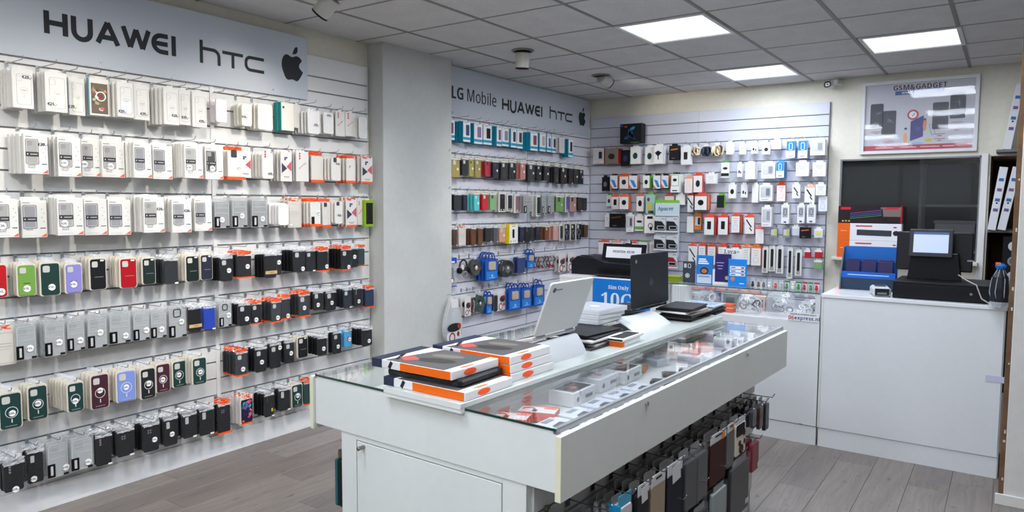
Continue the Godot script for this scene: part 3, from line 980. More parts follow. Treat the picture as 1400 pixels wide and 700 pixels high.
func stock_island() -> void:
	# cartons on the centre board
	tablet_box("orange and white tablet carton under the black padded sleeve", 0.49, 0.9168, 0.12, 0.02)
	var sl := thing("padded_sleeve", "black plastic-wrapped sleeve between two orange and white cartons", "sleeve", isl(0.515, 0.9446, 0.135), ISL_TURN + 0.06)
	part(sl, "sleeve", box(0.3, 0.022, 0.22, 0.008), mat("#17181a", 0.4), Vector3(0, 0.011, 0))
	part(sl, "white_tag", box(0.07, 0.001, 0.03), mat("#d5d6d8", 0.4), Vector3(0.09, 0.0226, 0.06))
	crinkle(sl, "film_top", 0.28, 0.016, Vector3(0.0, 0.011, 0.118), film())
	tablet_box("orange and white tablet carton lying on the black padded sleeve", 0.555, 0.9668, 0.13, 0.03)
	for i in 3:
		tablet_box("orange and white tablet carton, %s of the straight stack of three" % ["lowest", "middle", "topmost"][i], 0.515 + 0.004 * i, 0.9168 + 0.0282 * i, 0.39 - 0.004 * i, -0.02 + 0.02 * i)
	# laptops on risers
	riser("white curved riser under the white laptop", 0.395, 0.9168, 0.44, 0.988, 0.55, 0.815, 0.045)
	laptop("open white laptop on a white riser beside orange cartons", 0.462, 1.003, 0.543, 0.839, 0.212, 0.36, "#cdcecb", "#3c3d3f", 0.27)
	riser("white curved riser under the black laptop", 0.435, 0.9168, 0.53, 0.968, 1.31, 1.68, 0.025)
	laptop("open black laptop on a white riser beside the printer", 0.552, 0.986, 1.48, 1.885, 0.258, -0.03, "#24272a", "#16181a", 0.12)
	# tablets and sleeves between the laptops
	var y := 0.9168
	var cols := [["#3c3c3d", "#6a6a6a"], ["#b9b9b7", "#dad9d6"], ["#1c1d1f", ""], ["#d6d3ce", "#c9c6c0"], ["#26272a", ""], ["#17181a", ""]]
	var nm := ["grey tablet sleeve at the foot of the pile under the books", "silver tablet folder second in the pile under the books", "black tablet sleeve third in the pile under the books", "white folder fourth in the pile under the books", "charcoal tablet sleeve fifth in the pile under the books", "black tablet cover topmost under the grey cartons"]
	for i in 6:
		thin_pack("tablet_sleeve", nm[i], "sleeve", 0.5 + 0.01 * (i % 3), y, 0.99 + 0.012 * ((i * 2) % 3), 0.2, 0.009, 0.27 - 0.01 * (i % 2), 0.08 * sin(i * 2.1), cols[i][0], cols[i][1], "pile of tablet sleeves between the laptops")
		y += 0.0094
	var om := thin_pack("orange_tipped_carton", "slim white carton with orange end beside the tablet pile", "carton", 0.37, 0.9168, 1.08, 0.06, 0.022, 0.16, 0.02, "#d9d9d6", "", "")
	part(om, "orange_end", box(0.061, 0.023, 0.016), mat("#ef6a12", 0.4), Vector3(0, 0.011, 0.0735))
	thin_pack("white_folder", "white folder lying on the slim carton with orange end", "folder", 0.375, 0.9392, 1.09, 0.075, 0.012, 0.2, 0.04, "#dddcd8", "#2a2a2b")
	for i in 3:
		var b := thin_pack("grey_carton", "grey and white carton, %s of three on the tablet pile" % ["lowest", "middle", "topmost"][i], "carton", 0.62 - 0.006 * i, 0.9734 + 0.0205 * i, 1.22 + 0.008 * i, 0.2, 0.02, 0.24, 0.06 - 0.05 * i, "#d4d5d6", "", "grey cartons on the tablet pile")
		part(b, "grey_top", box(0.198, 0.001, 0.238), mat("#a9acb3", 0.4), Vector3(0, 0.0203, 0))
		part(b, "round_print", ellipse(0.05, 0.03, 0.001), mat("#d9dbde", 0.4), Vector3(0.0, 0.0209, 0.0), Vector3(-PI / 2, 0, 0))
	var foot := thing("acrylic_block", "clear block holding up the grey cartons beside the tablet pile", "block", isl(0.69, 0.9004, 1.22), ISL_TURN)
	part(foot, "block", box(0.06, 0.0728, 0.2, 0.002), mat("#8d8f90", 0.4), Vector3(0, 0.0364, 0))
	# pile beside the black laptop
	y = 0.9168
	var c2 := [["#1d1e20", ""], ["#33302e", ""], ["#1a1b1d", ""], ["#8b8077", "#a79c90"], ["#d0ccc6", "#e0ddd8"], ["#211d1b", ""], ["#17181a", ""]]
	for i in 7:
		thin_pack("tablet_cover", "%s tablet cover, %s from the bottom of the pile behind the black laptop" % [["black", "brown", "black", "tan", "white", "dark brown", "black"][i], ordinal(i)], "sleeve", 0.455 + 0.008 * sin(i * 1.7), y, 1.88 + 0.02 * cos(i * 2.3) - (0.03 if i > 4 else 0.0), 0.17, 0.0095, 0.25, 0.08 * sin(i * 1.3), c2[i][0], c2[i][1], "pile of tablet covers behind the black laptop")
		y += 0.0098
	y = 0.9168
	for i in 5:
		var w := thin_pack("wrapped_sleeve", "plastic-wrapped sleeve, %s from the bottom at the far end of the island" % ordinal(i), "sleeve", 0.46 + 0.01 * (i % 2), y, 2.14 - 0.004 * i, 0.2, 0.0095, 0.17, 0.05 * cos(i * 2.0), ["#22262b", "#3a4652", "#1e2124", "#8fa0b0", "#c3cdd6"][i], "#9fb4c4" if i > 2 else "", "wrapped sleeves at the far end of the island")
		if i == 4:
			part(w, "film_sheet", box(0.2, 0.001, 0.17), film(), Vector3(0, 0.011, 0))
		y += 0.0098
	stock_trays()
	island_hooks()

func stock_trays() -> void:
	var fy := 0.8
	# flat phone cartons along the rail
	for i in 5:
		var v := 0.25 + 0.14 * i
		var t := thing("phone_carton", "flat white phone carton with dark phone picture, %s from the island's cupboard end" % ordinal(i), "carton", isl(0.13, fy + 0.001, v), ISL_TURN + 0.03, "flat phone cartons under the glass")
		part(t, "carton", box(0.17, 0.022, 0.12, 0.002), mat("#dbe0e8", 0.4), Vector3(0, 0.011, 0))
		part(t, "phone_print", slab(0.1, 0.056, 0.001, 0.006), mat("#3d4350", 0.4), Vector3(0.018, 0.0224, 0.0), Vector3(-PI / 2, 0, 0.12))
		for q in [-0.018, 0.0, 0.018]:
			part(t, "key_print", box(0.01, 0.001, 0.008), mat("#6b7484", 0.4), Vector3(0.03 + q, 0.0233, 0.0))
		part(t, "print_line", box(0.02, 0.001, 0.05), mat("#8d93a0", 0.5), Vector3(-0.066, 0.0225, 0))
	# taller phone boxes behind
	for q in [[0.3, 0.56, "white phone box with dark screen picture and side writing", "#3a3636"], [0.325, 0.78, "white phone box with small red picture on its lid", "#c9cdd2"], [0.31, 0.945, "white phone box with dark picture beside the glass divider", "#3d3a3c"]]:
		var t := thing("phone_box", q[2], "box", isl(q[0], fy + 0.001, q[1]), ISL_TURN + 0.05, "phone boxes under the glass")
		part(t, "box", box(0.1, 0.05, 0.16, 0.002), mat("#e3e4e4", 0.4), Vector3(0, 0.025, 0))
		part(t, "picture", slab(0.08, 0.13, 0.001, 0.004), mat(q[3], 0.35), Vector3(0, 0.0504, 0), Vector3(-PI / 2, 0, 0))
		part(t, "picture_accent", ellipse(0.03, 0.03, 0.001), mat("#c2604f", 0.4), Vector3(0.005, 0.0513, 0.01), Vector3(-PI / 2, 0, 0))
		part(t, "logo_print", disc(0.009, 0.001, 12), mat("#5b5d60", 0.4), Vector3(0.0503, 0.024, 0.05), Vector3(0, PI / 2, 0))
		part(t, "print_line", box(0.001, 0.012, 0.05), mat("#7c7e82", 0.4), Vector3(0.0503, 0.024, -0.03))
	for q in [[0.14, 0.975, 0.3], [0.16, 1.12, 0.5], [0.13, 1.22, 0.2]]:
		var t := thing("black_phone", "small black phone lying under the glass, %s" % ["between carton and divider", "one past the divider", "two past the divider"][0 if q[1] < 1.0 else (1 if q[1] < 1.2 else 2)], "phone", isl(q[0], fy + 0.001, q[1]), ISL_TURN + q[2], "black phones under the glass")
		part(t, "body", box(0.11, 0.016, 0.052, 0.005), mat("#191b1e", 0.3), Vector3(0, 0.008, 0))
		part(t, "screen", box(0.045, 0.001, 0.04), mat("#2c3138", 0.1), Vector3(-0.02, 0.0163, 0))
		for k in 6:
			part(t, "key", box(0.012, 0.0012, 0.01, 0.0003), mat("#3d4248", 0.4), Vector3(0.018 + 0.016 * (k % 2), 0.0164, -0.013 + 0.013 * (k / 2)))
	# orange adapter cartons near the cupboard end
	for i in 3:
		var t := thing("adapter_carton", "white and orange adapter carton with cable picture, %s from the island corner" % ordinal(i), "carton", isl(0.27 + 0.035 * (i % 2), fy + 0.002 + 0.001 * i, 0.1 + 0.105 * i), ISL_TURN + 0.35, "orange adapter cartons under the glass")
		part(t, "carton", box(0.12, 0.03, 0.075, 0.001), mat("#d9501f", 0.4), Vector3(0, 0.015, 0))
		part(t, "white_top", box(0.119, 0.001, 0.06), mat("#e9e4e0", 0.4), Vector3(0, 0.0303, 0.007))
		var pts := []
		for k in 9:
			pts.append(Vector3(-0.03 + cos(PI - PI * k / 8.0) * 0.02, 0.0315, -sin(PI * k / 8.0) * 0.018 + 0.012))
		part(t, "cable_print", tube("adcab", pts, 0.0018, 5), mat("#1c1d1f", 0.4))
		part(t, "plug_print", box(0.016, 0.001, 0.022), mat("#1c1d1f", 0.4), Vector3(-0.009, 0.0313, 0.02))
		part(t, "orange_print", box(0.04, 0.001, 0.014), mat("#ee6a4a", 0.4), Vector3(0.035, 0.0308, -0.012))
	# loose stock beyond the divider
	var loose := [
		[0.36, 1.12, 0.13, 0.02, 0.1, 0.3, "#c7622c", "#7fae3f", "orange and green carton by the glass divider"],
		[0.34, 1.28, 0.12, 0.03, 0.09, -0.2, "#cfd4d8", "#9aa3ab", "pale grey carton past the glass divider"],
		[0.2, 1.36, 0.1, 0.05, 0.07, 0.2, "#eceae8", "#77797c", "small upright white carton past the black phones"],
		[0.32, 1.46, 0.14, 0.04, 0.12, 0.1, "#e3b7ab", "#efe4e0", "salmon pink carton among the loose stock"],
		[0.14, 1.5, 0.1, 0.03, 0.1, -0.4, "#dfe4e8", "#b4bcc4", "flat white blister beside the salmon carton"],
		[0.25, 1.6, 0.1, 0.045, 0.08, 0.6, "#e6e3e0", "#d8897a", "white carton with red mark among the loose stock"],
		[0.12, 1.66, 0.09, 0.03, 0.09, 0.2, "#3a463c", "#2a2d2f", "dark green watch among the loose stock"],
		[0.38, 1.68, 0.1, 0.03, 0.12, -0.1, "#2c3036", "#43484e", "dark folded pouch along the centre board"],
		[0.2, 1.78, 0.1, 0.06, 0.05, 0.1, "#e8eaec", "#6d7278", "upright white earbud carton, one from the far end"],
		[0.3, 1.86, 0.08, 0.07, 0.05, 0.0, "#eceeee", "#3a3d40", "upright white carton with two dark marks"],
		[0.37, 1.9, 0.1, 0.06, 0.05, 0.0, "#b9d68a", "#8cc04a", "lime green carton at the far end of the tray"],
		[0.1, 1.84, 0.09, 0.055, 0.06, -0.2, "#e4e7ea", "#aab4be", "upright pale carton by the aluminium rail"],
		[0.16, 1.93, 0.1, 0.065, 0.05, 0.0, "#e9ebec", "#c3cad0", "white carton standing against the far end panel"],
		[0.1, 1.4, 0.07, 0.02, 0.07, 0.3, "#c8d2d8", "#9fb0ba", "small clear blister by the aluminium rail"]]
	for q in loose:
		thin_pack("tray_stock_box", q[8], "box", q[0], fy + 0.001, q[1], q[2], q[3], q[4], q[5], q[6], q[7], "loose stock under the glass")
	# far bay, towards the long wall
	var far := [
		[0.72, 0.5, 0.14, 0.025, 0.1, 0.2, "#d8dde0", "#c2606a", "white and red blister in the bay towards the long wall"],
		[0.86, 0.6, 0.12, 0.03, 0.1, -0.2, "#cfe0da", "#7fb8a8", "pale green carton in the bay towards the long wall"],
		[0.8, 0.85, 0.16, 0.02, 0.12, 0.1, "#dfe4e6", "#b9c4c8", "white flat carton in the bay towards the long wall"],
		[0.72, 1.1, 0.1, 0.04, 0.1, 0.5, "#d3d8dc", "#8a9298", "grey printed carton in the bay towards the long wall"],
		[0.88, 1.2, 0.12, 0.03, 0.09, 0.0, "#c9d8e4", "#5c8fc0", "blue printed carton in the bay towards the long wall"],
		[0.78, 1.5, 0.14, 0.03, 0.12, 0.3, "#d9dcdd", "#b0b6b8", "pale flat carton at the printer end of the far bay"],
		[0.82, 0.22, 0.13, 0.02, 0.1, 0.2, "#ccd2d4", "#b5bdc0", "grey flat blister by the white end panel"]]
	for q in far:
		thin_pack("bay_stock_box", q[8], "box", q[0], fy + 0.001, q[1], q[2], q[3], q[4], q[5], q[6], q[7], "stock in the bay towards the long wall")

# wallet cases hanging under the island
func island_hooks() -> void:
	var items := [
		# v0, v1, top, bottom, colour, kind, label
		[0.05, 0.12, 0.6, 0.42, "#5b7478", "film", "grey-green film pack first under the island side"],
		[0.16, 0.24, 0.6, 0.42, "#3b4a52", "film", "dark film pack second under the island side"],
		[0.305, 0.385, 0.61, 0.44, "#d6d4d2", "bluebox", "white carton with bright blue side under the island"],
		[0.42, 0.503, 0.615, 0.42, "#26282a", "tag", "black wallet case with white card, beside the blue-sided carton"],
		[0.518, 0.624, 0.615, 0.4, "#a7947c", "head", "beige wallet case with pale header card"],
		[0.635, 0.769, 0.615, 0.39, "#1a1e2a", "tag", "navy black wallet case with hanging white tag"],
		[0.793, 0.894, 0.61, 0.4, "#4a4c4f", "film", "grey film-wrapped case beside the navy wallet case"],
		[0.899, 1.0, 0.61, 0.4, "#505356", "film", "grey film-wrapped case beside the dark brown case"],
		[1.02, 1.19, 0.615, 0.415, "#3d1712", "ohead", "dark brown wallet case with orange-marked header card"],
		[1.2, 1.285, 0.615, 0.435, "#6b6a68", "ohead", "grey case with orange-marked header beside cow print"],
		[1.3, 1.42, 0.612, 0.455, "#ddd6c8", "cow", "cow print wallet case with white header"],
		[1.5, 1.555, 0.615, 0.53, "#34383c", "film", "slate wallet pack at the far end under the island"],
		[1.6, 1.645, 0.615, 0.5, "#4a2522", "film", "maroon wallet pack at the far end under the island"],
		[1.68, 1.74, 0.615, 0.47, "#1f2123", "film", "black wallet pack hung at the very end of the island"]]
	var turn := PI / 2 + ISL_TURN
	for i in items.size():
		var q: Array = items[i]
		var v: float = (q[0] + q[1]) / 2
		var w: float = (q[1] - q[0])
		var h: float = q[2] - q[3]
		var c: String = q[4]
		for k in 4:
			var u := -0.03 + 0.026 * k
			var t := thing("wallet_case", q[6] if k == 0 else "spare pack, %s back: %s" % [ordinal(k), q[6]], "phone case", isl(u, q[3], v), turn + 0.02 * sin(i * 3.0 + k), "wallet cases under the island")
			part(t, "case", slab(w * 0.94, h * 0.84, 0.014, 0.008, 0.002), mat(c if k == 0 or i % 2 == 0 else "#33363a", 0.6), Vector3(0, h * 0.42, -0.008))
			if k > 0:
				part(t, "header_card", box(w * 0.8, h * 0.16, 0.002), mat("#a9a9a8", 0.5), Vector3(0, h * 0.92, -0.008))
				continue
			match q[5]:
				"film":
					part(t, "bag_film", box(w, h, 0.018, 0.003), film(), Vector3(0, h / 2, -0.008))
					crinkle(t, "film_top", w, h * 0.2, Vector3(0, h * 0.95, -0.004), film())
				"bluebox":
					part(t, "blue_side", box(0.004, h * 0.9, 0.04), mat("#1fa2dc", 0.4), Vector3(-w / 2 - 0.002, h * 0.45, -0.018))
					part(t, "header_card", box(w, h * 0.24, 0.002), mat("#4ba6c4", 0.4), Vector3(0, h * 0.94, -0.006))
					part(t, "phone_print", slab(w * 0.5, h * 0.4, 0.001, 0.005), mat("#5c5158", 0.4), Vector3(0.004, h * 0.25, 0.0))
					part(t, "print_line", box(w * 0.6, 0.014, 0.001), mat("#3a3b3d", 0.5), Vector3(0, h * 0.64, 0.0))
				"cow":
					part(t, "black_patch", slab(w * 0.8, h * 0.32, 0.001, 0.012), mat("#161413", 0.7), Vector3(-w * 0.06, h * 0.68, 0.0))
					for e in [[0.3, 0.55, 0.03, 0.03], [-0.1, 0.32, 0.03, 0.024], [0.05, 0.14, 0.05, 0.04], [0.34, 0.3, 0.018, 0.026]]:
						part(t, "brown_patch", ellipse(e[2], e[3], 0.001), mat("#4a2a1a", 0.7), Vector3(e[0] * w, e[1] * h, 0.0))
					part(t, "header_card", box(w * 0.9, h * 0.16, 0.002), mat("#d2d2d0", 0.5), Vector3(0, h * 0.93, -0.004))
				_:
					part(t, "header_card", box(w * 0.92, h * 0.18, 0.002), mat("#d8d8d6", 0.5), Vector3(0, h * 0.91, -0.002))
					part(t, "euro_slot", box(w * 0.4, 0.007, 0.001), mat("#2b2c2d", 0.5), Vector3(0, h * 0.94, -0.0005))
					if q[5] == "ohead":
						part(t, "orange_mark", disc(min(w * 0.14, 0.018), 0.001, 14), mat("#ec8a3c", 0.5), Vector3(w * 0.26, h * 0.9, -0.0005))
					elif q[5] == "tag":
						part(t, "white_tag", box(w * 0.5, h * 0.26, 0.001), mat("#dcdcda", 0.5), Vector3(w * 0.06, h * 0.82, 0.0006), Vector3(0, 0, 0.08))
					else:
						part(t, "clasp", ring(w * 0.14, 0.001, 0.001), mat("#8b7a64", 0.5), Vector3(w * 0.3, h * 0.2, 0.0))
		island_hook(v, 0.632)
	# lower rail
	for q in [[1.05, 1.2, 0.4, 0.19, "#9ba3a0", "pale sage wallet case on the island's lower rail"], [1.24, 1.47, 0.44, 0.2, "#3a3c3e", "large charcoal film pack on the island's lower rail"], [1.5, 1.59, 0.47, 0.33, "#8c2038", "crimson wallet case on the island's lower rail"], [0.86, 1.0, 0.38, 0.17, "#2e3032", "charcoal film case on the island's lower rail"], [0.66, 0.8, 0.38, 0.17, "#26282b", "black tagged wallet case on the island's lower rail"]]:
		var w: float = q[1] - q[0]
		var h: float = q[2] - q[3]
		for k in 3:
			var t := thing("wallet_case", q[5] if k == 0 else "spare pack, %s back: %s" % [ordinal(k), q[5]], "phone case", isl(-0.035 + 0.03 * k, q[3], (q[0] + q[1]) / 2), turn, "wallet cases under the island")
			part(t, "case", slab(w * 0.94, h * 0.9, 0.016, 0.008, 0.002), mat(q[4], 0.6), Vector3(0, h * 0.45, -0.009))
			part(t, "header_card", box(w * 0.7, h * 0.12, 0.002), mat("#8d8e8e", 0.5), Vector3(0, h * 0.95, -0.009))
			if k == 0:
				part(t, "bag_film", box(w, h, 0.02, 0.003), film(), Vector3(0, h / 2, -0.009))
				part(t, "white_tag", box(w * 0.16, 0.02, 0.001), mat("#cfd0d0", 0.5), Vector3(w * 0.36, h * 0.14, 0.0014))
		island_hook((q[0] + q[1]) / 2, 0.485)
	# one hook of green packs on the long-wall side
	for k in 4:
		var t := thing("green_wallet_case", "teal green wallet case on the island side towards the long wall" if k == 0 else "teal green or black wallet pack, %s back, towards the long wall" % ordinal(k), "phone case", isl(0.875 + 0.022 * (k + 1), 0.42, 0.1), -PI / 2 + ISL_TURN, "green wallet cases behind the island")
		part(t, "case", slab(0.09, 0.17, 0.014, 0.006, 0.002), mat("#2f5a5c" if k % 2 == 1 else "#191a1b", 0.6), Vector3(0, 0.085, 0))
		part(t, "header_card", box(0.07, 0.03, 0.002), mat("#9c8f7c", 0.6), Vector3(0, 0.185, 0))
	var hk := thing("wire_hook", "chrome wire hook on the island side towards the long wall", "hook", isl(0.868, 0.63, 0.1), -PI / 2 + ISL_TURN)
	part(hk, "prong", tube("iprong", [Vector3(0, 0, 0), Vector3(0, -0.004, 0.1), Vector3(0, 0.01, 0.12)], 0.0021, 6), mat("#8d8f92", 0.25, 0.9))

func island_hook(v: float, y: float) -> void:
	var nth: int = used.get("island_hooks%.2f" % y, 0)
	used["island_hooks%.2f" % y] = nth + 1
	var t := thing("wire_hook", "chrome hook on the island's %s rail, %s from the cupboard end" % ["upper" if y > 0.55 else "lower", ordinal(nth)], "hook", isl(0.0905, y, v), PI / 2 + ISL_TURN, "chrome hooks under the island")
	var chrome := mat("#8d8f92", 0.25, 0.9)
	part(t, "plate", box(0.022, 0.04, 0.003, 0.0006), chrome, Vector3(0, -0.012, 0.002))
	part(t, "bracket", box(0.016, 0.01, 0.012, 0.001), chrome, Vector3(0, 0.004, 0.006))
	part(t, "prong", tube("iprong2", [Vector3(0, -0.01, 0), Vector3(0, -0.01, 0.1), Vector3(0, -0.008, 0.14), Vector3(0, 0.01, 0.15)], 0.0022, 6), chrome)

# =====================================================================  counters
const CZ := -4.66
const CY := 0.955

func build_counters() -> void:
	var white := scuffed("#dfe1e2", 0.25, 0.012)
	var t := thing("service_counter", "plain white service counter carrying the cash terminal", "counter", Vector3(-0.46, 0, CZ))
	var w := 0.93
	part(t, "front_panel", box(w - 0.012, 0.812, 0.018, 0.001), white, Vector3(0.0, 0.525, -0.009))
	part(t, "side_panel", box(0.018, 0.93, 0.5, 0.001), white, Vector3(-w / 2 + 0.009, 0.465, -0.262))
	part(t, "side_panel", box(0.018, 0.93, 0.5, 0.001), white, Vector3(w / 2 - 0.009, 0.465, -0.262))
	part(t, "worktop", box(w + 0.01, 0.022, 0.55, 0.002), mat("#e4e6e8", 0.12), Vector3(0, 0.943, -0.268))
	part(t, "plinth", box(w - 0.01, 0.115, 0.016), white, Vector3(0, 0.0575, -0.014))
	part(t, "edge_strip", box(0.014, 0.82, 0.02, 0.001), mat("#d6d8d2", 0.4), Vector3(-w / 2 + 0.004, 0.53, -0.008))
	var note := thing("paper_note", "blank pale paper note taped low on the service counter", "paper", Vector3(-0.03, 0.535, CZ + 0.001))
	part(note, "sheet", box(0.085, 0.035, 0.0006), mat("#c3c5dc", 0.6), Vector3(0, 0.0175, 0.0005))
	# glass display counter
	var g := thing("glass_counter", "white counter with glass upper case full of cable bags", "display counter", Vector3(-1.435, 0, CZ))
	var gw := 1.0
	part(g, "base", box(gw, 0.655, 0.5, 0.001), white, Vector3(0, 0.4475, -0.25))
	part(g, "plinth", box(gw, 0.115, 0.016), white, Vector3(0, 0.0575, -0.012))
	part(g, "corner_post", box(0.03, 0.175, 0.03), mat("#d2d5d6", 0.4), Vector3(gw / 2 - 0.015, 0.8625, -0.02))
	var glass := clear_mat("#e6f0ee", 0.012, 0.02)
	part(g, "glass_front", box(gw - 0.034, 0.172, 0.005), glass, Vector3(-0.015, 0.861, -0.004))
	part(g, "glass_top", box(gw, 0.006, 0.5), glass, Vector3(0, 0.952, -0.25))
	part(g, "glass_edge", box(gw, 0.006, 0.001), mat("#2f5a50", 0.15), Vector3(0, 0.952, 0.0008))
	part(g, "glass_shelf", box(gw - 0.04, 0.005, 0.2), glass, Vector3(-0.01, 0.885, -0.38))
	part(g, "shelf_edge", box(gw - 0.04, 0.005, 0.001), mat("#3f5f58", 0.2), Vector3(-0.01, 0.885, -0.2794))
	part(g, "chip", box(0.02, 0.006, 0.002), mat("#8d8a84", 0.7), Vector3(0.41, 0.121, 0.0006))
	var s := thing("number_sticker", "white sticker with red and blue lettering on the glass counter", "sticker", Vector3(-1.03, 0.774, CZ + 0.004))
	part(s, "sticker", box(0.183, 0.052, 0.001), mat("#e9e9ec", 0.4), Vector3(0, 0.026, 0))
	part(s, "headline", words("KIEZEN 06 NUMMER BEZET?", 0.0085, bold, 0.0006), mat("#26282e", 0.5), Vector3(0, 0.041, 0.0008))
	part(s, "red_digits", words("06", 0.024, bold, 0.0006), mat("#c32434", 0.5), Vector3(-0.072, 0.018, 0.0008))
	part(s, "blue_word", words("express.nl", 0.022, bold, 0.0006), mat("#23297c", 0.5), Vector3(0.022, 0.0185, 0.0008))
	cable_bags()
	glass_top_stock()
	# printer counter
	var p := thing("printer_counter", "white counter end with blue poster below the printer", "counter", Vector3(-2.375, 0, CZ))
	part(p, "body", box(0.86, 0.93, 0.5, 0.001), white, Vector3(0, 0.465, -0.25))
	part(p, "worktop", box(0.86, 0.022, 0.5, 0.001), white, Vector3(0, 0.943, -0.25))
	var b := thing("blue_poster", "blue SIM offer poster on the printer counter", "poster", Vector3(-2.285, 0.695, CZ + 0.001))
	part(b, "sheet", box(0.46, 0.255, 0.001), mat("#1a7fd8", 0.4), Vector3(0, 0.1275, 0.0008))
	part(b, "offer_text", words("10GB", 0.1, serif, 0.0006), mat("#e9eef4", 0.4), Vector3(0.015, 0.1, 0.0016))
	part(b, "headline", words("Sim Only", 0.026, serif, 0.0006), mat("#e9eef4", 0.4), Vector3(-0.02, 0.197, 0.0016))
	printer()
	till()

func printer() -> void:
	var t := thing("printer", "black desktop printer with raised lid on the printer counter", "printer", Vector3(-2.4, CY, CZ - 0.3))
	var m := mat("#16181d", 0.35)
	var prof := PackedVector2Array([Vector2(-0.39, 0.0), Vector2(0.25, 0.0), Vector2(0.25, 0.09), Vector2(-0.1, 0.1), Vector2(-0.2, 0.13), Vector2(-0.34, 0.14), Vector2(-0.39, 0.1)])
	part(t, "body", poly("printer", prof, 0.3, 0.006), m, Vector3(0, 0, 0))
	part(t, "output_slot", box(0.34, 0.02, 0.01), mat("#08090a", 0.6), Vector3(0.02, 0.05, 0.151))
	part(t, "tray", box(0.36, 0.006, 0.1, 0.002), mat("#222428", 0.4), Vector3(0.02, 0.012, 0.19))
	var lid := part(t, "raised_lid", box(0.36, 0.17, 0.014, 0.006), mat("#121317", 0.4), Vector3(0.0, 0.155, 0.03), Vector3(-0.22, 0, 0))
	var sh := part(lid, "price_sheet", box(0.29, 0.085, 0.001), mat("#d9dade", 0.5), Vector3(0, 0.018, 0.0078))
	part(sh, "price_text", words("PRINTEN  €0,50", 0.018, bold, 0.0006), mat("#2a2c32", 0.5), Vector3(0.0, 0.006, 0.0008))
	part(t, "control_panel", box(0.1, 0.004, 0.06), mat("#2c2f36", 0.3), Vector3(-0.29, 0.142, 0.06), Vector3(0, 0, 0.0))

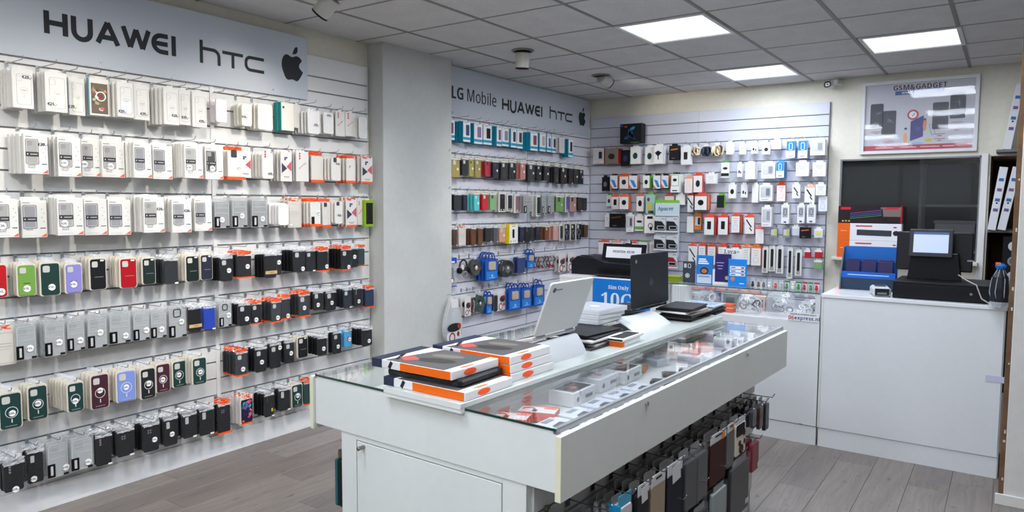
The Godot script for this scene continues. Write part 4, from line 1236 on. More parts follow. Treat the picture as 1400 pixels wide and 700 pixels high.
func till() -> void:
	# cash drawer
	var d := thing("cash_till", "black cash drawer box under the terminal on the service counter", "till", Vector3(-0.3, CY, CZ - 0.25))
	part(d, "body", box(0.5, 0.1, 0.4, 0.004), mat("#111214", 0.45), Vector3(0, 0.05, 0))
	part(d, "drawer_front", box(0.47, 0.075, 0.006, 0.002), mat("#15161a", 0.4), Vector3(0, 0.045, 0.202))
	part(d, "lock", disc(0.008, 0.004, 14), mat("#8a8c8e", 0.25, 0.9), Vector3(0.14, 0.05, 0.206))
	# terminal
	var t := thing("cash_terminal", "black touch terminal with small lit customer display", "terminal", Vector3(-0.36, CY + 0.1, CZ - 0.29))
	var m := mat("#131417", 0.4)
	part(t, "foot", poly("tfoot", PackedVector2Array([Vector2(-0.14, 0.0), Vector2(0.14, 0.0), Vector2(0.12, 0.16), Vector2(-0.12, 0.16)]), 0.08, 0.004), m)
	part(t, "screen_back", box(0.4, 0.235, 0.03, 0.006), m, Vector3(-0.01, 0.165, -0.045), Vector3(-0.1, 0, 0))
	var cd := part(t, "customer_display", box(0.225, 0.165, 0.024, 0.004), mat("#33353a", 0.4), Vector3(-0.02, 0.218, 0.05), Vector3(-0.12, 0, 0))
	var glow := StandardMaterial3D.new()
	glow.resource_name = "lit_screen"
	glow.albedo_color = Color("#c3cfe6")
	glow.emission_enabled = true
	glow.emission = Color("#b9c9ea")
	glow.emission_energy_multiplier = 0.35
	part(cd, "lit_screen", box(0.18, 0.122, 0.001), glow, Vector3(0, 0.004, 0.0124))
	part(cd, "screen_title", box(0.18, 0.014, 0.001), mat("#5b6b94", 0.4), Vector3(0, 0.058, 0.0132))
	part(t, "side_port", box(0.03, 0.008, 0.006), mat("#9a9b9c", 0.4), Vector3(0.178, 0.118, -0.026))
	part(t, "vent_strip", box(0.06, 0.008, 0.003), mat("#050506", 0.6), Vector3(-0.01, 0.006, 0.041))
	part(t, "power_cable", tube("tillcord2", [Vector3(0.1, 0.05, 0.0), Vector3(0.14, 0.03, 0.06), Vector3(0.18, 0.012, 0.14), Vector3(0.205, 0.006, 0.2), Vector3(0.216, 0.006, 0.25)], 0.0032, 6), mat("#b3aea6", 0.5))
	var cb := thing("grey_cable", "pale grey cable running from terminal to counter edge", "cable", Vector3(-0.2, CY, CZ - 0.06))
	part(cb, "cord", tube("tillcord", [Vector3(0.058, 0.108, 0.023), Vector3(0.064, 0.1, 0.026), Vector3(0.075, 0.07, 0.03), Vector3(0.09, 0.03, 0.035), Vector3(0.13, 0.006, 0.04), Vector3(0.19, 0.004, 0.035)], 0.0032, 6), mat("#b3aea6", 0.5))
	# card reader cradle
	var r := thing("card_reader", "grey and black card reader lying beside the cash drawer", "card reader", Vector3(-0.625, CY, CZ - 0.13), 0.25)
	part(r, "shell", box(0.1, 0.055, 0.16, 0.012), mat("#b9bcbf", 0.35), Vector3(0, 0.0275, 0))
	part(r, "front_plate", box(0.076, 0.04, 0.004, 0.002), mat("#1f2124", 0.4), Vector3(0.0, 0.028, 0.081))
	part(r, "keypad", box(0.06, 0.004, 0.09), mat("#2a2d31", 0.5), Vector3(0.0, 0.056, -0.02))
	part(r, "slot", box(0.05, 0.012, 0.004), mat("#6d747a", 0.4), Vector3(0, 0.02, 0.084))
	# blue SIM card stand
	var s := thing("sim_card_stand", "blue counter stand holding purple SIM card packs", "stand", Vector3(-0.73, CY, CZ - 0.42))
	part(s, "side_wing", poly("simw", PackedVector2Array([Vector2(-0.06, 0.0), Vector2(0.08, 0.0), Vector2(0.06, 0.1), Vector2(-0.02, 0.27), Vector2(-0.06, 0.27)]), 0.008), mat("#5b6673", 0.4), Vector3(-0.16, 0, 0), Vector3(0, -PI / 2, 0))
	part(s, "back_board", box(0.31, 0.27, 0.006), mat("#1b4f96", 0.4), Vector3(0, 0.135, -0.05))
	part(s, "header", box(0.31, 0.1, 0.004), mat("#2464b4", 0.4), Vector3(0, 0.225, -0.044))
	part(s, "front_lip", box(0.31, 0.04, 0.01), mat("#1d5cb0", 0.4), Vector3(0, 0.095, 0.05))
	part(s, "lip_print", box(0.24, 0.006, 0.001), mat("#a9c0e2", 0.5), Vector3(0, 0.096, 0.0556))
	part(s, "foot_panel", box(0.31, 0.075, 0.012), mat("#2b3a4e", 0.5), Vector3(0, 0.0375, 0.05))
	part(s, "base_tray", box(0.31, 0.006, 0.1), mat("#1b4f96", 0.4), Vector3(0, 0.078, 0.0))
	for i in 3:
		for k in 2:
			var q := thing("sim_card_pack", "purple SIM card pack, %s slot of the blue stand%s" % [["wall-side", "middle", "terminal-side"][i], "" if k == 0 else ", behind another"], "card pack", Vector3(-0.73 - 0.095 + 0.095 * i, CY + 0.082, CZ - 0.395 - 0.02 * k), 0.0, "SIM packs in the blue stand")
			part(q, "card", box(0.082, 0.1 + 0.012 * k, 0.008, 0.001), mat("#2a2450", 0.4), Vector3(0, 0.05 + 0.006 * k, 0), Vector3(-0.15, 0, 0))
			part(q, "print_line", box(0.05, 0.006, 0.001), mat("#8f86b8", 0.5), Vector3(-0.008, 0.085 + 0.012 * k, -0.006), Vector3(-0.15, 0, 0))
			part(q, "pale_corner", box(0.03, 0.03, 0.001), mat("#b9b0d6", 0.5), Vector3(0.02, 0.03, 0.002), Vector3(-0.15, 0, 0))
	# keyboard cartons on the window sill
	for i in 3:
		var kb := thing("keyboard_carton", ["orange and white keyboard carton at the bottom of the sill stack", "white keyboard carton with orange end on the sill, second up", "dark gaming keyboard carton on top of the sill stack"][i], "carton", Vector3(-1.0, 1.0405 + 0.151 * i, BACK_Z + 0.065), 0.0, "keyboard cartons on the window sill")
		part(kb, "carton", box(0.5, 0.15, 0.1, 0.002), mat("#e3e3e6" if i < 2 else "#2a1d20", 0.4), Vector3(0, 0.075, 0))
		if i < 2:
			part(kb, "orange_end", box(0.1, 0.149, 0.101), mat("#e8641a", 0.4), Vector3(-0.2, 0.075, 0.0005))
			part(kb, "keyboard_print", box(0.27, 0.05, 0.001), mat("#2c2e33", 0.4), Vector3(0.04, 0.07, 0.0505), Vector3(0, 0, -0.02))
			for r2 in 3:
				part(kb, "key_row_print", box(0.25, 0.003, 0.0006), mat("#5d616a", 0.4), Vector3(0.04, 0.057 + 0.013 * r2, 0.0513), Vector3(0, 0, -0.02))
			part(kb, "mouse_print", ellipse(0.05, 0.044, 0.001), mat("#26282c", 0.4), Vector3(0.21, 0.07, 0.0505))
			part(kb, "red_title", box(0.13, 0.012, 0.001), mat("#c9492f", 0.4), Vector3(-0.04, 0.128, 0.0505))
			part(kb, "red_badge", ellipse(0.03, 0.012, 0.001), mat("#b8343c", 0.4), Vector3(0.2, 0.12, 0.0505))
			part(kb, "print_line", box(0.05, 0.004, 0.001), mat("#f0c4a4", 0.5), Vector3(-0.2, 0.085, 0.0513))
		else:
			part(kb, "keyboard_print", box(0.27, 0.065, 0.001), mat("#17181d", 0.4), Vector3(-0.03, 0.078, 0.0505), Vector3(0, 0, 0.12))
			for r2 in 4:
				part(kb, "key_row_print", box(0.25, 0.005, 0.0006), mat(["#4f8a5c", "#4a6f9a", "#6a4f9a", "#8a4f86"][r2], 0.4), Vector3(-0.03, 0.056 + 0.015 * r2, 0.0513), Vector3(0, 0, 0.12))
			part(kb, "mouse_print", ellipse(0.06, 0.03, 0.001), mat("#1a1a1c", 0.4), Vector3(0.12, 0.032, 0.0508))
			part(kb, "warm_print", box(0.16, 0.08, 0.0006), mat("#7c6a66", 0.4), Vector3(0.165, 0.1, 0.0504))
			part(kb, "red_title", box(0.08, 0.022, 0.001), mat("#c4283a", 0.4), Vector3(-0.19, 0.13, 0.0508))
			part(kb, "red_title", box(0.1, 0.016, 0.001), mat("#c4283a", 0.4), Vector3(0.17, 0.13, 0.0512))
			part(kb, "red_edge", box(0.012, 0.149, 0.101), mat("#a3202e", 0.4), Vector3(0.2445, 0.075, 0.0005))
			for e in 3:
				part(kb, "yellow_icon", box(0.014, 0.012, 0.001), mat("#c9a24a", 0.4), Vector3(-0.21 + 0.025 * e, 0.02, 0.0508))
	# bagged black umbrella-like roll at the counter end
	var bag := thing("bagged_roll", "black roll in clear plastic hanging by the timber edge", "bag", Vector3(-0.03, CY, CZ + 0.03))
	part(bag, "roll", lathe("roll", [Vector2(0.0, 0.0), Vector2(0.03, 0.004), Vector2(0.042, 0.03), Vector2(0.044, 0.1), Vector2(0.038, 0.16), Vector2(0.02, 0.19), Vector2(0.012, 0.21), Vector2(0, 0.212)], 18), mat("#23262b", 0.35))
	for a in 7:
		part(bag, "plastic_fold", tube("fold%d" % a, [Vector3(cos(a * 0.9) * 0.034, 0.02, sin(a * 0.9) * 0.034), Vector3(cos(a * 0.9 + 0.2) * 0.047, 0.08, sin(a * 0.9 + 0.2) * 0.047), Vector3(cos(a * 0.9 + 0.1) * 0.04, 0.15, sin(a * 0.9 + 0.1) * 0.04), Vector3(cos(a * 0.9) * 0.016, 0.2, sin(a * 0.9) * 0.016)], 0.0022, 5), clear_mat("#dfe6ec", 0.35, 0.15))
	part(bag, "blue_knot", lathe("knotb", [Vector2(0.0, 0.2), Vector2(0.02, 0.205), Vector2(0.026, 0.22), Vector2(0.014, 0.232), Vector2(0.0, 0.234)], 10), mat("#1f6fc0", 0.4))
	part(bag, "coloured_tag", box(0.024, 0.012, 0.02), mat("#d8743a", 0.4), Vector3(-0.012, 0.232, 0.006))
	part(bag, "plastic_foot", lathe("bagfoot", [Vector2(0.0, -0.0005), Vector2(0.05, 0.0), Vector2(0.046, 0.02), Vector2(0.04, 0.03)], 14), clear_mat("#e6ecf2", 0.3, 0.15))
	# wall camera
	var c := thing("wall_camera", "small white security camera with black oval face below the ceiling", "camera", Vector3(-1.37, 2.53, BACK_Z + 0.11), -0.35)
	part(c, "bracket", box(0.05, 0.05, 0.1, 0.01), mat("#c4c4c0", 0.5), Vector3(0.05, 0.05, -0.06))
	part(c, "housing", slab(0.075, 0.062, 0.05, 0.026, 0.006), mat("#e4e4e2", 0.4), Vector3(0, 0.03, -0.01))
	part(c, "black_face", rframe(0.07, 0.056, 0.024, 0.013, 0.004), mat("#121314", 0.3), Vector3(0, 0.03, 0.016))
	part(c, "lens", disc(0.006, 0.004, 14), mat("#0c0c0d", 0.1), Vector3(0, 0.03, 0.017))
	framed_poster()

func framed_poster() -> void:
	var t := thing("repair_poster", "framed phone repair poster with cracked phones on the back wall", "poster", Vector3(-0.679, 1.943, BACK_Z + 0.001))
	var w := 0.86
	var h := 0.615
	part(t, "frame", rframe(w, h, 0.004, 0.026, 0.03), mat("#d9dadc", 0.35), Vector3(0, h / 2, 0.016))
	part(t, "sheet", box(w - 0.05, h - 0.05, 0.004), mat("#bcbcc4", 0.5), Vector3(0, h / 2, 0.014))
	var z := 0.0172
	part(t, "title", words("GSM&GADGET", 0.042, bold, 0.0006), mat("#26262b", 0.5), Vector3(0.005, 0.552, z))
	var bb := part(t, "web_band", box(0.36, 0.034, 0.0008), mat("#2a5f9c", 0.5), Vector3(0.005, 0.508, z))
	part(bb, "web_text", words("WWW.GSM-GADGET", 0.02, bold, 0.0006), mat("#d3dcea", 0.5), Vector3(0, 0, 0.0008))
	part(t, "red_band", box(w - 0.06, 0.042, 0.0008), mat("#a32334", 0.5), Vector3(-0.004, 0.049, z))
	for q in [[-0.24, 0.14], [-0.06, 0.12], [0.1, 0.14], [0.23, 0.08]]:
		part(t, "address_print", box(q[1], 0.008, 0.0008), mat("#d9a8ae", 0.5), Vector3(q[0], 0.05, z + 0.0006))
	for q in [[-0.31, 0.33, 0.1, 0.2], [-0.215, 0.265, 0.11, 0.2], [0.165, 0.3, 0.115, 0.22], [0.285, 0.38, 0.11, 0.22]]:
		var ph := part(t, "cracked_phone", slab(q[2], q[3], 0.0012, 0.012), mat("#262a38", 0.4), Vector3(q[0], q[1], z + 0.0004))
		var r := RandomNumberGenerator.new()
		r.seed = int(q[0] * 1000.0)
		for k in 9:
			var a := r.randf() * TAU
			var l := r.randf_range(0.02, 0.04)
			part(ph, "crack_line", box(0.0012, l, 0.0004), mat("#8b93a8", 0.5), Vector3(cos(a) * l * 0.5 + 0.012, sin(a) * l * 0.5 + 0.02, 0.0008), Vector3(0, 0, a - PI / 2))
	# middle picture: a blue phone with workers around it
	var mp := part(t, "tall_phone_print", poly("postphone", PackedVector2Array([Vector2(-0.045, 0.0), Vector2(0.05, 0.035), Vector2(0.05, 0.21), Vector2(-0.045, 0.165)]), 0.001), mat("#312e74", 0.5), Vector3(-0.005, 0.1, z + 0.0003))
	part(mp, "gear_print", ring(0.016, 0.005), mat("#5a56a4", 0.5), Vector3(0.012, 0.1, 0.0008))
	for q in [[-0.085, 0.1, 0.03, 0.09, "#d0a070"], [-0.085, 0.2, 0.022, 0.02, "#3a2f2a"], [0.055, 0.2, 0.028, 0.1, "#cc8a4a"], [0.055, 0.27, 0.02, 0.02, "#3a2c26"], [0.085, 0.095, 0.06, 0.028, "#c2b63a"], [0.005, 0.075, 0.09, 0.02, "#7fb2d8"]]:
		part(t, "figure_print", ellipse(q[2], q[3], 0.0008), mat(q[4], 0.5), Vector3(q[0], q[1] + q[3] * 0.3, z + 0.0006))
	part(t, "ladder_print", rframe(0.03, 0.09, 0.002, 0.004), mat("#5f7f8a", 0.5), Vector3(0.11, 0.19, z), Vector3(0, 0, 0.25))
	var bd := part(t, "round_badge", ring(0.043, 0.014), mat("#b0343c", 0.5), Vector3(-0.035, 0.32, z))
	part(bd, "badge_core", disc(0.029, 0.0008, 20), mat("#e2e0e2", 0.5), Vector3.ZERO)
	part(bd, "tick", box(0.006, 0.03, 0.0008), mat("#4a4a4e", 0.5), Vector3(0.004, 0, 0.0008), Vector3(0, 0, -0.6))
	for q in [[-0.31, 0.19], [-0.21, 0.13], [-0.21, 0.1], [0.165, 0.15], [0.165, 0.11], [0.285, 0.24], [0.285, 0.19]]:
		part(t, "price_line", box(0.08, 0.006, 0.0006), mat("#a8606a", 0.5), Vector3(q[0], q[1], z))
		part(t, "price_line", box(0.03, 0.006, 0.0006), mat("#4a4a50", 0.5), Vector3(q[0], q[1] - 0.014, z))
	var gl := StandardMaterial3D.new()
	gl.resource_name = "poster_glazing"
	gl.albedo_color = Color(1, 1, 1, 0.04)
	gl.transparency = BaseMaterial3D.TRANSPARENCY_ALPHA
	gl.roughness = 0.04
	gl.metallic_specular = 0.3
	part(t, "glazing", box(w - 0.05, h - 0.05, 0.002), gl, Vector3(0, h / 2, 0.0215))

# bags of cables, boxes inside the glass case
func cable_bags() -> void:
	var y := 0.776
	var bags := [[-1.7, 0.19, 0.13, "bag of white cable coils beside the orange carton"], [-1.4, 0.17, 0.12, "clear tub of white cable coils beside the orange carton"], [-1.2, 0.2, 0.19, "large crumpled bag of cables in the glass case"], [-1.02, 0.13, 0.12, "bag of cables behind the red and blue sticker"]]
	for i in bags.size():
		var q: Array = bags[i]
		var t := thing("cable_bag", q[3], "bag", Vector3(q[0], y, CZ - 0.13), 0.0, "bags of cables in the glass case")
		var w: float = q[1]
		var h: float = min(q[2], 0.16)
		for k in 12:
			var r := RandomNumberGenerator.new()
			r.seed = i * 40 + k
			var c := Vector3(r.randf_range(-0.36, 0.36) * w, r.randf_range(0.18, 0.7) * h, r.randf_range(-0.05, 0.06))
			var ax := Vector3(r.randf_range(-1, 1), r.randf_range(-1, 1), r.randf_range(0.2, 1)).normalized()
			var u := ax.cross(Vector3(0.2, 1, 0.1)).normalized()
			var v := ax.cross(u)
			var rr := r.randf_range(0.016, 0.026)
			var pts := []
			for j in 13:
				var a := TAU * j / 12.0
				var pt: Vector3 = c + (u * cos(a) + v * sin(a)) * rr
				pt.y = max(pt.y, 0.006)
				pts.append(pt)
			part(t, "cable_coil", tube("cb%d_%d" % [i, k], pts, 0.0042, 5), mat(["#dfe3e6", "#c9ced3", "#e8eaec", "#3a3d42"][k % 4 if k % 5 != 0 else 3], 0.4))
		var f := thing_film(t, w, h, i)
		f.name = "plastic_bag"
	var ob := thing("orange_carton", "orange carton with white band inside the glass case", "carton", Vector3(-1.545, y, CZ - 0.1))
	part(ob, "carton", box(0.1, 0.055, 0.08, 0.002), mat("#e25f2a", 0.4), Vector3(0, 0.0275, 0))
	part(ob, "white_band", box(0.101, 0.004, 0.081), mat("#e8d9d0", 0.4), Vector3(0, 0.03, 0))
	var back := [[-1.83, 0.07, 0.09, "#b9bdc0", "grey boxed charger at the printer end of the glass case"], [-1.72, 0.12, 0.1, "#4a5c82", "blue cloth pouch inside the glass case"], [-1.58, 0.1, 0.1, "#7c8c88", "grey-green camera pouch inside the glass case"], [-1.47, 0.07, 0.1, "#dfe0d8", "white carton standing behind the cable tub"], [-1.38, 0.08, 0.1, "#d8b8ac", "pale pink carton behind the cable tub"], [-1.3, 0.08, 0.09, "#3c3836", "dark brown pouch behind the crumpled bag"], [-1.03, 0.06, 0.1, "#bfc6cc", "pale carton behind the sticker"]]
	for q in back:
		var t := thing("case_stock_box", q[4], "box", Vector3(q[0], y, CZ - 0.3), 0.1, "stock at the back of the glass case")
		part(t, "body", box(q[1], q[2], 0.06, 0.004), mat(q[3], 0.5), Vector3(0, q[2] / 2, 0))
		part(t, "print", box(q[1] * 0.6, q[2] * 0.5, 0.001), mat("#55585c", 0.5), Vector3(0, q[2] * 0.5, 0.0304))
	var wb := thing("ribbed_box", "white ribbed box beneath the olive box behind the black laptop", "box", Vector3(-1.975, CY - 0.0005, CZ - 0.2))
	wb.position = Vector3(-1.87, 0.776, CZ - 0.11)
	part(wb, "body", box(0.1, 0.16, 0.12, 0.003), mat("#dcdedd", 0.5), Vector3(0, 0.08, 0))
	for k in 5:
		part(wb, "rib", box(0.006, 0.156, 0.004), mat("#cfd1d0", 0.5), Vector3(-0.04 + 0.02 * k, 0.08, 0.061))

func thing_film(t: Node3D, w: float, h: float, i: int) -> MeshInstance3D:
	var r := RandomNumberGenerator.new()
	r.seed = 900 + i
	var st := start()
	var g := []
	var nu := 14
	for y in 6:
		var row := []
		for x in nu:
			var a := TAU * x / nu
			var f: float = [0.9, 1.0, 1.0, 0.95, 0.8, 0.35][y]
			row.append(Vector3(cos(a) * w * 0.5 * f, 0.002 + h * y / 5.0, sin(a) * 0.075 * f) + Vector3(r.randf_range(-1, 1), r.randf_range(-0.5, 0.5) * (1.0 if y > 0 else 0.0), r.randf_range(-1, 1)) * 0.007)
		g.append(row)
	for y in 5:
		for x in nu:
			var x2 := (x + 1) % nu
			var o: Vector3 = g[y][x] - Vector3(0, g[y][x].y, 0)
			tri(st, g[y][x], g[y][x2], g[y + 1][x2], o)
			tri(st, g[y][x], g[y + 1][x2], g[y + 1][x], o)
	return part(t, "plastic_bag", st.commit(), clear_mat("#eef2f6", 0.25, 0.15))

# leaflets and packs standing on the glass top
func glass_top_stock() -> void:
	var y := 0.9555
	var ol := thing("olive_box", "flat olive green box on the glass counter beside the black laptop", "box", Vector3(-1.94, y, CZ - 0.12))
	part(ol, "body", box(0.13, 0.038, 0.1, 0.002), mat("#7d8a1c", 0.5), Vector3(0, 0.019, 0))
	part(ol, "lid_line", box(0.131, 0.002, 0.101), mat("#656f18", 0.5), Vector3(0, 0.028, 0))
	var p := thing("dark_phone_pack", "dark phone pack in clear case standing on the glass counter", "pack", Vector3(-1.812, y, CZ - 0.09))
	part(p, "card", box(0.084, 0.148, 0.016, 0.002), mat("#2f3640", 0.4), Vector3(0, 0.074, 0))
	part(p, "round_badge", ring(0.016, 0.004), mat("#dfe2e4", 0.4), Vector3(-0.008, 0.05, 0.0086))
	part(p, "badge_core", disc(0.009, 0.0008, 14), mat("#c9ccd0", 0.4), Vector3(-0.008, 0.05, 0.0086))
	part(p, "pale_print", box(0.018, 0.028, 0.0008), mat("#c9d0d6", 0.4), Vector3(-0.024, 0.118, 0.0086))
	part(p, "camera_print", rframe(0.022, 0.03, 0.005, 0.004), mat("#c9d0d6", 0.4), Vector3(0.006, 0.118, 0.0086))
	part(p, "clear_sleeve", box(0.09, 0.15, 0.02, 0.002), film(), Vector3(0, 0.075, 0))
	var b := thing("blue_leaflet_box", "blue leaflet holder with bowl picture on the glass counter", "leaflet", Vector3(-1.7, y, CZ - 0.09))
	part(b, "card", box(0.112, 0.195, 0.02, 0.001), mat("#1f7ccb", 0.4), Vector3(0, 0.0975, 0))
	for k in 3:
		part(b, "white_lettering", box(0.05 + 0.012 * k, 0.01, 0.0008), mat("#e6ecf2", 0.4), Vector3(-0.014 + 0.004 * k, 0.168 - 0.014 * k, 0.0106))
	part(b, "bowl_print", ellipse(0.06, 0.05, 0.0008), mat("#4a2c22", 0.4), Vector3(0.0, 0.09, 0.0106))
	part(b, "food_print", ellipse(0.04, 0.03, 0.0008), mat("#b5795a", 0.4), Vector3(0.0, 0.088, 0.0112))
	part(b, "pale_foot", box(0.1, 0.06, 0.0008), mat("#c3d0de", 0.4), Vector3(0, 0.034, 0.0106))
	part(b, "print_line", box(0.08, 0.006, 0.0006), mat("#5a7ca4", 0.4), Vector3(0, 0.05, 0.0113))
	var u := thing("purple_leaflet_box", "purple leaflets in a white holder on the glass counter", "leaflet", Vector3(-1.578, y, CZ - 0.09))
	part(u, "holder", box(0.128, 0.1, 0.03, 0.002), mat("#dedfdc", 0.4), Vector3(0, 0.05, -0.004))
	part(u, "leaflet", box(0.108, 0.19, 0.012, 0.001), mat("#2f2760", 0.4), Vector3(0.006, 0.115, 0.006))
	part(u, "gold_seal", disc(0.013, 0.0008, 14), mat("#cfae52", 0.4), Vector3(0.035, 0.05, 0.0126))
	for k in 3:
		part(u, "print_line", box(0.05 - 0.01 * k, 0.005, 0.0006), mat("#a9a3cf", 0.4), Vector3(-0.012, 0.15 - 0.02 * k, 0.0124))
	var ly := thing("white_header_card", "white Lyca header card above the purple leaflets", "card", Vector3(-1.525, y, CZ - 0.125))
	ly.set_meta("label", "white lettered header card standing behind the purple leaflets")
	part(ly, "card", box(0.14, 0.245, 0.004, 0.001), mat("#e0e2e0", 0.4), Vector3(0, 0.1225, 0))
	part(ly, "card_text", words("Lyca+", 0.026, serif, 0.0006), mat("#4a4e54", 0.5), Vector3(-0.004, 0.224, 0.0024))
	var pr := thing("blue_price_leaflet", "bright blue leaflet with white price bars on the glass counter", "leaflet", Vector3(-1.462, y, CZ - 0.045))
	part(pr, "card", box(0.122, 0.182, 0.004, 0.001), mat("#1c86de", 0.4), Vector3(0, 0.091, 0))
	for k in 3:
		part(pr, "white_bar", box(0.1, 0.018, 0.0008), mat("#e9eef4", 0.4), Vector3(0, 0.126 - 0.023 * k, 0.0024))
		part(pr, "bar_print", box(0.03, 0.006, 0.0006), mat("#3b5c88", 0.4), Vector3(-0.028, 0.126 - 0.023 * k, 0.0031))
		part(pr, "bar_print", box(0.02, 0.008, 0.0006), mat("#33404e", 0.4), Vector3(0.034, 0.126 - 0.023 * k, 0.0031))
	part(pr, "red_line", box(0.1, 0.003, 0.0006), mat("#a8607c", 0.4), Vector3(0, 0.142, 0.0024))
	part(pr, "orange_disc", disc(0.014, 0.0008, 16), mat("#e0813c", 0.4), Vector3(-0.03, 0.05, 0.0024))
	part(pr, "pale_print", box(0.03, 0.006, 0.0006), mat("#cfe0f0", 0.4), Vector3(0.03, 0.022, 0.0024))
	# small trinkets along the glass
	var tr := [["#26303a", "dark cap"], ["#7c5c50", "brown"], ["#6d7276", "grey"], ["#d8d9d8", "white"], ["#c9584a", "red-topped"], ["#b9bcbf", "silver"], ["#4a8a4c", "green-topped"], ["#d2d5d4", "pale"], ["#3f8a44", "green"], ["#a83a42", "red"], ["#479048", "leaf green"], ["#b3343c", "crimson"]]
	for i in tr.size():
		var t := thing("trinket_pack", "%s trinket pack standing on the glass, %s from the leaflets" % [tr[i][1], ordinal(i)], "trinket", Vector3(-1.375 + 0.036 * i, y, CZ - 0.1), 0.2 * sin(i * 2.0), "trinkets along the glass counter")
		part(t, "card", box(0.028, 0.044, 0.008, 0.001), mat("#c9cccb", 0.4), Vector3(0, 0.022, -0.003))
		part(t, "figure", lathe("trk%d" % (i % 3), [Vector2(0.0, 0.0), Vector2(0.008, 0.0), Vector2(0.01, 0.012 + 0.003 * (i % 3)), Vector2(0.005, 0.022), Vector2(0.008, 0.03), Vector2(0.0, 0.036)], 10), mat(tr[i][0], 0.4), Vector3(0, 0.004, 0.009))
		part(t, "top_fold", box(0.03, 0.01, 0.009), mat(tr[i][0] if i > 4 else "#b4b7b8", 0.4), Vector3(0, 0.049, -0.003))

# ---------------------------------------------------------------------  niche behind the counter
func build_back_room_corner() -> void:
	var n := thing("brown_cupboard", "open brown timber niche with a shelf behind the counter end", "cupboard", Vector3(0.22, 0, BACK_Z - 0.12))
	var m := timber()
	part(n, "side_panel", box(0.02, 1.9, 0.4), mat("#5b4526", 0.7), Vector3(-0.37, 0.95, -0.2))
	part(n, "side_panel", box(0.02, 1.9, 0.4), m, Vector3(0.38, 0.95, -0.2))
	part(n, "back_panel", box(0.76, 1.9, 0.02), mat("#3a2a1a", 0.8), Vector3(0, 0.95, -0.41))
	part(n, "top_panel", box(0.76, 0.02, 0.4), m, Vector3(0, 1.89, -0.2))
	part(n, "shelf", box(0.74, 0.02, 0.5), mat("#8d8b86", 0.5), Vector3(0, 1.295, -0.13))
	var sh := thing("wall_shelf", "small grey wall shelf above the brown niche", "shelf", Vector3(-0.03, 1.925, BACK_Z + 0.1))
	part(sh, "board", box(0.17, 0.022, 0.2, 0.003), mat("#6f7072", 0.5), Vector3(0, 0.0, 0))
	var rows := [[-0.045, 1.937, 0.5, -0.13, "long white carton leaning on the small wall shelf", 0.1], [-0.12, 1.306, 0.5, -0.12, "long white carton leaning in the niche, beside the post", 0.06], [-0.045, 1.306, 0.5, -0.16, "long white carton leaning in the niche, beside the timber edge", 0.05]]
	for q in rows:
		var t := thing("long_white_carton", q[4], "carton", Vector3(q[0], q[1], BACK_Z + q[5]), 0.0, "long white cartons behind the counter")
		var body := part(t, "carton", box(0.055, q[2], 0.1, 0.002), mat("#dcdcdf", 0.45), Vector3(0.03, q[2] / 2, 0), Vector3(0, 0, q[3]))
		for k in 4:
			part(body, "blue_label", box(0.032, 0.024, 0.001), mat(["#2f6fb0", "#7c5c8c", "#3a6f9c", "#6d5a8a"][k], 0.5), Vector3(0, 0.15 - 0.08 * k, 0.0508))
		part(body, "round_hole", disc(0.007, 0.001, 12), mat("#1d1d1f", 0.5), Vector3(0, -0.035, 0.0508))
	var tw := thing("speaker_tower", "black speaker tower with three pale rings in the niche", "speaker", Vector3(0.035, 0.78, BACK_Z - 0.06))
	part(tw, "cabinet", box(0.15, 0.48, 0.2, 0.004), mat("#141416", 0.5), Vector3(0, 0.24, 0))
	for k in 3:
		part(tw, "ring", ring(0.04, 0.014, 0.01), mat(["#cfd0d2", "#8d8e94", "#c3c4cc"][k], 0.3), Vector3(0.0, 0.4 - 0.12 * k, 0.104))
		part(tw, "cone", disc(0.027, 0.008, 18), mat(["#e3e3e4", "#5b5c62", "#b9bac4"][k], 0.3), Vector3(0.0, 0.4 - 0.12 * k, 0.102))
	var st := thing("niche_plinth", "dark block the speaker tower stands on in the niche", "block", Vector3(0.035, 0, BACK_Z - 0.06))
	part(st, "block", box(0.2, 0.779, 0.22), mat("#1a1816", 0.7), Vector3(0, 0.3895, 0))

# =====================================================================  packs on hooks
# every pack: origin at the foot of its front face, +z towards the shopper

func price(t: Node3D, w: float, h: float, p: Array, s: String, sticker := true, r := 0.0155) -> void:
	if p.is_empty():
		return
	var at := Vector3(clampf(p[0], -w / 2 + 0.012, w / 2 - 0.012), clampf(h - p[1], 0.015, h - 0.015), 0.0022)
	if sticker:
		var d := part(t, "price_sticker", disc(r, 0.0006), mat("#f2f2f0", 0.5), at)
		part(d, "price_text", words(s, r * 0.62, bold, 0.0005), mat("#15161c", 0.6), Vector3(0, 0, 0.0006))
	else:
		part(t, "price_text", words(s, 0.013, bold, 0.0005), mat("#1c1e30", 0.6), at)

func bars(t: Node3D, list: Array, z: float) -> void:
	for b in list:
		part(t, "print_line", box(b[2], b[3], 0.0005), mat(b[4], 0.6), Vector3(b[0], b[1], z))

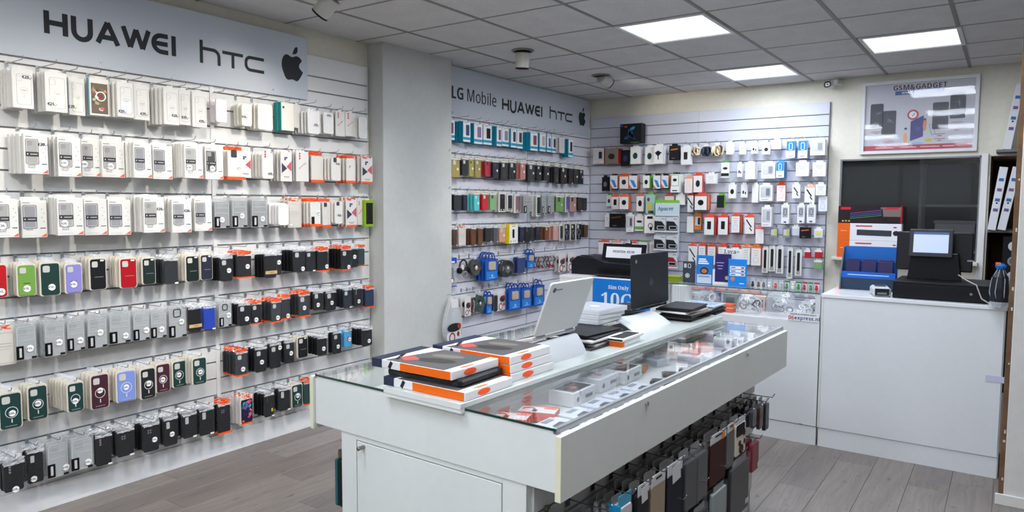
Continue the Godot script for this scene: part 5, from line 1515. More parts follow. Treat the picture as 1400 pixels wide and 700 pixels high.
func cameras(t: Node3D, style: String, w: float, h: float, z: float) -> void:
	var x := -w * 0.2
	var y := h * 0.84
	if style.begins_with("sq"):
		part(t, "camera_window", slab(w * 0.34, w * 0.36, 0.0012, w * 0.09), mat("#b9bcbb", 0.35), Vector3(x, y, z))
	elif style.begins_with("rect"):
		part(t, "camera_window", slab(w * 0.24, w * 0.48, 0.0012, w * 0.05), mat("#b3b6b6", 0.35), Vector3(x, y - 0.004, z))
	elif style.begins_with("3"):
		for k in 3:
			part(t, "camera_hole", disc(w * 0.065, 0.001, 12), mat("#7b7e82" if style == "3" else ("#c63a44" if style == "3r" else "#3c3e40"), 0.3), Vector3(x - 0.002, y + w * 0.16 * (1 - k), z))
		if style == "3y":
			part(t, "yellow_label", box(w * 0.16, w * 0.3, 0.001), mat("#d8c21e", 0.5), Vector3(w * 0.3, h * 0.33, z))
	elif style.begins_with("4"):
		for k in 4:
			part(t, "camera_hole", disc(w * 0.055, 0.001, 12), mat("#6d7074", 0.3), Vector3(x + w * 0.15 * (k % 2), y - w * 0.15 * (k / 2), z))

func opt_color(o: String, fallback: String) -> String:
	var i := o.find("#")
	return o.substr(i) if i >= 0 else fallback

func make_pack(t: Node3D, k: String, o: String, w: float, h: float, p: Array, front: bool) -> void:
	var cream := mat("#d3ccbe", 0.45)
	var white := mat("#d8d7d3", 0.45)
	var orange := mat("#ee5a1e", 0.4)
	match k:
		"mag":
			part(t, "carton", box(w, h, 0.016, 0.0012), white, Vector3(0, h / 2, -0.008))
			part(t, "hang_tab", slab(w * 0.42, 0.016, 0.0015, 0.004), white, Vector3(0, h + 0.005, -0.012))
			if front:
				part(t, "printed_outline", rframe(w * 0.72, h * 0.78, 0.01, 0.0014), mat("#a9abad", 0.6), Vector3(0.004, h * 0.48, 0.0003))
				if o != "":
					part(t, "tinted_print", slab(w * 0.68, h * 0.36, 0.0005, 0.008), mat("#e2e6d3" if o == "y" else "#dde3ee", 0.5), Vector3(0.004, h * 0.29, 0.0002))
				part(t, "printed_camera", rframe(w * 0.27, w * 0.29, 0.005, 0.0012), mat("#b9babb", 0.6), Vector3(-w * 0.17, h * 0.75, 0.0003))
				part(t, "printed_ring", ring(w * 0.17, 0.0016), mat("#c6c7c8", 0.6), Vector3(0.004, h * 0.46, 0.0005))
				part(t, "printed_bar", box(0.003, h * 0.08, 0.0006), mat("#c6c7c8", 0.6), Vector3(0.004, h * 0.3, 0.0005))
				bars(t, [[0.004, h * 0.465, w * 0.2, 0.0022, "#9fa0a2"], [0.004, h * 0.445, w * 0.14, 0.0018, "#b0b1b3"]], 0.0006)
				price(t, w, h, p, "€25,-", false)
		"cry":
			part(t, "carton", box(w, h, 0.02, 0.0012), white, Vector3(0, h / 2, -0.01))
			part(t, "hang_tab", slab(w * 0.5, 0.018, 0.0015, 0.004), white, Vector3(0, h + 0.006, -0.016))
			if front:
				var wx := -w * 0.17
				var ww := w * 0.54
				var wh := h * 0.63
				var wy := h * 0.555
				part(t, "window", slab(ww, wh, 0.0006, 0.007), mat("#a3a3a0" if o == "c" else ("#94959a" if o == "p" else "#4b4b4d"), 0.25), Vector3(wx, wy, 0.0002))
				part(t, "window_rim", rframe(ww + 0.001, wh + 0.001, 0.007, 0.0009), mat("#5b5b5d", 0.4), Vector3(wx, wy, 0.0008))
				part(t, "clear_case", rframe(ww * 0.86, wh * 0.95, 0.008, 0.0022), mat("#bfc0bf", 0.3), Vector3(wx, wy, 0.0008))
				part(t, "case_camera", slab(ww * 0.4, ww * 0.4, 0.0006, 0.006), mat("#8f908f", 0.3), Vector3(wx - ww * 0.18, wy + wh * 0.33, 0.001))
				part(t, "band", box(ww * 1.0, h * 0.115, 0.001), mat("#3c3c3e", 0.5), Vector3(wx, wy - wh * 0.1, 0.0012))
				bars(t, [[wx + ww * 0.12, wy - wh * 0.1, ww * 0.55, 0.0045, "#a9a9a9"], [wx - ww * 0.36, wy - wh * 0.1, 0.004, 0.006, "#d0d0d0"]], 0.0018)
				var tr := PackedVector2Array([Vector2(w * 0.24, 0.004), Vector2(w * 0.47, 0.004), Vector2(w * 0.47, h * 0.115)])
				part(t, "orange_corner", poly("cryt%.3f|%.3f" % [w, h], tr, 0.0006), mat("#e8663f", 0.5), Vector3(0, 0, 0.0003))
				var tx := part(t, "print_text", words("CRYSTAL" if o == "c" else "PALACE", 0.0062, sans, 0.0004), mat("#3a3a3c", 0.6), Vector3(-w * 0.2, h * 0.21, 0.0004))
				if o == "c":
					part(t, "print_text", words("PALACE", 0.0062, sans, 0.0004), mat("#3a3a3c", 0.6), Vector3(-w * 0.21, h * 0.16, 0.0004))
				tx.rotation.z = 0.0
				bars(t, [[w * 0.33, h * 0.25, w * 0.22, 0.004, "#2d5560"], [-w * 0.3, h * 0.93, w * 0.28, 0.003, "#77787a"], [-w * 0.16, h * 0.06, w * 0.5, 0.0015, "#b9b9b9"]], 0.0004)
				for i in 4:
					part(t, "print_icon", disc(0.0032, 0.0005, 8), mat("#b4b5b7", 0.6), Vector3(w * 0.34 + (i % 2) * 0.008 - 0.004, h * (0.76 - 0.11 * i), 0.0004))
				price(t, w, h, p, "€20,-", not p.is_empty() and p[1] > h * 0.45)
		"sil", "ms":
			part(t, "tray", slab(w, h, 0.011, 0.012, 0.0015), cream, Vector3(0, h / 2, -0.0075))
			part(t, "hang_tab", slab(w * 0.4, 0.022, 0.001, 0.004), clear_mat("#e8ecef", 0.3, 0.2), Vector3(0, h + 0.007, -0.008))
			if front:
				part(t, "silicone_case", slab(w * 0.86, h * 0.92, 0.005, 0.011, 0.0015), mat(o, 0.7), Vector3(0.001, h * 0.485, -0.0008))
				part(t, "camera_window", slab(w * 0.34, w * 0.35, 0.001, w * 0.09), mat("#c2c1bb", 0.4), Vector3(-w * 0.18, h * 0.79, 0.002))
				part(t, "camera_lip", rframe(w * 0.38, w * 0.39, w * 0.1, 0.0022, 0.0014), mat(o, 0.6), Vector3(-w * 0.18, h * 0.79, 0.002))
				if k == "ms":
					var c := Vector3(p[0] * 0.6, h * 0.45, 0.0022) if not p.is_empty() else Vector3(0, h * 0.45, 0.0022)
					part(t, "printed_ring", ring(w * 0.27, 0.0022), mat("#dcdcd8", 0.5), c)
					part(t, "printed_bar", box(0.004, h * 0.1, 0.0008), mat("#dcdcd8", 0.5), c + Vector3(0, -w * 0.27 - h * 0.08, 0))
					bars(t, [[0, h * 0.09, w * 0.5, 0.0016, "#a9aca8"]], 0.0018)
				elif p.is_empty():
					bars(t, [[0.004, h * 0.4, w * 0.5, 0.002, "#8d8f90"], [w * 0.24, h * 0.9, w * 0.2, 0.008, "#e4e4e2"]], 0.0021)
				else:
					bars(t, [[0, h * 0.4, w * 0.36, 0.003, "#31382f"]], 0.0018)
				price(t, w, h, p, "€15,-" if k == "sil" else "€20,-", true, 0.0155 if k == "sil" else 0.014)
		"clr":
			part(t, "blister", box(w, h, 0.014, 0.002), clear_mat("#c3c7c9", 0.3, 0.15), Vector3(0, h / 2, -0.007))
			part(t, "clear_case", slab(w * 0.86, h * 0.88, 0.007, 0.011, 0.001), mat("#adb0b0" if o != "g" else "#8e9295", 0.22), Vector3(0, h * 0.47, -0.008))
			if front:
				part(t, "case_rim", rframe(w * 0.86, h * 0.88, 0.011, 0.003, 0.001), mat("#d0d3d3", 0.2), Vector3(0, h * 0.47, -0.0036))
				for y in [0.84, 0.7, 0.52]:
					part(t, "moulded_rib", box(w * 0.7, 0.003, 0.002, 0.0006), mat("#c9cccc", 0.2), Vector3(0.002, h * y, -0.0035))
				if o != "cam":
					part(t, "camera_ghost", slab(w * 0.34, w * 0.36, 0.0008, 0.008), mat("#9b9e9f", 0.25), Vector3(-w * 0.14, h * 0.77, -0.003))
				if o == "cam":
					part(t, "camera_rim", rframe(w * 0.4, w * 0.42, 0.01, 0.004, 0.002), mat("#26282a", 0.4), Vector3(-w * 0.04, h * 0.8, 0.0004))
				var lb := part(t, "black_label", slab(w * 0.34, h * 0.36, 0.0012, 0.003), mat("#0d0d0e", 0.4), Vector3(-w * 0.32, h * 0.22, 0.0012))
				part(lb, "barcode", box(w * 0.11, h * 0.24, 0.0006), mat("#d6d6d6", 0.5), Vector3(w * 0.02, 0, 0.0008))
				for y in 5:
					part(lb, "barcode_gap", box(w * 0.11, 0.0018, 0.0004), mat("#2a2a2b", 0.5), Vector3(w * 0.02, (y - 2) * h * 0.045, 0.0011))
				part(t, "model_label", box(w * 0.22, 0.01, 0.001), mat("#1b1b1c", 0.5), Vector3(w * 0.32, h * 0.06, 0.0012))
				price(t, w, h, p, "€15,-")
			crinkle(t, "film_top", w * 0.8, 0.02, Vector3(0, h + 0.004, -0.006), film())
		"bag", "obag", "band":
			var c := opt_color(o, "#141518")
			var deep := k == "obag"
			if front:
				part(t, "bag_film", box(w, h, 0.013, 0.003), film(), Vector3(0, h / 2, -0.0065))
			part(t, "phone_case", slab(w * 0.84, h * 0.8, 0.008, 0.01, 0.0018), mat(c if o != "blue" else "#4a9fce", 0.55), Vector3(rng.randf_range(-0.02, 0.02) * w, h * 0.44, -0.0075))
			if front:
				cameras(t, o, w * 0.84, h * 0.83, -0.003)
				if o == "blue":
					part(t, "red_figure", ellipse(w * 0.3, w * 0.42, 0.001), mat("#b4473f", 0.5), Vector3(w * 0.02, h * 0.46, -0.003))
				if k == "band":
					part(t, "card_band", box(w * 0.87, h * 0.11, 0.0015), mat("#c8a878", 0.7), Vector3(0, h * 0.24, 0.0006))
					bars(t, [[0.004, h * 0.24, w * 0.34, 0.003, "#6a5638"]], 0.0016)
				elif p.is_empty() and not deep and rng.randf() < 0.8:
					part(t, "small_tag", box(w * 0.22, 0.008, 0.0008), mat("#e6e6e4", 0.5), Vector3(w * 0.3, h * 0.06, 0.0006))
				price(t, w, h, p, "€10,-" if h > 0.17 else "€15,-", true, 0.014)
			if deep:
				part(t, "orange_foot", box(w * 0.98, h * 0.055, 0.002), orange, Vector3(0, h * 0.03, 0.0005))
				crinkle(t, "orange_header", w * 0.8, h * 0.14, Vector3(0, h * 0.95, 0.0), orange)
			crinkle(t, "film_top", w * 0.95, h * 0.16, Vector3(0, h * 0.95, -0.004), clear_mat("#f0f3f6", 0.28, 0.14))
			if front:
				crinkle(t, "film_fold", w * 0.9, h * 0.07, Vector3(0, h * 0.86, 0.0), clear_mat("#f4f6f8", 0.45, 0.2))
		"wbag", "owhite", "pill":
			var c := opt_color(o, "#dedcd6")
			part(t, "phone_case", slab(w * (0.96 if k == "pill" else 0.86), h * (0.98 if k == "pill" else 0.86), 0.009, 0.012, 0.002), mat(c, 0.3), Vector3(0, h * 0.46, -0.0075))
			if front:
				if k != "pill":
					part(t, "bag_film", box(w, h, 0.013, 0.003), film(), Vector3(0, h / 2, -0.0065))
					part(t, "case_rim", rframe(w * 0.84, h * 0.84, 0.012, 0.0025, 0.001), mat("#f1f0ec", 0.25), Vector3(0, h * 0.46, -0.0028))
				if o == "3r":
					cameras(t, "3r", w, h, 0.0)
				elif o == "r":
					part(t, "red_print", ellipse(w * 0.08, w * 0.2, 0.001), mat("#b96a72", 0.5), Vector3(-w * 0.1, h * 0.6, 0.0))
				elif o == "dc" or o == "cam":
					part(t, "camera_print", slab(w * 0.32, w * 0.36, 0.001, 0.006), mat("#3a3d42", 0.4), Vector3(-w * 0.1, h * 0.8, -0.002))
				elif o == "lab":
					part(t, "black_label", box(w * 0.25, h * 0.32, 0.001), mat("#161617", 0.4), Vector3(-w * 0.26, h * 0.2, 0.0006))
				price(t, w, h, p, "€15,-", k == "owhite", 0.013)
			if k == "owhite":
				part(t, "orange_foot", box(w * 0.98, h * 0.09, 0.002), orange, Vector3(0, h * 0.05, 0.0005))
				crinkle(t, "orange_header", w * 0.75, h * 0.11, Vector3(-w * 0.05, h * 0.96, 0.0), orange)
			crinkle(t, "film_top", w * 0.8, h * 0.1, Vector3(0, h * 0.98, -0.004), film())
		"tri", "otri", "ocard":
			part(t, "card", box(w, h, 0.009, 0.001), mat("#d6d4d0" if k != "ocard" else "#cdc9bf", 0.5), Vector3(0, h / 2, -0.005))
			if front:
				if o == "blue2" or o == "red":
					if o == "blue2":
						part(t, "dark_triangle", poly("dtri%.3f" % w, PackedVector2Array([Vector2(-w * 0.42, h * 0.28), Vector2(w * 0.05, h * 0.44), Vector2(-w * 0.42, h * 0.62)]), 0.0006), mat("#3a3d48", 0.5))
					part(t, "red_triangle", poly("rtri%.3f" % w, PackedVector2Array([Vector2(w * 0.45, h * 0.34), Vector2(w * 0.45, h * 0.7), Vector2(w * 0.0, h * 0.5)]), 0.0006), mat("#c05a66", 0.5), Vector3(0, 0, 0.0002))
					for i in 3:
						part(t, "camera_print", disc(w * 0.07, 0.0008, 10), mat("#3c4f86" if i < 2 else "#2a2b30", 0.4), Vector3(-w * 0.12 + (i % 2) * w * 0.14, h * 0.8 - (i / 2) * w * 0.13, 0.0004))
					bars(t, [[0, h * 0.16, w * 0.5, 0.003, "#6d6e70"], [0, h * 0.12, w * 0.34, 0.002, "#9a9b9c"]], 0.0003)
				elif o == "script":
					var pts := []
					for i in 14:
						pts.append(Vector3(-w * 0.3 + w * 0.6 * i / 13.0, h * 0.42 + h * 0.22 * i / 13.0 + sin(i * 2.3) * h * 0.04, 0.0))
					part(t, "red_script", tube("script%.3f|%.3f" % [w, h], pts, 0.0011, 4), mat("#c0606c", 0.5))
					cameras(t, "3r", w, h, 0.0004)
				elif k == "ocard":
					part(t, "printed_frame", rframe(w * 0.8, h * 0.78, 0.004, 0.0012), mat("#b5b0a5", 0.6), Vector3(0, h * 0.44, 0.0003))
					bars(t, [[0, h * 0.55, w * 0.6, 0.002, "#a5a29a"], [0, h * 0.48, w * 0.6, 0.002, "#a5a29a"], [0, h * 0.41, w * 0.45, 0.002, "#b5b2aa"], [-w * 0.3, h * 0.1, w * 0.2, 0.01, "#efefec"]], 0.0003)
			if k != "tri":
				crinkle(t, "orange_header", w * 0.75, h * 0.1, Vector3(-w * 0.06, h * 0.97, 0.0), mat("#e8502a", 0.4))
				if k == "otri":
					part(t, "orange_foot", box(w * 0.98, h * 0.07, 0.002), orange, Vector3(0, h * 0.04, 0.0))
			part(t, "hang_tab", slab(w * 0.4, 0.014, 0.001, 0.004), mat("#dfdfdd", 0.4), Vector3(0, h + 0.004, -0.006))
		"photo", "ophoto":
			part(t, "card", box(w, h, 0.018, 0.001), mat("#e2dfd8" if k == "photo" else "#d9d6d2", 0.5), Vector3(0, h / 2, -0.01))
			if front:
				var pal := ["#7d6a58", "#b9a183", "#d6cdbd", "#8f3b42", "#4f7a45", "#c26a72", "#a8b79a", "#5d5248"] if k == "photo" else ["#2d6f74", "#c2407a", "#6a4bb0", "#3aa089", "#d65a4b", "#2c2a52", "#e06aa8", "#356fb4"]
				part(t, "photo_print", box(w * 0.86, h * 0.82, 0.0005), mat("#6f6254" if k == "photo" else "#22243a", 0.4), Vector3(0, h * 0.46, 0.0))
				for i in 22:
					var e := part(t, "photo_patch", ellipse(0.022, 0.014, 0.0004), mat(pal[i % 8], 0.5), Vector3(rng.randf_range(-0.34, 0.34) * w, h * rng.randf_range(0.12, 0.8), 0.0004 + i * 0.00002))
					e.rotation.z = rng.randf_range(-1.5, 1.5)
				if k == "photo":
					part(t, "white_ring", ring(w * 0.26, 0.004, 0.004), mat("#f2f2ee", 0.4), Vector3(w * 0.05, h * 0.52, 0.003))
					part(t, "teal_edge", box(0.004, h, 0.019), mat("#7fa6b0", 0.5), Vector3(-w / 2 - 0.002, h / 2, -0.01))
				else:
					part(t, "phone_rim", rframe(w * 0.9, h * 0.8, 0.012, 0.004, 0.002), mat("#17181b", 0.4), Vector3(0, h * 0.47, 0.001))
					part(t, "orange_foot", box(w * 0.98, h * 0.06, 0.002), orange, Vector3(0, h * 0.03, 0.0))
			if k == "ophoto":
				crinkle(t, "orange_header", w * 0.75, h * 0.11, Vector3(0, h * 0.97, 0.0), orange)
			part(t, "hang_tab", slab(w * 0.4, 0.014, 0.001, 0.004), mat("#dcdad2", 0.4), Vector3(0, h + 0.004, -0.006))
		"tealcard", "gbox":
			part(t, "carton", box(w, h, 0.03, 0.001), mat("#1f8d8c" if k == "tealcard" else "#84a824", 0.5), Vector3(0, h / 2, -0.0155))
			part(t, "front_card", box(w * (0.94 if k == "tealcard" else 0.7), h * (0.98 if k == "tealcard" else 0.8), 0.001), mat("#e6e3da" if k == "tealcard" else "#17181a", 0.4), Vector3(w * 0.02, h / 2, 0.0003))
			if k == "tealcard":
				part(t, "camera_print", disc(w * 0.08, 0.0006, 10), mat("#3f4246", 0.4), Vector3(-w * 0.3, h * 0.82, 0.001))
			else:
				part(t, "case_outline", rframe(w * 0.5, h * 0.62, 0.008, 0.0016), mat("#474a4c", 0.4), Vector3(w * 0.02, h / 2, 0.001))
			part(t, "hang_tab", slab(w * 0.4, 0.014, 0.001, 0.004), mat("#dfdfdd", 0.4), Vector3(0, h + 0.004, -0.02))
		"teal":
			part(t, "carton", box(w, h, 0.022, 0.001), mat("#1585a6", 0.5), Vector3(0, h / 2, -0.0115))
			if front:
				part(t, "front_card", box(w * 0.97, h * 0.98, 0.001), mat("#e2e4e6", 0.5), Vector3(0.001, h / 2, 0.0002))
				part(t, "phone_print", slab(w * 0.46, h * 0.52, 0.0008, 0.006), mat(o, 0.5), Vector3(w * 0.12, h * 0.58, 0.0009))
				part(t, "teal_stripe", box(w * 0.97, h * 0.13, 0.0008), mat("#2296b8", 0.5), Vector3(0.001, h * 0.17, 0.0008))
				bars(t, [[-w * 0.1, h * 0.94, w * 0.4, 0.003, "#7c8488"], [-w * 0.34, h * 0.6, 0.004, h * 0.3, "#cfd6d9"]], 0.001)
			part(t, "hang_tab", slab(w * 0.4, 0.014, 0.001, 0.004), mat("#dfe2e3", 0.4), Vector3(0, h + 0.004, -0.01))
		"hc":
			part(t, "phone_case", slab(w * 0.86, h * 0.78, 0.009, 0.01, 0.0018), mat(o, 0.4), Vector3(0, h * 0.41, -0.0065))
			if front:
				part(t, "header_card", box(w * 0.96, h * 0.16, 0.003), mat("#d9d7d0", 0.5), Vector3(0, h * 0.9, -0.002))
				bars(t, [[-w * 0.16, h * 0.92, w * 0.4, 0.008, "#8fa594"], [w * 0.24, h * 0.9, w * 0.26, 0.006, "#b99a6a"]], 0.0)
				part(t, "camera_window", slab(w * 0.28, w * 0.3, 0.001, 0.005), mat("#c8c8c4" if o.hash() % 2 == 0 else "#3a3c3e", 0.35), Vector3(-w * 0.14, h * 0.69, -0.0015))
				if o.hash() % 3 != 0:
					part(t, "price_sticker", disc(0.011, 0.0006, 14), mat("#e8e8e6", 0.5), Vector3(w * 0.2, h * 0.4, -0.0012))
				part(t, "blister", box(w, h * 0.84, 0.013, 0.002), film(), Vector3(0, h * 0.42, -0.0065))
			else:
				part(t, "header_card", box(w * 0.96, h * 0.16, 0.002), mat("#cfcdc6", 0.5), Vector3(0, h * 0.9, -0.003))
		"frm":
			part(t, "tray", box(w, h, 0.01, 0.001), mat("#d6d5d0", 0.45), Vector3(0, h / 2, -0.006))
			if front:
				part(t, "phone_case", slab(w * 0.7, h * 0.82, 0.005, 0.01, 0.0012), mat(o, 0.5), Vector3(0, h * 0.47, 0.0))
				bars(t, [[-w * 0.2, h * 0.12, w * 0.14, 0.01, "#e6e6e4"], [w * 0.16, h * 0.12, w * 0.14, 0.01, "#e6e6e4"], [0, h * 0.74, w * 0.12, 0.012, "#5a5c5e"]], 0.003)
		"yel":
			part(t, "carton", box(w, h, 0.03, 0.001), mat("#d8c40f", 0.5), Vector3(0, h / 2, -0.0155))
			part(t, "front_card", box(w * 0.96, h * 0.96, 0.001), mat("#ecebe4", 0.5), Vector3(0.002, h / 2, 0.0003))
			part(t, "phone_print", slab(w * 0.24, h * 0.45, 0.0008, 0.006), mat("#141516", 0.4), Vector3(-w * 0.02, h * 0.52, 0.001))
			bars(t, [[0, h * 0.9, w * 0.4, 0.004, "#3a3b3c"], [-w * 0.3, h * 0.13, 0.012, 0.012, "#2c2d2e"], [w * 0.1, h * 0.13, w * 0.4, 0.004, "#7a7b7c"]], 0.001)
		"bluec":
			part(t, "blister_card", box(w * (0.8 if o == "n" else 1.0), h * 0.93, 0.004, 0.0015), mat("#1f55ad", 0.4), Vector3(0, h * 0.465, -0.012))
			part(t, "cable_bundle", slab(w * 0.5, h * 0.36, 0.014, 0.012, 0.004), mat("#b9ad97", 0.5), Vector3(0.002, h * 0.64, -0.004))
			if front:
				part(t, "blue_panel", box(w * (0.7 if o == "n" else 0.84), h * 0.36, 0.002), mat("#2b7fd0", 0.4), Vector3(0, h * 0.24, -0.008))
				part(t, "print_icon", disc(w * 0.06, 0.001, 10), mat("#9ec5ea", 0.5), Vector3(0.004, h * 0.22, -0.0065))
				bars(t, [[0, h * 0.13, w * 0.4, 0.004, "#bcd4ee"]], -0.0065)
				part(t, "blister", slab(w * 0.66, h * 0.46, 0.02, 0.014, 0.004), film(), Vector3(0, h * 0.64, -0.003))
			part(t, "hang_arch", ring(w * 0.3, 0.012, 0.004), mat("#1c4794", 0.4), Vector3(0, h * 0.93, -0.012))
		"coil":
			var pts := []
			for i in 81:
				var a := TAU * i / 16.0
				var r: float = w * 0.27 + 0.008 * (i / 16)
				pts.append(Vector3(cos(a) * r, sin(a) * r * min(1.0, h / w), -0.02 + 0.003 * (i / 16)))
			part(t, "cable_coil", tube("coil%.3f|%.3f" % [w, h], pts, 0.0055, 6), mat(o, 0.5), Vector3(0, h * 0.48, 0))
			if front:
				part(t, "paper_hub", disc(w * 0.14, 0.004, 16), mat("#bfb8a4" if o == "#4b4b48" else "#5c6a62", 0.6), Vector3(0.004, h * 0.46, -0.004))
				part(t, "price_sticker", disc(0.012, 0.0006, 14), mat("#e8e8e6", 0.5), Vector3(0.0, h * 0.52, 0.0005))
				part(t, "red_mark", ellipse(0.012, 0.022, 0.0006), mat("#a33638", 0.5), Vector3(w * 0.2, h * 0.42, 0.0))
			part(t, "clear_shell", slab(w * 0.86, h, 0.026, min(w, h) * 0.42, 0.004), film(), Vector3(0, h / 2, -0.013))
			part(t, "hang_tab", slab(0.03, 0.024, 0.001, 0.004), mat("#cfd1d2", 0.4), Vector3(0, h + 0.004, -0.012))
		"wires":
			for i in 4:
				var pts := []
				for j in 10:
					pts.append(Vector3(w * (-0.34 + 0.22 * i) + sin(j * 0.9 + i * 1.7) * w * 0.12, h * (0.86 - 0.085 * j), -0.008 + cos(j * 1.3 + i) * 0.004))
				part(t, "cable", tube("wire%d|%.3f|%.3f" % [i, w, h], pts, 0.004, 5), mat(["#24262a", "#8d2b35", "#b9b6b2", "#24262a"][i] if i != 1 else o, 0.5))
			part(t, "red_plug", slab(w * 0.2, h * 0.2, 0.014, 0.006, 0.002), mat("#8e2a34", 0.5), Vector3(w * 0.1, h * 0.2, -0.006))
			part(t, "header_card", box(w * 0.9, h * 0.14, 0.002), mat("#c4c4c6", 0.5), Vector3(0, h * 0.94, -0.008))
			part(t, "bag_film", box(w, h, 0.02, 0.004), film(), Vector3(0, h / 2, -0.01))
		"wred":
			part(t, "card", box(w * 0.9, h * 0.96, 0.003, 0.001), mat("#dcdad8", 0.5), Vector3(0, h * 0.5, -0.012))
			part(t, "earphone_coil", ellipse(w * 0.52, h * 0.26, 0.012), mat("#2c2426", 0.4), Vector3(0.002, h * 0.55, -0.006))
			part(t, "red_bud", disc(w * 0.12, 0.014, 12), mat("#a02c30", 0.4), Vector3(w * 0.12, h * 0.62, -0.004))
			if front:
				part(t, "red_ring_print", ring(w * 0.24, w * 0.07, 0.001), mat("#8e2b2a", 0.5), Vector3(-w * 0.12, h * 0.2, -0.0098))
				part(t, "red_dot_print", disc(w * 0.09, 0.001, 12), mat("#9a3430", 0.5), Vector3(w * 0.24, h * 0.28, -0.0098))
				part(t, "blister", slab(w * 0.7, h * 0.42, 0.02, 0.014, 0.004), film(), Vector3(0, h * 0.57, -0.004))
		"blueb":
			part(t, "bag_film", slab(w, h, 0.03, 0.012, 0.004), clear_mat("#c9ced2", 0.3, 0.15), Vector3(0, h / 2, -0.016))
			part(t, "blue_header", box(w, h * 0.2, 0.032, 0.003), mat("#1d4fb6", 0.45), Vector3(0, h * 0.9, -0.016))
			part(t, "blue_foot", box(w, h * 0.03, 0.032), mat("#1d4fb6", 0.45), Vector3(0, h * 0.015, -0.016))
			part(t, "header_print", box(w * 0.55, h * 0.06, 0.001), mat("#e4e6ea", 0.5), Vector3(w * 0.05, h * 0.86, 0.0006))
			part(t, "phone_mount", slab(w * 0.5, h * 0.5, 0.02, 0.016, 0.004), mat("#2c2e30", 0.4), Vector3(0.006, h * 0.42, -0.014))
			part(t, "mount_ring", ring(w * 0.16, 0.008, 0.01), mat("#8d9092", 0.3), Vector3(0.02, h * 0.24, -0.002))
			part(t, "price_sticker", disc(0.016, 0.0006, 16), mat("#ececea", 0.5), Vector3(w * 0.1, h * 0.22, 0.004))
		"headset":
			var pts := []
			for i in 13:
				var a := PI * i / 12.0
				pts.append(Vector3(cos(a) * w * 0.34, h * 0.62 + sin(a) * h * 0.3, -0.012))
			part(t, "headband", tube("hb%.3f" % w, pts, 0.008, 6), mat("#141416", 0.4))
			for s in [-1, 1]:
				part(t, "ear_cup", lathe("cup%.3f" % w, [Vector2(0, 0.0), Vector2(w * 0.18, 0.0), Vector2(w * 0.2, 0.01), Vector2(w * 0.14, 0.03), Vector2(0, 0.032)], 16), mat("#161618", 0.4), Vector3(s * w * 0.3, h * 0.45, -0.012), Vector3(0, 0, -s * PI / 2))
			part(t, "price_tag", box(w * 0.24, h * 0.22, 0.001), mat("#d8d9da", 0.5), Vector3(-w * 0.2, h * 0.6, 0.004))
			part(t, "silver_mount", ring(w * 0.2, 0.01, 0.012), mat("#9b9da0", 0.25, 0.5), Vector3(w * 0.08, h * 0.26, 0.0))
			part(t, "bag_film", slab(w, h, 0.03, 0.01, 0.004), film(), Vector3(0, h / 2, -0.014))
		"pear":
			var pts := PackedVector2Array()
			for i in 28:
				var a := TAU * i / 28.0
				var yy := 0.5 - 0.5 * cos(a)
				var ww := 0.5 * sin(a) * (1.0 - 0.62 * yy)
				pts.append(Vector2(ww * w * 1.28, yy * h))
			part(t, "bag", poly("pear%.3f" % w, pts, 0.03, 0.006), clear_mat("#dfe1e2", 0.5, 0.25), Vector3(0, 0, -0.016))
			part(t, "white_card", slab(w * 0.34, h * 0.18, 0.004, 0.004), mat("#e4e4e2", 0.5), Vector3(0.006, h * 0.84, -0.0))
			part(t, "earphones", ellipse(w * 0.72, h * 0.18, 0.02), mat("#26282b", 0.3), Vector3(0, h * 0.34, -0.008))
			part(t, "red_bud", disc(w * 0.09, 0.024, 14), mat("#b23a32", 0.4), Vector3(w * 0.24, h * 0.36, -0.006))
			part(t, "printed_foot", slab(w * 0.76, h * 0.2, 0.004, 0.03), mat("#d9dadc", 0.5), Vector3(0, h * 0.15, 0.0))
			part(t, "red_ring_print", ring(w * 0.16, w * 0.05, 0.001), mat("#93331f", 0.5), Vector3(-w * 0.12, h * 0.14, 0.0028))
			part(t, "red_dot_print", ellipse(w * 0.13, w * 0.17, 0.001), mat("#8e2f26", 0.5), Vector3(w * 0.2, h * 0.19, 0.0028))

const PACK_NAME := {"mag": "phone_case_carton", "cry": "window_carton", "sil": "silicone_case_pack", "ms": "ringed_case_pack", "clr": "clear_case_blister", "bag": "bagged_phone_case", "obag": "orange_topped_case_bag", "band": "banded_phone_case", "wbag": "white_case_bag", "owhite": "orange_white_case_bag", "pill": "white_case_pouch", "tri": "printed_case_card", "otri": "orange_printed_case_card", "ocard": "orange_topped_card", "photo": "photo_card_pack", "ophoto": "colourful_case_bag", "tealcard": "teal_carton", "gbox": "green_carton", "teal": "teal_case_carton", "hc": "header_card_case", "frm": "framed_case_tray", "yel": "yellow_carton", "bluec": "blue_cable_blister", "coil": "cable_coil_pack", "wires": "bagged_cable", "wred": "earphone_card", "blueb": "blue_topped_bag", "headset": "bagged_headset", "pear": "pear_shaped_bag"}
const PACK_DEPTH := {"mag": 0.017, "cry": 0.021, "teal": 0.024, "photo": 0.02, "coil": 0.028, "bluec": 0.02, "tealcard": 0.032, "gbox": 0.032, "yel": 0.032, "wires": 0.022}

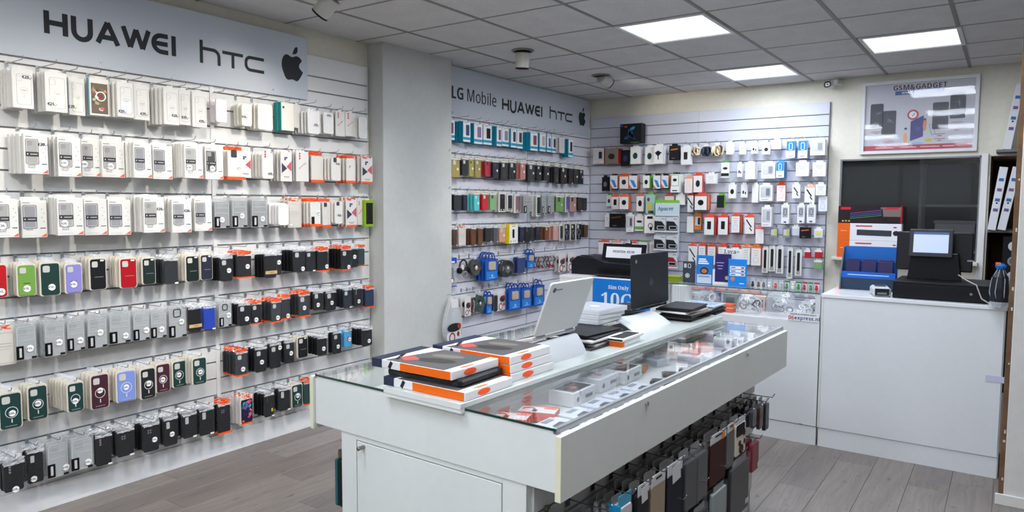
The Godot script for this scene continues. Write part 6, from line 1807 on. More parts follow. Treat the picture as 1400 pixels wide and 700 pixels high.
func tone(o: String) -> String:
	var i := o.find("#")
	if i < 0:
		return "black"
	var c := Color(o.substr(i))
	if c.v < 0.2:
		return "black"
	if c.s < 0.18:
		return "white" if c.v > 0.75 else ("grey" if c.v > 0.35 else "charcoal")
	var hh := c.h * 360.0
	var base := "red"
	if hh < 18 or hh > 335:
		base = "red" if c.s > 0.55 else "pink"
	elif hh < 45:
		base = "brown" if c.v < 0.55 else "salmon pink"
	elif hh < 70:
		base = "yellowish"
	elif hh < 165:
		base = "green"
	elif hh < 200:
		base = "turquoise" if c.v > 0.5 else "dark green"
	elif hh < 262:
		base = "blue"
	elif hh < 335:
		base = "purple" if c.v < 0.6 else "mauve"
	if c.v < 0.35 and not base.begins_with("dark"):
		base = "dark " + base
	return base

func pack_words(k: String, o: String) -> Array:
	match k:
		"mag": return ["white phone case carton printed with ring", "carton"]
		"cry": return ["white carton with dark window and orange corner", "carton"]
		"sil": return [tone(o) + " silicone phone case in cream tray", "phone case"]
		"ms": return [tone(o) + " phone case with white ring print", "phone case"]
		"clr": return ["clear phone case blister with black label", "phone case"]
		"bag": return [(tone(o) if o != "blue" else "sky blue") + " phone case in clear bag", "phone case"]
		"obag": return [tone(o) + " phone case in orange-topped bag", "phone case"]
		"band": return ["black phone case with tan card band", "phone case"]
		"wbag": return ["whitish phone case in clear bag", "phone case"]
		"owhite": return ["white phone case in orange-topped bag", "phone case"]
		"pill": return ["small white phone case pouch", "phone case"]
		"tri": return ["white printed phone case card", "phone case"]
		"otri": return ["white triangle-printed card with orange top", "phone case"]
		"ocard": return ["pale framed card with orange top", "card"]
		"photo": return ["photo-printed pack with white ring", "pack"]
		"ophoto": return ["colourful phone case in orange-topped bag", "phone case"]
		"tealcard": return ["white card carton with teal spine", "carton"]
		"gbox": return ["lime green carton with black window", "carton"]
		"teal": return ["white phone case carton with blue sides", "carton"]
		"hc": return [tone(o) + " phone case under pale header card", "phone case"]
		"frm": return [tone(o) + " phone case in white tray", "phone case"]
		"yel": return ["yellow-sided white carton with black print", "carton"]
		"bluec": return ["blue cable blister card", "cable pack"]
		"coil": return ["round coiled cable in clear shell", "cable pack"]
		"wires": return ["loose cable pack in clear bag", "cable pack"]
		"wred": return ["white earphone card with red rings", "earphones"]
		"blueb": return ["blue-topped bag with dark phone mount", "phone mount"]
		"headset": return ["black headset in clear bag", "headset"]
		"pear": return ["large pear-shaped bag of earphones", "earphones"]
	return ["pack", "pack"]

var hook_mesh := {}

func hook(at: Vector3, turn: float, length: float, label: String, group: String) -> void:
	# origin where the plate leaves the groove
	var l := snappedf(length, 0.02)
	var t := thing("wire_hook", label, "hook", at, turn, group)
	var chrome := mat("#a9abae", 0.3, 0.8)
	part(t, "plate", box(0.016, 0.032, 0.003, 0.0006), mat("#9a9c9f", 0.4, 0.5), Vector3(0, -0.012, 0.002))
	part(t, "prong", tube("prong%.2f" % l, [Vector3(0, -0.006, 0.0), Vector3(0, -0.006, l * 0.5), Vector3(0, -0.005, l - 0.012), Vector3(0, 0.0, l - 0.004), Vector3(0, 0.012, l)], 0.0021, 6), chrome)

# one hook with its queue of packs; n = outward normal, front = distance of the front pack from the slats
func hang(d: Array, base: Vector3, n: Vector3, turn: float, rail_y: float, where: String, rail: String, n_from: int, ref: String) -> void:
	# d: along, top, w, h, kind, option, stack, front, price
	var k: String = d[4]
	var o: String = d[5]
	var w: float = d[2]
	var h: float = d[3]
	var bottom: float = d[1] - h
	var top: float = min(d[1], rail_y - 0.012)
	h = top - bottom
	var ws := pack_words(k, o)
	var place := "%s rail, %s from the %s" % [rail, ordinal(n_from), ref]
	var label := "%s, %s" % [ws[0], place]
	var grp := "%s on the %s rail %s" % [PACK_NAME[k].replace("_", " ") + "s", rail, where]
	var depth: float = PACK_DEPTH.get(k, 0.015) + 0.002
	var count: int = d[6]
	for i in count + 1:
		var off: float = d[7] - i * max(depth, (d[7] - depth) / (count + 0.6))
		if off < depth * 0.8:
			break
		var jig := 0.0 if i == 0 else rng.randf_range(-0.004, 0.004)
		var at := base + n * off
		at += Vector3(n.z, 0, -n.x).normalized() * (jig)
		at.y = bottom + (rng.randf_range(0.0, 0.004) if i > 0 else 0.0)
		var t := thing(PACK_NAME[k], label if i == 0 else "spare %s, %s back, %s" % [shorten(ws[0]), ordinal(i), place], ws[1], at, turn + rng.randf_range(-0.05, 0.05) * (1.0 if i == 0 else 0.5), grp)
		make_pack(t, k, o, w, h, d[8] if i == 0 else [], i == 0)
	var hy := rail_y
	hook(Vector3(base.x, hy, base.z) + n * 0.0, turn, d[7] + 0.02, "chrome wire hook, %s" % place, "chrome hooks %s" % where)

func shorten(s: String) -> String:
	var w := s.split(" ")
	return " ".join(w.slice(0, 5)) if w.size() > 5 and not w[4] in ["and", "with", "in", "of"] else " ".join(w.slice(0, 4)) if w.size() > 4 else s

const RAILS7 := ["top", "second", "third", "fourth", "fifth", "sixth", "lowest"]
const RAILS6 := ["top", "second", "third", "fourth", "fifth", "lowest"]

func stock_long_wall() -> void:
	for r in 7:
		var row: Array = LONG[r]
		for i in row.size():
			var d: Array = row[i]
			hang(d, Vector3(-3.79, 0, d[0]), Vector3(1, 0, 0), PI / 2, 2.124 - 0.294 * r, "of the long wall", "long wall " + RAILS7[r], row.size() - 1 - i, "pillar")
	hook(Vector3(-3.79, 0.654, -2.36), PI / 2, 0.12, "empty chrome wire hook on the long wall's sixth rail", "")

func stock_corner_wall() -> void:
	for r in 6:
		var row: Array = CORNER[r]
		for i in row.size():
			var d: Array = row[i]
			hang(d, Vector3(-3.79, 0, d[0]), Vector3(1, 0, 0), PI / 2, [2.205, 1.911, 1.617, 1.323, 1.062, 0.775][r] , "of the corner wall", "corner wall " + RAILS6[r], i, "pillar")

# ---------------------------------------------------------------------  back wall
const BACK_RAIL := [2.112, 1.8135, 1.6145, 1.4155, 1.117, 1.913, 1.714, 1.515, 1.316, 1.117, 1.0175]

func hexs(s: String) -> String:
	return "#" + s.right(6)

func icon(t: Node3D, ic: String, w: float, h: float) -> void:
	if ic == "" or ic[0] == "x":
		return
	var m := mat(hexs(ic), 0.5)
	var z := 0.0009
	match ic[0]:
		"o": part(t, "product_print", ellipse(snappedf(w * 0.5, 0.002), snappedf(h * 0.38, 0.002), 0.001), m, Vector3(0, h * 0.48, z))
		"r": part(t, "product_print", slab(w * 0.4, h * 0.42, 0.001, 0.005), m, Vector3(0, h * 0.5, z))
		"d":
			part(t, "product_print", box(0.012, h * 0.5, 0.001), m, Vector3(-w * 0.05, h * 0.58, z), Vector3(0, 0, 0.6))
			part(t, "product_print", box(0.01, h * 0.22, 0.001), m, Vector3(w * 0.15, h * 0.26, z), Vector3(0, 0, 0.6))
		"q":
			part(t, "window_print", slab(w * 0.72, h * 0.6, 0.0008, 0.003), mat("#c6c9cc", 0.3), Vector3(0, h * 0.56, z))
			part(t, "product_print", slab(w * 0.3, h * 0.46, 0.001, 0.008), m, Vector3(w * 0.16, h * 0.56, z + 0.0005))
			part(t, "window_rim", rframe(w * 0.76, h * 0.64, 0.003, 0.0016), m, Vector3(0, h * 0.56, z))
			part(t, "print_line", box(w * 0.5, 0.004, 0.0006), mat("#8b8d90", 0.5), Vector3(-w * 0.06, h * 0.1, z))
		"h":
			part(t, "product_print", slab(w * 0.26, h * 0.24, 0.001, 0.005), m, Vector3(-w * 0.14, h * 0.4, z))
			part(t, "product_print", slab(w * 0.2, h * 0.18, 0.001, 0.005), m, Vector3(w * 0.18, h * 0.34, z))
			part(t, "print_line", box(w * 0.5, 0.003, 0.0006), mat("#b9bbbd", 0.5), Vector3(0, h * 0.12, z))
		"v":
			for i in 3:
				part(t, "print_line", box(w * (0.6 - 0.12 * i), 0.004, 0.0006), m, Vector3(0, h * (0.78 - 0.12 * i), z))
			part(t, "product_print", rframe(w * 0.5, h * 0.26, 0.006, 0.0022), m, Vector3(0, h * 0.3, z))
		"u":
			part(t, "blue_print", box(w * 0.94, h * 0.55, 0.0008), m, Vector3(0, h * 0.71, z))
			part(t, "cable_print", rframe(w * 0.4, h * 0.42, 0.012, 0.004), mat("#e6eef4", 0.5), Vector3(0, h * 0.68, z + 0.0006))
			part(t, "print_line", box(w * 0.5, 0.006, 0.0006), mat("#3d6f9c", 0.5), Vector3(0, h * 0.12, z))
		"w":
			part(t, "blue_blade", poly("bl%.3f|%.3f" % [w, h], PackedVector2Array([Vector2(-w * 0.4, h * 0.7), Vector2(w * 0.1, h * 0.62), Vector2(w * 0.44, h * 0.12), Vector2(w * 0.1, h * 0.1)]), 0.0008), m, Vector3(0, 0, z))
			part(t, "orange_corner", poly("oc%.3f|%.3f" % [w, h], PackedVector2Array([Vector2(-w * 0.48, 0.002), Vector2(-w * 0.05, 0.002), Vector2(-w * 0.48, h * 0.34)]), 0.0008), mat("#dd6a24", 0.5), Vector3(0, 0, z))
			part(t, "dark_foot", box(w * 0.8, 0.012, 0.02), mat("#1c1d1f", 0.5), Vector3(w * 0.1, -0.006, -0.012))
		"s":
			part(t, "green_frame", rframe(w * 0.96, h * 0.62, 0.003, 0.005), m, Vector3(0, h * 0.66, z))
			part(t, "product_print", ellipse(snappedf(w * 0.5, 0.002), 0.03, 0.001), mat("#232527", 0.5), Vector3(0, h * 0.68, z))
			part(t, "print_line", box(w * 0.6, 0.01, 0.0006), mat("#26282a", 0.5), Vector3(0, h * 0.1, z))
		"y":
			part(t, "product_print", ellipse(snappedf(w * 0.6, 0.002), 0.026, 0.001), mat("#2a2d2e", 0.5), Vector3(0, h * 0.62, z))
			part(t, "coloured_band", box(w * 0.96, h * 0.2, 0.0008), m, Vector3(0, h * 0.2, z))
		"p":
			part(t, "product_print", ellipse(snappedf(w * 0.52, 0.002), 0.05, 0.001), mat("#1a1a1c", 0.5), Vector3(-w * 0.02, h * 0.58, z))
			for sx in [-1, 1]:
				part(t, "product_print", box(w * 0.22, 0.012, 0.001), mat("#1a1a1c", 0.5), Vector3(sx * w * 0.26, h * 0.6, z))
			part(t, "product_print", box(0.012, h * 0.34, 0.001), mat("#1a1a1c", 0.5), Vector3(0, h * 0.4, z))
		"b":
			part(t, "colour_stripe", box(w * 0.7, h * 0.1, 0.0008), m, Vector3(0.0, h * 0.74, z), Vector3(0, 0, 0.12))
			part(t, "print_line", box(w * 0.3, 0.004, 0.0006), mat("#8d8d8f", 0.5), Vector3(-w * 0.1, h * 0.14, z))
		"f":
			part(t, "yellow_figure", ellipse(snappedf(w * 0.4, 0.002), snappedf(h * 0.5, 0.002), 0.001), m, Vector3(-w * 0.05, h * 0.38, z))
			part(t, "brown_print", ellipse(0.03, 0.04, 0.001), mat("#6b4a35", 0.5), Vector3(-w * 0.2, h * 0.74, z))
			part(t, "dark_foot", box(w * 0.6, h * 0.14, 0.0008), mat("#2b3a3a", 0.5), Vector3(w * 0.1, h * 0.08, z))
		"z":
			part(t, "window_print", slab(w * 0.66, h * 0.52, 0.0008, 0.006), mat("#a9adb2", 0.3), Vector3(0, h * 0.6, z))
			part(t, "product_print", rframe(w * 0.4, h * 0.36, 0.014, 0.006), mat("#5d6166", 0.4), Vector3(0, h * 0.62, z + 0.0006))
			part(t, "blue_mark", box(w * 0.34, 0.014, 0.0008), m, Vector3(0.0, h * 0.09, z))
		"e":
			part(t, "headset_print", rframe(w * 0.42, h * 0.32, 0.026, 0.007), m, Vector3(w * 0.06, h * 0.4, z), Vector3(0, 0, 0.4))
			part(t, "product_print", ellipse(0.028, 0.04, 0.001), m, Vector3(w * 0.1, h * 0.26, z))
			part(t, "black_top", box(w * 0.5, h * 0.14, 0.0008), m, Vector3(0, h * 0.86, z))

func icon_words(ic: String) -> String:
	if ic == "":
		return "plain"
	return {"o": "oval print", "r": "dark upright print", "d": "dark rod print", "q": "framed window", "h": "two dark marks", "v": "pale line print", "u": "blue cable print", "w": "blue blade print", "s": "green frame", "y": "coloured band", "p": "dark holder print", "b": "colour stripe", "f": "yellow figure", "z": "blue foot mark", "e": "headset print", "x": "plain front"}.get(ic[0], "plain front")

func stock_back_wall() -> void:
	var order := {}
	for d in BACK:
		var r: int = d[0]
		var rail: String = ["first", "fourth", "sixth", "eighth", "eleventh", "third", "fifth", "seventh", "ninth", "eleventh", "twelfth"][r]
		var n: int = order.get(rail, 0)
		order[rail] = n + 1
		var x: float = d[1]
		var w: float = d[3]
		var rail_y: float = BACK_RAIL[r]
		var bottom: float = d[2] - d[4]
		var top: float = min(d[2], rail_y - 0.01)
		if r in [3, 4] and d[2] < rail_y - 0.06:
			top = d[2]
		var h: float = top - bottom
		var body: String = d[7]
		var dp: float = d[5]
		var front: float = d[9]
		var place := "back wall %s rail, %s from the corner" % [rail, ordinal(n)]
		var count: int = d[6]
		for i in count + 1:
			var off := front - i * (dp + 0.004)
			if off - dp < -0.004:
				break
			var at := Vector3(x, bottom, BACK_Z + 0.025 + off)
			var t: Node3D
			if body.begins_with("fluff"):
				t = thing("knitted_band_bundle", "%s fluffy bundle of patterned bands, %s" % ["dark" if n == 9 else "leopard", place], "bundle", at, 0.0, "fluffy bundles on the back wall")
				fluff(t, w, h, hexs(body))
			elif body == "strap":
				t = thing("watch_strap_pack", "tall white pack of a dark watch strap, %s" % place, "watch strap", at, rng.randf_range(-0.04, 0.04), "watch strap packs on the back wall")
				part(t, "carton", slab(w, h, 0.02, 0.004), mat("#dedcd6", 0.5), Vector3(0, h / 2, -0.011))
				part(t, "strap", slab(w * 0.42, h * 0.74, 0.004, 0.008, 0.001), mat(d[8], 0.5), Vector3(0, h * 0.56, 0.001))
				part(t, "buckle", rframe(w * 0.5, 0.02, 0.004, 0.003, 0.003), mat("#77797c", 0.3, 0.7), Vector3(0, h * 0.12, 0.0015))
				part(t, "hang_tab", slab(w * 0.7, 0.02, 0.002, 0.004), mat("#d0d2d4", 0.5), Vector3(0, h + 0.006, -0.011))
			else:
				var side: String = d[8]
				var hd: String = d[10]
				t = thing("accessory_box", "%s%s accessory box with %s, %s" % ["" if i == 0 else ["", "spare ", "rearmost "][i], tone(body), icon_words(d[11]), place], "box", at, rng.randf_range(-0.05, 0.05), "accessory boxes on the back wall")
				part(t, "carton", box(w, h, dp, 0.001), mat(side, 0.5), Vector3(0, h / 2, -dp / 2 - 0.0005))
				part(t, "front_card", box(w - 0.001, h - 0.001, 0.001), mat(body, 0.45), Vector3(0, h / 2, 0.0))
				if hd != "":
					part(t, "hang_tab", slab(w * 0.55, 0.026, 0.002, 0.005), mat(hd, 0.5), Vector3(0, h + 0.006, -dp * 0.3))
					if hd.begins_with("#e") or hd.begins_with("#d"):
						part(t, "top_stripe", box(w - 0.001, 0.016, 0.0012), mat(hd, 0.5), Vector3(0, h - 0.0085, 0.0003))
				if i == 0:
					icon(t, d[11], w, h)
		hook(Vector3(x, rail_y, BACK_Z + 0.02), 0.0, front + 0.02, "chrome wire hook, %s" % place, "chrome hooks of the back wall")
	# big black box standing on hooks by the corner
	var b := thing("gaming_box", "large black carton with blue figure standing on the back wall rail", "box", Vector3(-3.24, 2.124, BACK_Z + 0.18))
	part(b, "carton", box(0.24, 0.2, 0.1, 0.002), mat("#15171b", 0.5), Vector3(0, 0.1, -0.05))
	for q in [[0.0, 0.1, 0.05, 0.1, "#1f3f66", 0.4], [0.02, 0.15, 0.06, 0.03, "#2f7fae", 0.5], [-0.02, 0.08, 0.03, 0.09, "#27486e", -0.5], [0.03, 0.06, 0.03, 0.08, "#1d2f4c", 0.7], [-0.05, 0.06, 0.02, 0.05, "#31557c", -0.9]]:
		part(b, "figure_print", ellipse(q[2], q[3], 0.001), mat(q[4], 0.5), Vector3(q[0], q[1], 0.0006), Vector3(0, 0, q[5]))
	part(b, "badge_print", disc(0.013, 0.001, 14), mat("#3646a8", 0.5), Vector3(-0.1, 0.18, 0.0006))
	part(b, "red_print", box(0.03, 0.012, 0.001), mat("#b8452c", 0.5), Vector3(-0.055, 0.17, 0.0006))
	part(b, "green_edge", box(0.1, 0.012, 0.001), mat("#2e5c33", 0.5), Vector3(0.05, 0.008, 0.0006))
	display_stand()

func fluff(t: Node3D, w: float, h: float, c: String) -> void:
	for i in 9:
		var pts := []
		var r := RandomNumberGenerator.new()
		r.seed = c.hash() + i
		var cx := r.randf_range(-0.3, 0.3) * w
		var ph := r.randf() * TAU
		for j in 15:
			var a := TAU * j / 14.0 + ph
			pts.append(Vector3(cx + cos(a) * w * 0.26, h * 0.5 + sin(a) * h * 0.38, -0.02 + 0.012 * sin(a * 2.0 + i) - 0.002 * i))
		var col := Color(c)
		var f := 1.0 if i % 3 == 0 else (0.35 if i % 3 == 1 else 1.25)
		col = Color(min(col.r * f, 1.0), min(col.g * f, 1.0), min(col.b * f, 1.0))
		part(t, "loop", tube("fl%s%d%.3f" % [c, i, w], pts, 0.007, 6), mat("#" + col.to_html(false), 0.8))
	part(t, "hang_tab", slab(w * 0.5, 0.024, 0.002, 0.004), mat("#dcdcd6", 0.5), Vector3(0, h + 0.004, -0.02))

# white cardboard display with a green top, hung on the back wall
func display_stand() -> void:
	var x0 := -2.965
	var x1 := -2.715
	var t := thing("memory_card_display", "white hanging display board with green top full of memory packs", "display board", Vector3((x0 + x1) / 2, 0.95, BACK_Z + 0.16))
	var w := x1 - x0
	part(t, "board", box(w, 0.57, 0.02, 0.002), mat("#c9ced4", 0.5), Vector3(0, 0.305, -0.03))
	part(t, "header", box(w, 0.15, 0.012, 0.002), mat("#c6d8e0", 0.5), Vector3(0, 0.505, -0.012))
	part(t, "green_top", box(w, 0.028, 0.013), mat("#7cc02e", 0.5), Vector3(0, 0.578, -0.012))
	part(t, "header_text", words("Apacer", 0.034, serif, 0.001), mat("#2d5c80", 0.5), Vector3(-0.012, 0.505, -0.0052))
	for r in 3:
		part(t, "ledge", box(w, 0.012, 0.05, 0.001), mat("#d5d9dd", 0.5), Vector3(0, [0.275, 0.09, -0.085][r] + 0.0, 0.0))
	var i := 0
	for y in [1.232, 1.047, 0.872]:
		for s in [-1, 1]:
			var col := "#25282c" if y > 0.9 else ("#9c1f33" if s > 0 else "#2a2c30")
			var p := thing("memory_pack", "%s memory pack on the green-topped display, %s ledge, %s" % ["red" if col == "#9c1f33" else "black and white", ["top", "middle", "lowest"][i / 2], "corner side" if s < 0 else "poster side"], "memory pack", Vector3((x0 + x1) / 2 + s * 0.065, y, BACK_Z + 0.166), 0.0, "packs on the memory display")
			part(p, "card", box(0.122, 0.14, 0.006, 0.001), mat("#d3d6d9", 0.5), Vector3(0, 0.07, 0))
			part(p, "dark_print", poly("mp%d" % s, PackedVector2Array([Vector2(-0.058, 0.004), Vector2(0.058, 0.004), Vector2(0.058, 0.05), Vector2(0.02, 0.095), Vector2(-0.058, 0.1)]), 0.001), mat(col, 0.5), Vector3(0, 0, 0.0035))
			part(p, "stick_frame", rframe(0.08, 0.036, 0.006, 0.004, 0.003), mat("#dcdfe2", 0.4), Vector3(0.012, 0.032, 0.005))
			part(p, "memory_stick", slab(0.062, 0.02, 0.005, 0.004, 0.001), mat("#191b1d", 0.4), Vector3(0.012, 0.032, 0.006))
			part(p, "print_line", box(0.04, 0.005, 0.0006), mat("#5b6066", 0.5), Vector3(0.034, 0.122, 0.0034))
			i += 1

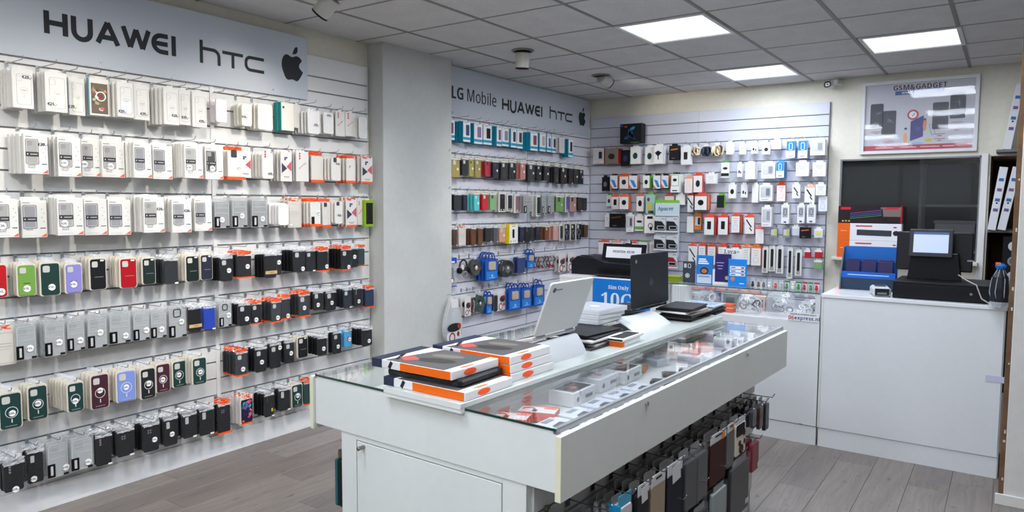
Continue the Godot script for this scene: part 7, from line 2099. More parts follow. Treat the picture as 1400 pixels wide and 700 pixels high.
# =====================================================================  stock lists (metres)
# long wall, per rail: position along z, top, width, height, kind, option, spares behind, distance of the front pack, price spot
const LONG := [
	[[-1.395, 2.078, 0.084, 0.173, "mag", "", 3, 0.166, [0.017, 0.035]],
	[-1.521, 2.079, 0.092, 0.179, "mag", "y", 4, 0.188, [-0.019, 0.145]],
	[-1.638, 2.077, 0.071, 0.175, "mag", "y", 1, 0.122, [-0.021, 0.137]],
	[-1.745, 2.09, 0.09, 0.178, "photo", "", 2, 0.114, []],
	[-1.843, 2.081, 0.079, 0.17, "mag", "b", 3, 0.166, [-0.015, 0.143]],
	[-1.935, 2.085, 0.079, 0.177, "mag", "", 2, 0.144, [0.011, 0.146]],
	[-2.067, 2.082, 0.079, 0.188, "mag", "", 4, 0.188, [0.02, 0.14]],
	[-2.18, 2.094, 0.066, 0.187, "mag", "", 1, 0.122, [-0, 0.147]],
	[-2.266, 2.093, 0.086, 0.191, "mag", "", 1, 0.122, [0.014, 0.157]],
	[-2.42, 2.082, 0.071, 0.133, "pill", "#e9e3e6", 1, 0.092, []],
	[-2.57, 2.073, 0.071, 0.132, "pill", "#e8e6da", 2, 0.114, [-0.018, 0.084]],
	[-2.68, 2.095, 0.118, 0.177, "wbag", "#ece9dc", 3, 0.136, []],
	[-2.869, 2.11, 0.096, 0.173, "tealcard", "", 1, 0.092, []],
	[-2.944, 2.108, 0.051, 0.147, "tri", "plain", 1, 0.092, []],
	[-3.004, 2.085, 0.108, 0.165, "wbag", "#dedddc", 5, 0.18, [0.017, 0.103]],
	[-3.179, 2.098, 0.099, 0.159, "wbag", "#e4e3e3", 2, 0.114, [0.004, 0.037]],
	[-3.296, 2.101, 0.081, 0.163, "tri", "script", 1, 0.092, []],
	[-3.385, 2.104, 0.089, 0.159, "tri", "script", 1, 0.092, []],
	[-3.46, 2.097, 0.084, 0.167, "wbag", "#cfcfcd", 3, 0.136, []]],
	[[-1.428, 1.793, 0.096, 0.178, "cry", "c", 4, 0.188, [0.027, 0.045]],
	[-1.576, 1.791, 0.099, 0.183, "cry", "c", 3, 0.166, [-0.023, 0.12]],
	[-1.701, 1.794, 0.085, 0.18, "cry", "c", 0, 0.1, [-0.035, 0.121]],
	[-1.797, 1.789, 0.11, 0.176, "cry", "c", 1, 0.122, [-0.015, 0.122]],
	[-1.909, 1.788, 0.091, 0.175, "cry", "p", 4, 0.188, []],
	[-2.049, 1.788, 0.104, 0.176, "cry", "p", 1, 0.122, []],
	[-2.177, 1.799, 0.102, 0.179, "cry", "c", 6, 0.2, [-0.026, 0.123]],
	[-2.332, 1.8, 0.107, 0.18, "cry", "d", 2, 0.144, [-0.013, 0.12]],
	[-2.504, 1.811, 0.122, 0.187, "owhite", "cam", 1, 0.092, [0.021, 0.118]],
	[-2.565, 1.789, 0.078, 0.151, "tri", "red", 1, 0.092, []],
	[-2.674, 1.806, 0.089, 0.177, "wbag", "3r", 4, 0.158, [0.018, 0.142]],
	[-2.822, 1.803, 0.081, 0.18, "tri", "blue2", 3, 0.136, []],
	[-2.943, 1.813, 0.093, 0.187, "tri", "script", 3, 0.136, []],
	[-3.099, 1.816, 0.11, 0.192, "owhite", "", 1, 0.092, []],
	[-3.198, 1.808, 0.087, 0.175, "wbag", "dc", 4, 0.158, [0.016, 0.059]],
	[-3.345, 1.812, 0.085, 0.186, "owhite", "r", 3, 0.136, []],
	[-3.513, 1.812, 0.1, 0.183, "otri", "blue2", 2, 0.114, []]],
	[[-1.31, 1.5, 0.091, 0.168, "cry", "c", 3, 0.166, [-0.019, 0.116]],
	[-1.435, 1.497, 0.105, 0.171, "cry", "p", 1, 0.122, []],
	[-1.556, 1.507, 0.113, 0.172, "cry", "c", 6, 0.2, [-0.027, 0.116]],
	[-1.704, 1.506, 0.108, 0.177, "cry", "p", 1, 0.122, []],
	[-1.818, 1.503, 0.108, 0.177, "cry", "p", 1, 0.122, []],
	[-1.952, 1.515, 0.105, 0.179, "cry", "c", 5, 0.2, [0.033, 0.058]],
	[-2.108, 1.505, 0.108, 0.174, "cry", "p", 4, 0.188, [0.033, 0.058]],
	[-2.272, 1.514, 0.105, 0.18, "cry", "p", 1, 0.122, []],
	[-2.408, 1.512, 0.102, 0.169, "clr", "g", 1, 0.092, [-0.003, 0.119]],
	[-2.508, 1.519, 0.105, 0.174, "clr", "g", 2, 0.114, [0.013, 0.104]],
	[-2.643, 1.521, 0.115, 0.178, "clr", "g", 2, 0.114, [0.017, 0.125]],
	[-2.763, 1.504, 0.082, 0.152, "wbag", "#eceaea", 5, 0.18, []],
	[-2.895, 1.517, 0.098, 0.18, "ocard", "", 2, 0.114, []],
	[-3.025, 1.518, 0.091, 0.176, "owhite", "lab", 4, 0.158, [0.023, 0.089]],
	[-3.169, 1.519, 0.077, 0.189, "owhite", "cam", 1, 0.092, []],
	[-3.236, 1.523, 0.072, 0.173, "wbag", "dc", 3, 0.136, [0.006, 0.111]],
	[-3.366, 1.525, 0.095, 0.194, "otri", "blue2", 2, 0.114, []],
	[-3.491, 1.522, 0.065, 0.181, "tri", "script", 0, 0.07, []],
	[-3.551, 1.514, 0.091, 0.186, "gbox", "", 1, 0.092, []]],
	[[-1.286, 1.216, 0.07, 0.154, "sil", "#b3161f", 2, 0.114, [0.008, 0.127]],
	[-1.396, 1.209, 0.08, 0.151, "sil", "#6f9b45", 2, 0.114, [-0, 0.115]],
	[-1.494, 1.211, 0.089, 0.161, "sil", "#1d3a36", 2, 0.114, [0.005, 0.12]],
	[-1.596, 1.199, 0.08, 0.147, "sil", "#8683c4", 2, 0.114, [-0.001, 0.103]],
	[-1.708, 1.219, 0.084, 0.162, "sil", "#17181b", 2, 0.114, []],
	[-1.845, 1.212, 0.088, 0.156, "sil", "#a50d1c", 3, 0.136, []],
	[-1.962, 1.206, 0.076, 0.143, "sil", "#1c2b28", 2, 0.114, []],
	[-2.072, 1.207, 0.088, 0.156, "bag", "#26292d", 3, 0.136, []],
	[-2.191, 1.206, 0.082, 0.148, "sil", "#18231f", 3, 0.136, []],
	[-2.302, 1.204, 0.078, 0.148, "sil", "#2a2e3d", 1, 0.092, []],
	[-2.399, 1.199, 0.088, 0.162, "bag", "sq", 3, 0.136, [0.013, 0.095]],
	[-2.517, 1.209, 0.109, 0.158, "obag", "", 3, 0.136, [0.017, 0.09]],
	[-2.698, 1.203, 0.095, 0.173, "band", "#121315", 3, 0.136, []],
	[-2.771, 1.198, 0.048, 0.155, "bag", "", 2, 0.114, [-0.001, 0.071]],
	[-2.89, 1.217, 0.095, 0.162, "bag", "sq", 4, 0.158, [0.025, 0.137]],
	[-3.015, 1.209, 0.08, 0.162, "bag", "sq", 2, 0.114, []],
	[-3.118, 1.202, 0.097, 0.157, "obag", "", 2, 0.114, [0.026, 0.126]],
	[-3.277, 1.206, 0.093, 0.164, "obag", "sq", 4, 0.158, [0.017, 0.141]],
	[-3.385, 1.205, 0.083, 0.158, "bag", "", 2, 0.114, [0.003, 0.079]],
	[-3.48, 1.202, 0.065, 0.149, "obag", "#2c4046", 1, 0.092, []]],
	[[-1.302, 0.931, 0.096, 0.179, "ocard", "", 1, 0.092, []],
	[-1.385, 0.944, 0.089, 0.18, "clr", "", 2, 0.114, [0.013, 0.119]],
	[-1.496, 0.937, 0.093, 0.172, "clr", "", 3, 0.136, [0.016, 0.106]],
	[-1.598, 0.931, 0.087, 0.16, "clr", "", 2, 0.114, [0.017, 0.11]],
	[-1.697, 0.931, 0.099, 0.163, "clr", "", 2, 0.114, [0.011, 0.085]],
	[-1.807, 0.934, 0.111, 0.16, "clr", "", 2, 0.114, [0.024, 0.122]],
	[-1.915, 0.927, 0.09, 0.155, "clr", "", 2, 0.114, [0.023, 0.102]],
	[-2.007, 0.924, 0.09, 0.153, "clr", "", 2, 0.114, [0.013, 0.106]],
	[-2.125, 0.925, 0.106, 0.172, "clr", "cam", 1, 0.092, [0.019, 0.085]],
	[-2.213, 0.93, 0.085, 0.159, "band", "#0e0e0f", 2, 0.114, []],
	[-2.3, 0.922, 0.079, 0.152, "bag", "#1f3fa8", 2, 0.114, []],
	[-2.399, 0.922, 0.086, 0.145, "clr", "cam", 2, 0.114, [0.019, 0.078]],
	[-2.494, 0.92, 0.085, 0.15, "bag", "sq", 4, 0.158, [0.012, 0.105]],
	[-2.607, 0.908, 0.077, 0.143, "obag", "sq", 2, 0.114, [-0.006, 0.115]],
	[-2.731, 0.907, 0.082, 0.146, "obag", "sq#33373a", 3, 0.136, [0.007, 0.117]],
	[-2.835, 0.916, 0.078, 0.153, "obag", "#2e3134", 1, 0.092, [0.012, 0.132]],
	[-2.944, 0.93, 0.1, 0.161, "obag", "sq#303336", 3, 0.136, [-0.005, 0.103]],
	[-3.073, 0.929, 0.092, 0.14, "bag", "sq", 2, 0.114, [-0.006, 0.099]],
	[-3.18, 0.923, 0.101, 0.15, "bag", "sq", 2, 0.114, [0.003, 0.092]],
	[-3.285, 0.933, 0.084, 0.151, "bag", "sq#1d222b", 4, 0.158, []],
	[-3.441, 0.924, 0.097, 0.156, "bag", "3", 1, 0.092, [0.002, 0.113]],
	[-3.551, 0.908, 0.092, 0.154, "obag", "#1e2b4c", 1, 0.092, []]],
	[[-1.293, 0.654, 0.094, 0.181, "ms", "#1c3b39", 4, 0.158, [0.006, 0.098]],
	[-1.42, 0.643, 0.086, 0.167, "ms", "#1c3b39", 2, 0.114, [-0, 0.088]],
	[-1.547, 0.663, 0.077, 0.164, "ms", "#1c3b39", 6, 0.2, [-0.003, 0.091]],
	[-1.697, 0.642, 0.093, 0.179, "ms", "#46222f", 2, 0.114, [-0, 0.086]],
	[-1.826, 0.635, 0.101, 0.165, "ms", "#7b8fd4", 2, 0.114, [-0.001, 0.089]],
	[-1.927, 0.632, 0.085, 0.167, "ms", "#1f2226", 3, 0.136, [0.003, 0.086]],
	[-2.033, 0.631, 0.083, 0.161, "ms", "#46222f", 1, 0.092, [-0.003, 0.09]],
	[-2.128, 0.629, 0.091, 0.15, "ms", "#1c3b39", 1, 0.092, [-0.007, 0.08]],
	[-2.203, 0.644, 0.086, 0.156, "ms", "#1c3b39", 4, 0.158, [0.004, 0.084]],
	[-2.47, 0.648, 0.084, 0.166, "obag", "sq#35383b", 4, 0.158, [0.004, 0.119]],
	[-2.615, 0.658, 0.089, 0.19, "bag", "sq", 3, 0.136, [0.003, 0.106]],
	[-2.753, 0.645, 0.093, 0.185, "bag", "sq", 1, 0.092, [0.03, 0.05]],
	[-2.843, 0.655, 0.087, 0.176, "bag", "sq", 2, 0.114, [0.006, 0.094]],
	[-2.94, 0.654, 0.082, 0.151, "sil", "#1b1c1f", 2, 0.114, []],
	[-3.047, 0.67, 0.085, 0.167, "bag", "", 5, 0.18, [0.006, 0.09]],
	[-3.249, 0.644, 0.086, 0.177, "bag", "sq", 1, 0.092, [0.002, 0.119]],
	[-3.325, 0.66, 0.077, 0.157, "bag", "blue", 2, 0.114, [0.01, 0.08]],
	[-3.441, 0.658, 0.106, 0.155, "bag", "", 5, 0.18, [0.011, 0.101]]],
	[[-1.283, 0.375, 0.09, 0.181, "bag", "3", 6, 0.2, [0.001, 0.147]],
	[-1.41, 0.36, 0.079, 0.195, "bag", "rect", 1, 0.092, [-0.012, 0.153]],
	[-1.506, 0.365, 0.1, 0.196, "clr", "", 1, 0.092, [0.032, 0.139]],
	[-1.605, 0.366, 0.107, 0.186, "clr", "", 2, 0.114, [0.024, 0.135]],
	[-1.708, 0.364, 0.088, 0.201, "bag", "3", 2, 0.114, []],
	[-1.804, 0.38, 0.095, 0.192, "bag", "4", 3, 0.136, []],
	[-1.938, 0.365, 0.096, 0.191, "bag", "4", 3, 0.136, [0.014, 0.106]],
	[-2.056, 0.359, 0.089, 0.191, "bag", "rect", 2, 0.114, [0.004, 0.11]],
	[-2.152, 0.375, 0.092, 0.185, "bag", "rect", 3, 0.136, []],
	[-2.268, 0.36, 0.097, 0.189, "bag", "rect", 2, 0.114, []],
	[-2.393, 0.36, 0.093, 0.213, "obag", "4", 1, 0.092, []],
	[-2.524, 0.373, 0.085, 0.197, "ophoto", "", 2, 0.114, []],
	[-2.669, 0.362, 0.078, 0.18, "bag", "3y", 3, 0.136, []],
	[-2.798, 0.371, 0.097, 0.185, "bag", "rect", 2, 0.114, []],
	[-2.908, 0.337, 0.09, 0.154, "ms", "#1c3b39", 1, 0.092, [0.004, 0.078]],
	[-3.001, 0.377, 0.084, 0.199, "obag", "#1c3b39", 1, 0.092, []]],
]

const CORNER := [
	[[-4.413, 2.161, 0.108, 0.161, "teal", "#6d4b52", 2, 0.11, []],
	[-4.593, 2.159, 0.091, 0.165, "teal", "#33456e", 3, 0.135, []],
	[-4.779, 2.161, 0.11, 0.169, "teal", "#8a6f95", 2, 0.11, []],
	[-4.94, 2.165, 0.115, 0.167, "teal", "#15161a", 1, 0.085, []],
	[-5.076, 2.164, 0.076, 0.17, "teal", "#74546c", 2, 0.11, []],
	[-5.205, 2.164, 0.101, 0.16, "teal", "#8c8a90", 1, 0.085, []],
	[-5.299, 2.165, 0.092, 0.168, "teal", "#39414f", 2, 0.11, []],
	[-5.432, 2.171, 0.089, 0.172, "teal", "#4a4442", 1, 0.085, []],
	[-5.594, 2.156, 0.118, 0.168, "teal", "#8a4046", 3, 0.135, []],
	[-5.782, 2.166, 0.116, 0.172, "teal", "#b7a9a0", 2, 0.11, []],
	[-5.937, 2.16, 0.087, 0.162, "teal", "#4b5fa0", 1, 0.085, []],
	[-6.028, 2.16, 0.082, 0.163, "teal", "#3d3a40", 1, 0.085, []],
	[-6.105, 2.164, 0.098, 0.171, "wbag", "#c9c6c6", 3, 0.135, []],
	[-6.309, 2.152, 0.081, 0.183, "teal", "#2b2c2e", 2, 0.11, []]],
	[[-4.374, 1.876, 0.076, 0.173, "hc", "#9c8f4c", 2, 0.11, []],
	[-4.486, 1.877, 0.111, 0.175, "hc", "#a1924a", 2, 0.11, []],
	[-4.608, 1.884, 0.096, 0.161, "hc", "#191a1c", 2, 0.11, []],
	[-4.725, 1.892, 0.064, 0.176, "hc", "#a39a4a", 1, 0.085, []],
	[-4.813, 1.897, 0.091, 0.184, "hc", "#9b9048", 1, 0.085, []],
	[-4.954, 1.887, 0.089, 0.162, "hc", "#b3303f", 1, 0.085, []],
	[-5.035, 1.884, 0.086, 0.17, "hc", "#1c2238", 2, 0.11, []],
	[-5.161, 1.891, 0.1, 0.186, "hc", "#2a2526", 2, 0.11, []],
	[-5.291, 1.898, 0.115, 0.189, "hc", "#1b1c1d", 2, 0.11, []],
	[-5.455, 1.901, 0.084, 0.186, "hc", "#b97c72", 2, 0.11, []],
	[-5.64, 1.905, 0.125, 0.198, "hc", "#34363a", 1, 0.085, []],
	[-5.728, 1.895, 0.077, 0.186, "hc", "#1d1f22", 2, 0.11, []],
	[-5.865, 1.895, 0.093, 0.182, "hc", "#191b1e", 2, 0.11, []],
	[-6.047, 1.904, 0.083, 0.2, "hc", "#2a2826", 2, 0.11, []],
	[-6.188, 1.904, 0.114, 0.211, "hc", "#1a1b1d", 2, 0.11, []],
	[-6.326, 1.889, 0.074, 0.192, "bag", "#1c1d20", 2, 0.11, []],
	[-6.478, 1.897, 0.084, 0.196, "hc", "#2b2c2d", 1, 0.085, []],
	[-6.59, 1.894, 0.093, 0.19, "hc", "#222325", 1, 0.085, []]],
	[[-4.374, 1.588, 0.076, 0.156, "bag", "#22262b", 2, 0.11, []],
	[-4.483, 1.59, 0.093, 0.159, "bag", "#1e2227", 3, 0.135, []],
	[-4.616, 1.593, 0.063, 0.162, "bag", "#1b2430", 2, 0.11, []],
	[-4.766, 1.601, 0.08, 0.171, "hc", "#4fc0c4", 2, 0.11, []],
	[-4.883, 1.604, 0.093, 0.168, "hc", "#c01f26", 2, 0.11, []],
	[-4.996, 1.606, 0.091, 0.17, "hc", "#84b07f", 2, 0.11, []],
	[-5.165, 1.602, 0.1, 0.181, "frm", "#2e2a26", 1, 0.085, []],
	[-5.283, 1.591, 0.092, 0.164, "frm", "#2f333b", 1, 0.085, []],
	[-5.424, 1.587, 0.143, 0.174, "frm", "#8f6d74", 1, 0.085, []],
	[-5.5, 1.581, 0.134, 0.175, "clr", "g", 3, 0.135, []],
	[-5.759, 1.585, 0.078, 0.209, "frm", "#1f3c3c", 1, 0.085, []],
	[-5.824, 1.593, 0.079, 0.203, "clr", "g", 2, 0.11, []],
	[-5.944, 1.595, 0.108, 0.199, "clr", "g", 2, 0.11, []],
	[-6.117, 1.597, 0.155, 0.181, "hc", "#6f9c58", 2, 0.11, []],
	[-6.298, 1.593, 0.066, 0.178, "frm", "#5a63a6", 1, 0.085, []],
	[-6.378, 1.601, 0.135, 0.187, "hc", "#b4857e", 2, 0.11, []],
	[-6.522, 1.596, 0.093, 0.175, "bag", "#2a2422", 2, 0.11, []],
	[-6.676, 1.591, 0.095, 0.17, "bag", "#26272b", 1, 0.085, []]],
	[[-4.444, 1.319, 0.06, 0.177, "bag", "#5b3b28", 1, 0.085, []],
	[-4.509, 1.318, 0.061, 0.173, "bag", "#4a3427", 1, 0.085, []],
	[-4.602, 1.328, 0.096, 0.181, "ocard", "", 1, 0.085, []],
	[-4.722, 1.314, 0.07, 0.178, "bag", "#5d3a24", 2, 0.11, []],
	[-4.856, 1.311, 0.072, 0.175, "bag", "#62402a", 1, 0.085, []],
	[-4.937, 1.329, 0.095, 0.17, "bag", "#1e2023", 2, 0.11, []],
	[-5.039, 1.32, 0.065, 0.166, "bag", "#4c5256", 2, 0.11, []],
	[-5.173, 1.324, 0.112, 0.176, "hc", "#cf9d88", 1, 0.085, []],
	[-5.305, 1.315, 0.134, 0.179, "yel", "", 2, 0.11, []],
	[-5.45, 1.312, 0.072, 0.175, "bag", "#22264a", 2, 0.11, []],
	[-5.548, 1.311, 0.099, 0.184, "bag", "3", 2, 0.11, []],
	[-5.679, 1.301, 0.064, 0.167, "bag", "#34363a", 1, 0.085, []],
	[-5.73, 1.314, 0.09, 0.167, "hc", "#1e1f20", 2, 0.11, []],
	[-5.881, 1.304, 0.08, 0.163, "hc", "#7b4526", 2, 0.11, []],
	[-6.086, 1.307, 0.112, 0.175, "hc", "#d79c90", 1, 0.085, []],
	[-6.185, 1.298, 0.057, 0.17, "frm", "#2a2b2c", 1, 0.085, []],
	[-6.294, 1.303, 0.103, 0.179, "ms", "#1d2340", 1, 0.085, []],
	[-6.42, 1.301, 0.091, 0.182, "ms", "#20242c", 1, 0.085, []],
	[-6.539, 1.299, 0.116, 0.176, "ms", "#1b2036", 1, 0.085, []],
	[-6.67, 1.305, 0.096, 0.171, "bag", "#4e3a24", 2, 0.11, []]],
	[[-4.477, 1.05, 0.177, 0.24, "blueb", "", 0, 0.06, []],
	[-4.658, 1.039, 0.147, 0.184, "headset", "", 0, 0.06, []],
	[-4.79, 1.033, 0.122, 0.156, "coil", "#4b4b48", 1, 0.085, []],
	[-4.954, 1.032, 0.192, 0.203, "bluec", "", 3, 0.135, []],
	[-5.221, 1.009, 0.251, 0.185, "coil", "#23272a", 2, 0.11, []],
	[-5.479, 1.027, 0.146, 0.184, "bag", "#2c3f75", 1, 0.085, []],
	[-5.645, 1.038, 0.139, 0.153, "bluec", "", 1, 0.085, []],
	[-5.813, 1.008, 0.145, 0.149, "wires", "#7d2530", 1, 0.085, []],
	[-6.002, 1.005, 0.179, 0.153, "wires", "#8b3a40", 1, 0.085, []],
	[-6.228, 1.001, 0.159, 0.194, "wred", "", 1, 0.085, []],
	[-6.412, 1.006, 0.151, 0.198, "wred", "", 1, 0.085, []]],
	[[-4.355, 0.803, 0.246, 0.422, "pear", "", 0, 0.2, []],
	[-4.686, 0.719, 0.089, 0.174, "wred", "", 1, 0.085, []],
	[-4.761, 0.723, 0.061, 0.175, "wires", "#6e2a35", 1, 0.085, []],
	[-4.848, 0.734, 0.135, 0.19, "coil", "#2b5146", 1, 0.085, []],
	[-4.985, 0.714, 0.097, 0.187, "bluec", "n", 1, 0.085, []],
	[-5.08, 0.717, 0.05, 0.183, "bag", "#20242a", 1, 0.085, []],
	[-5.212, 0.729, 0.136, 0.2, "wred", "", 0, 0.06, []],
	[-5.344, 0.734, 0.177, 0.209, "bluec", "", 2, 0.11, []],
	[-5.537, 0.723, 0.161, 0.2, "bluec", "", 2, 0.11, []],
	[-5.799, 0.725, 0.184, 0.214, "bluec", "", 1, 0.085, []]],
]

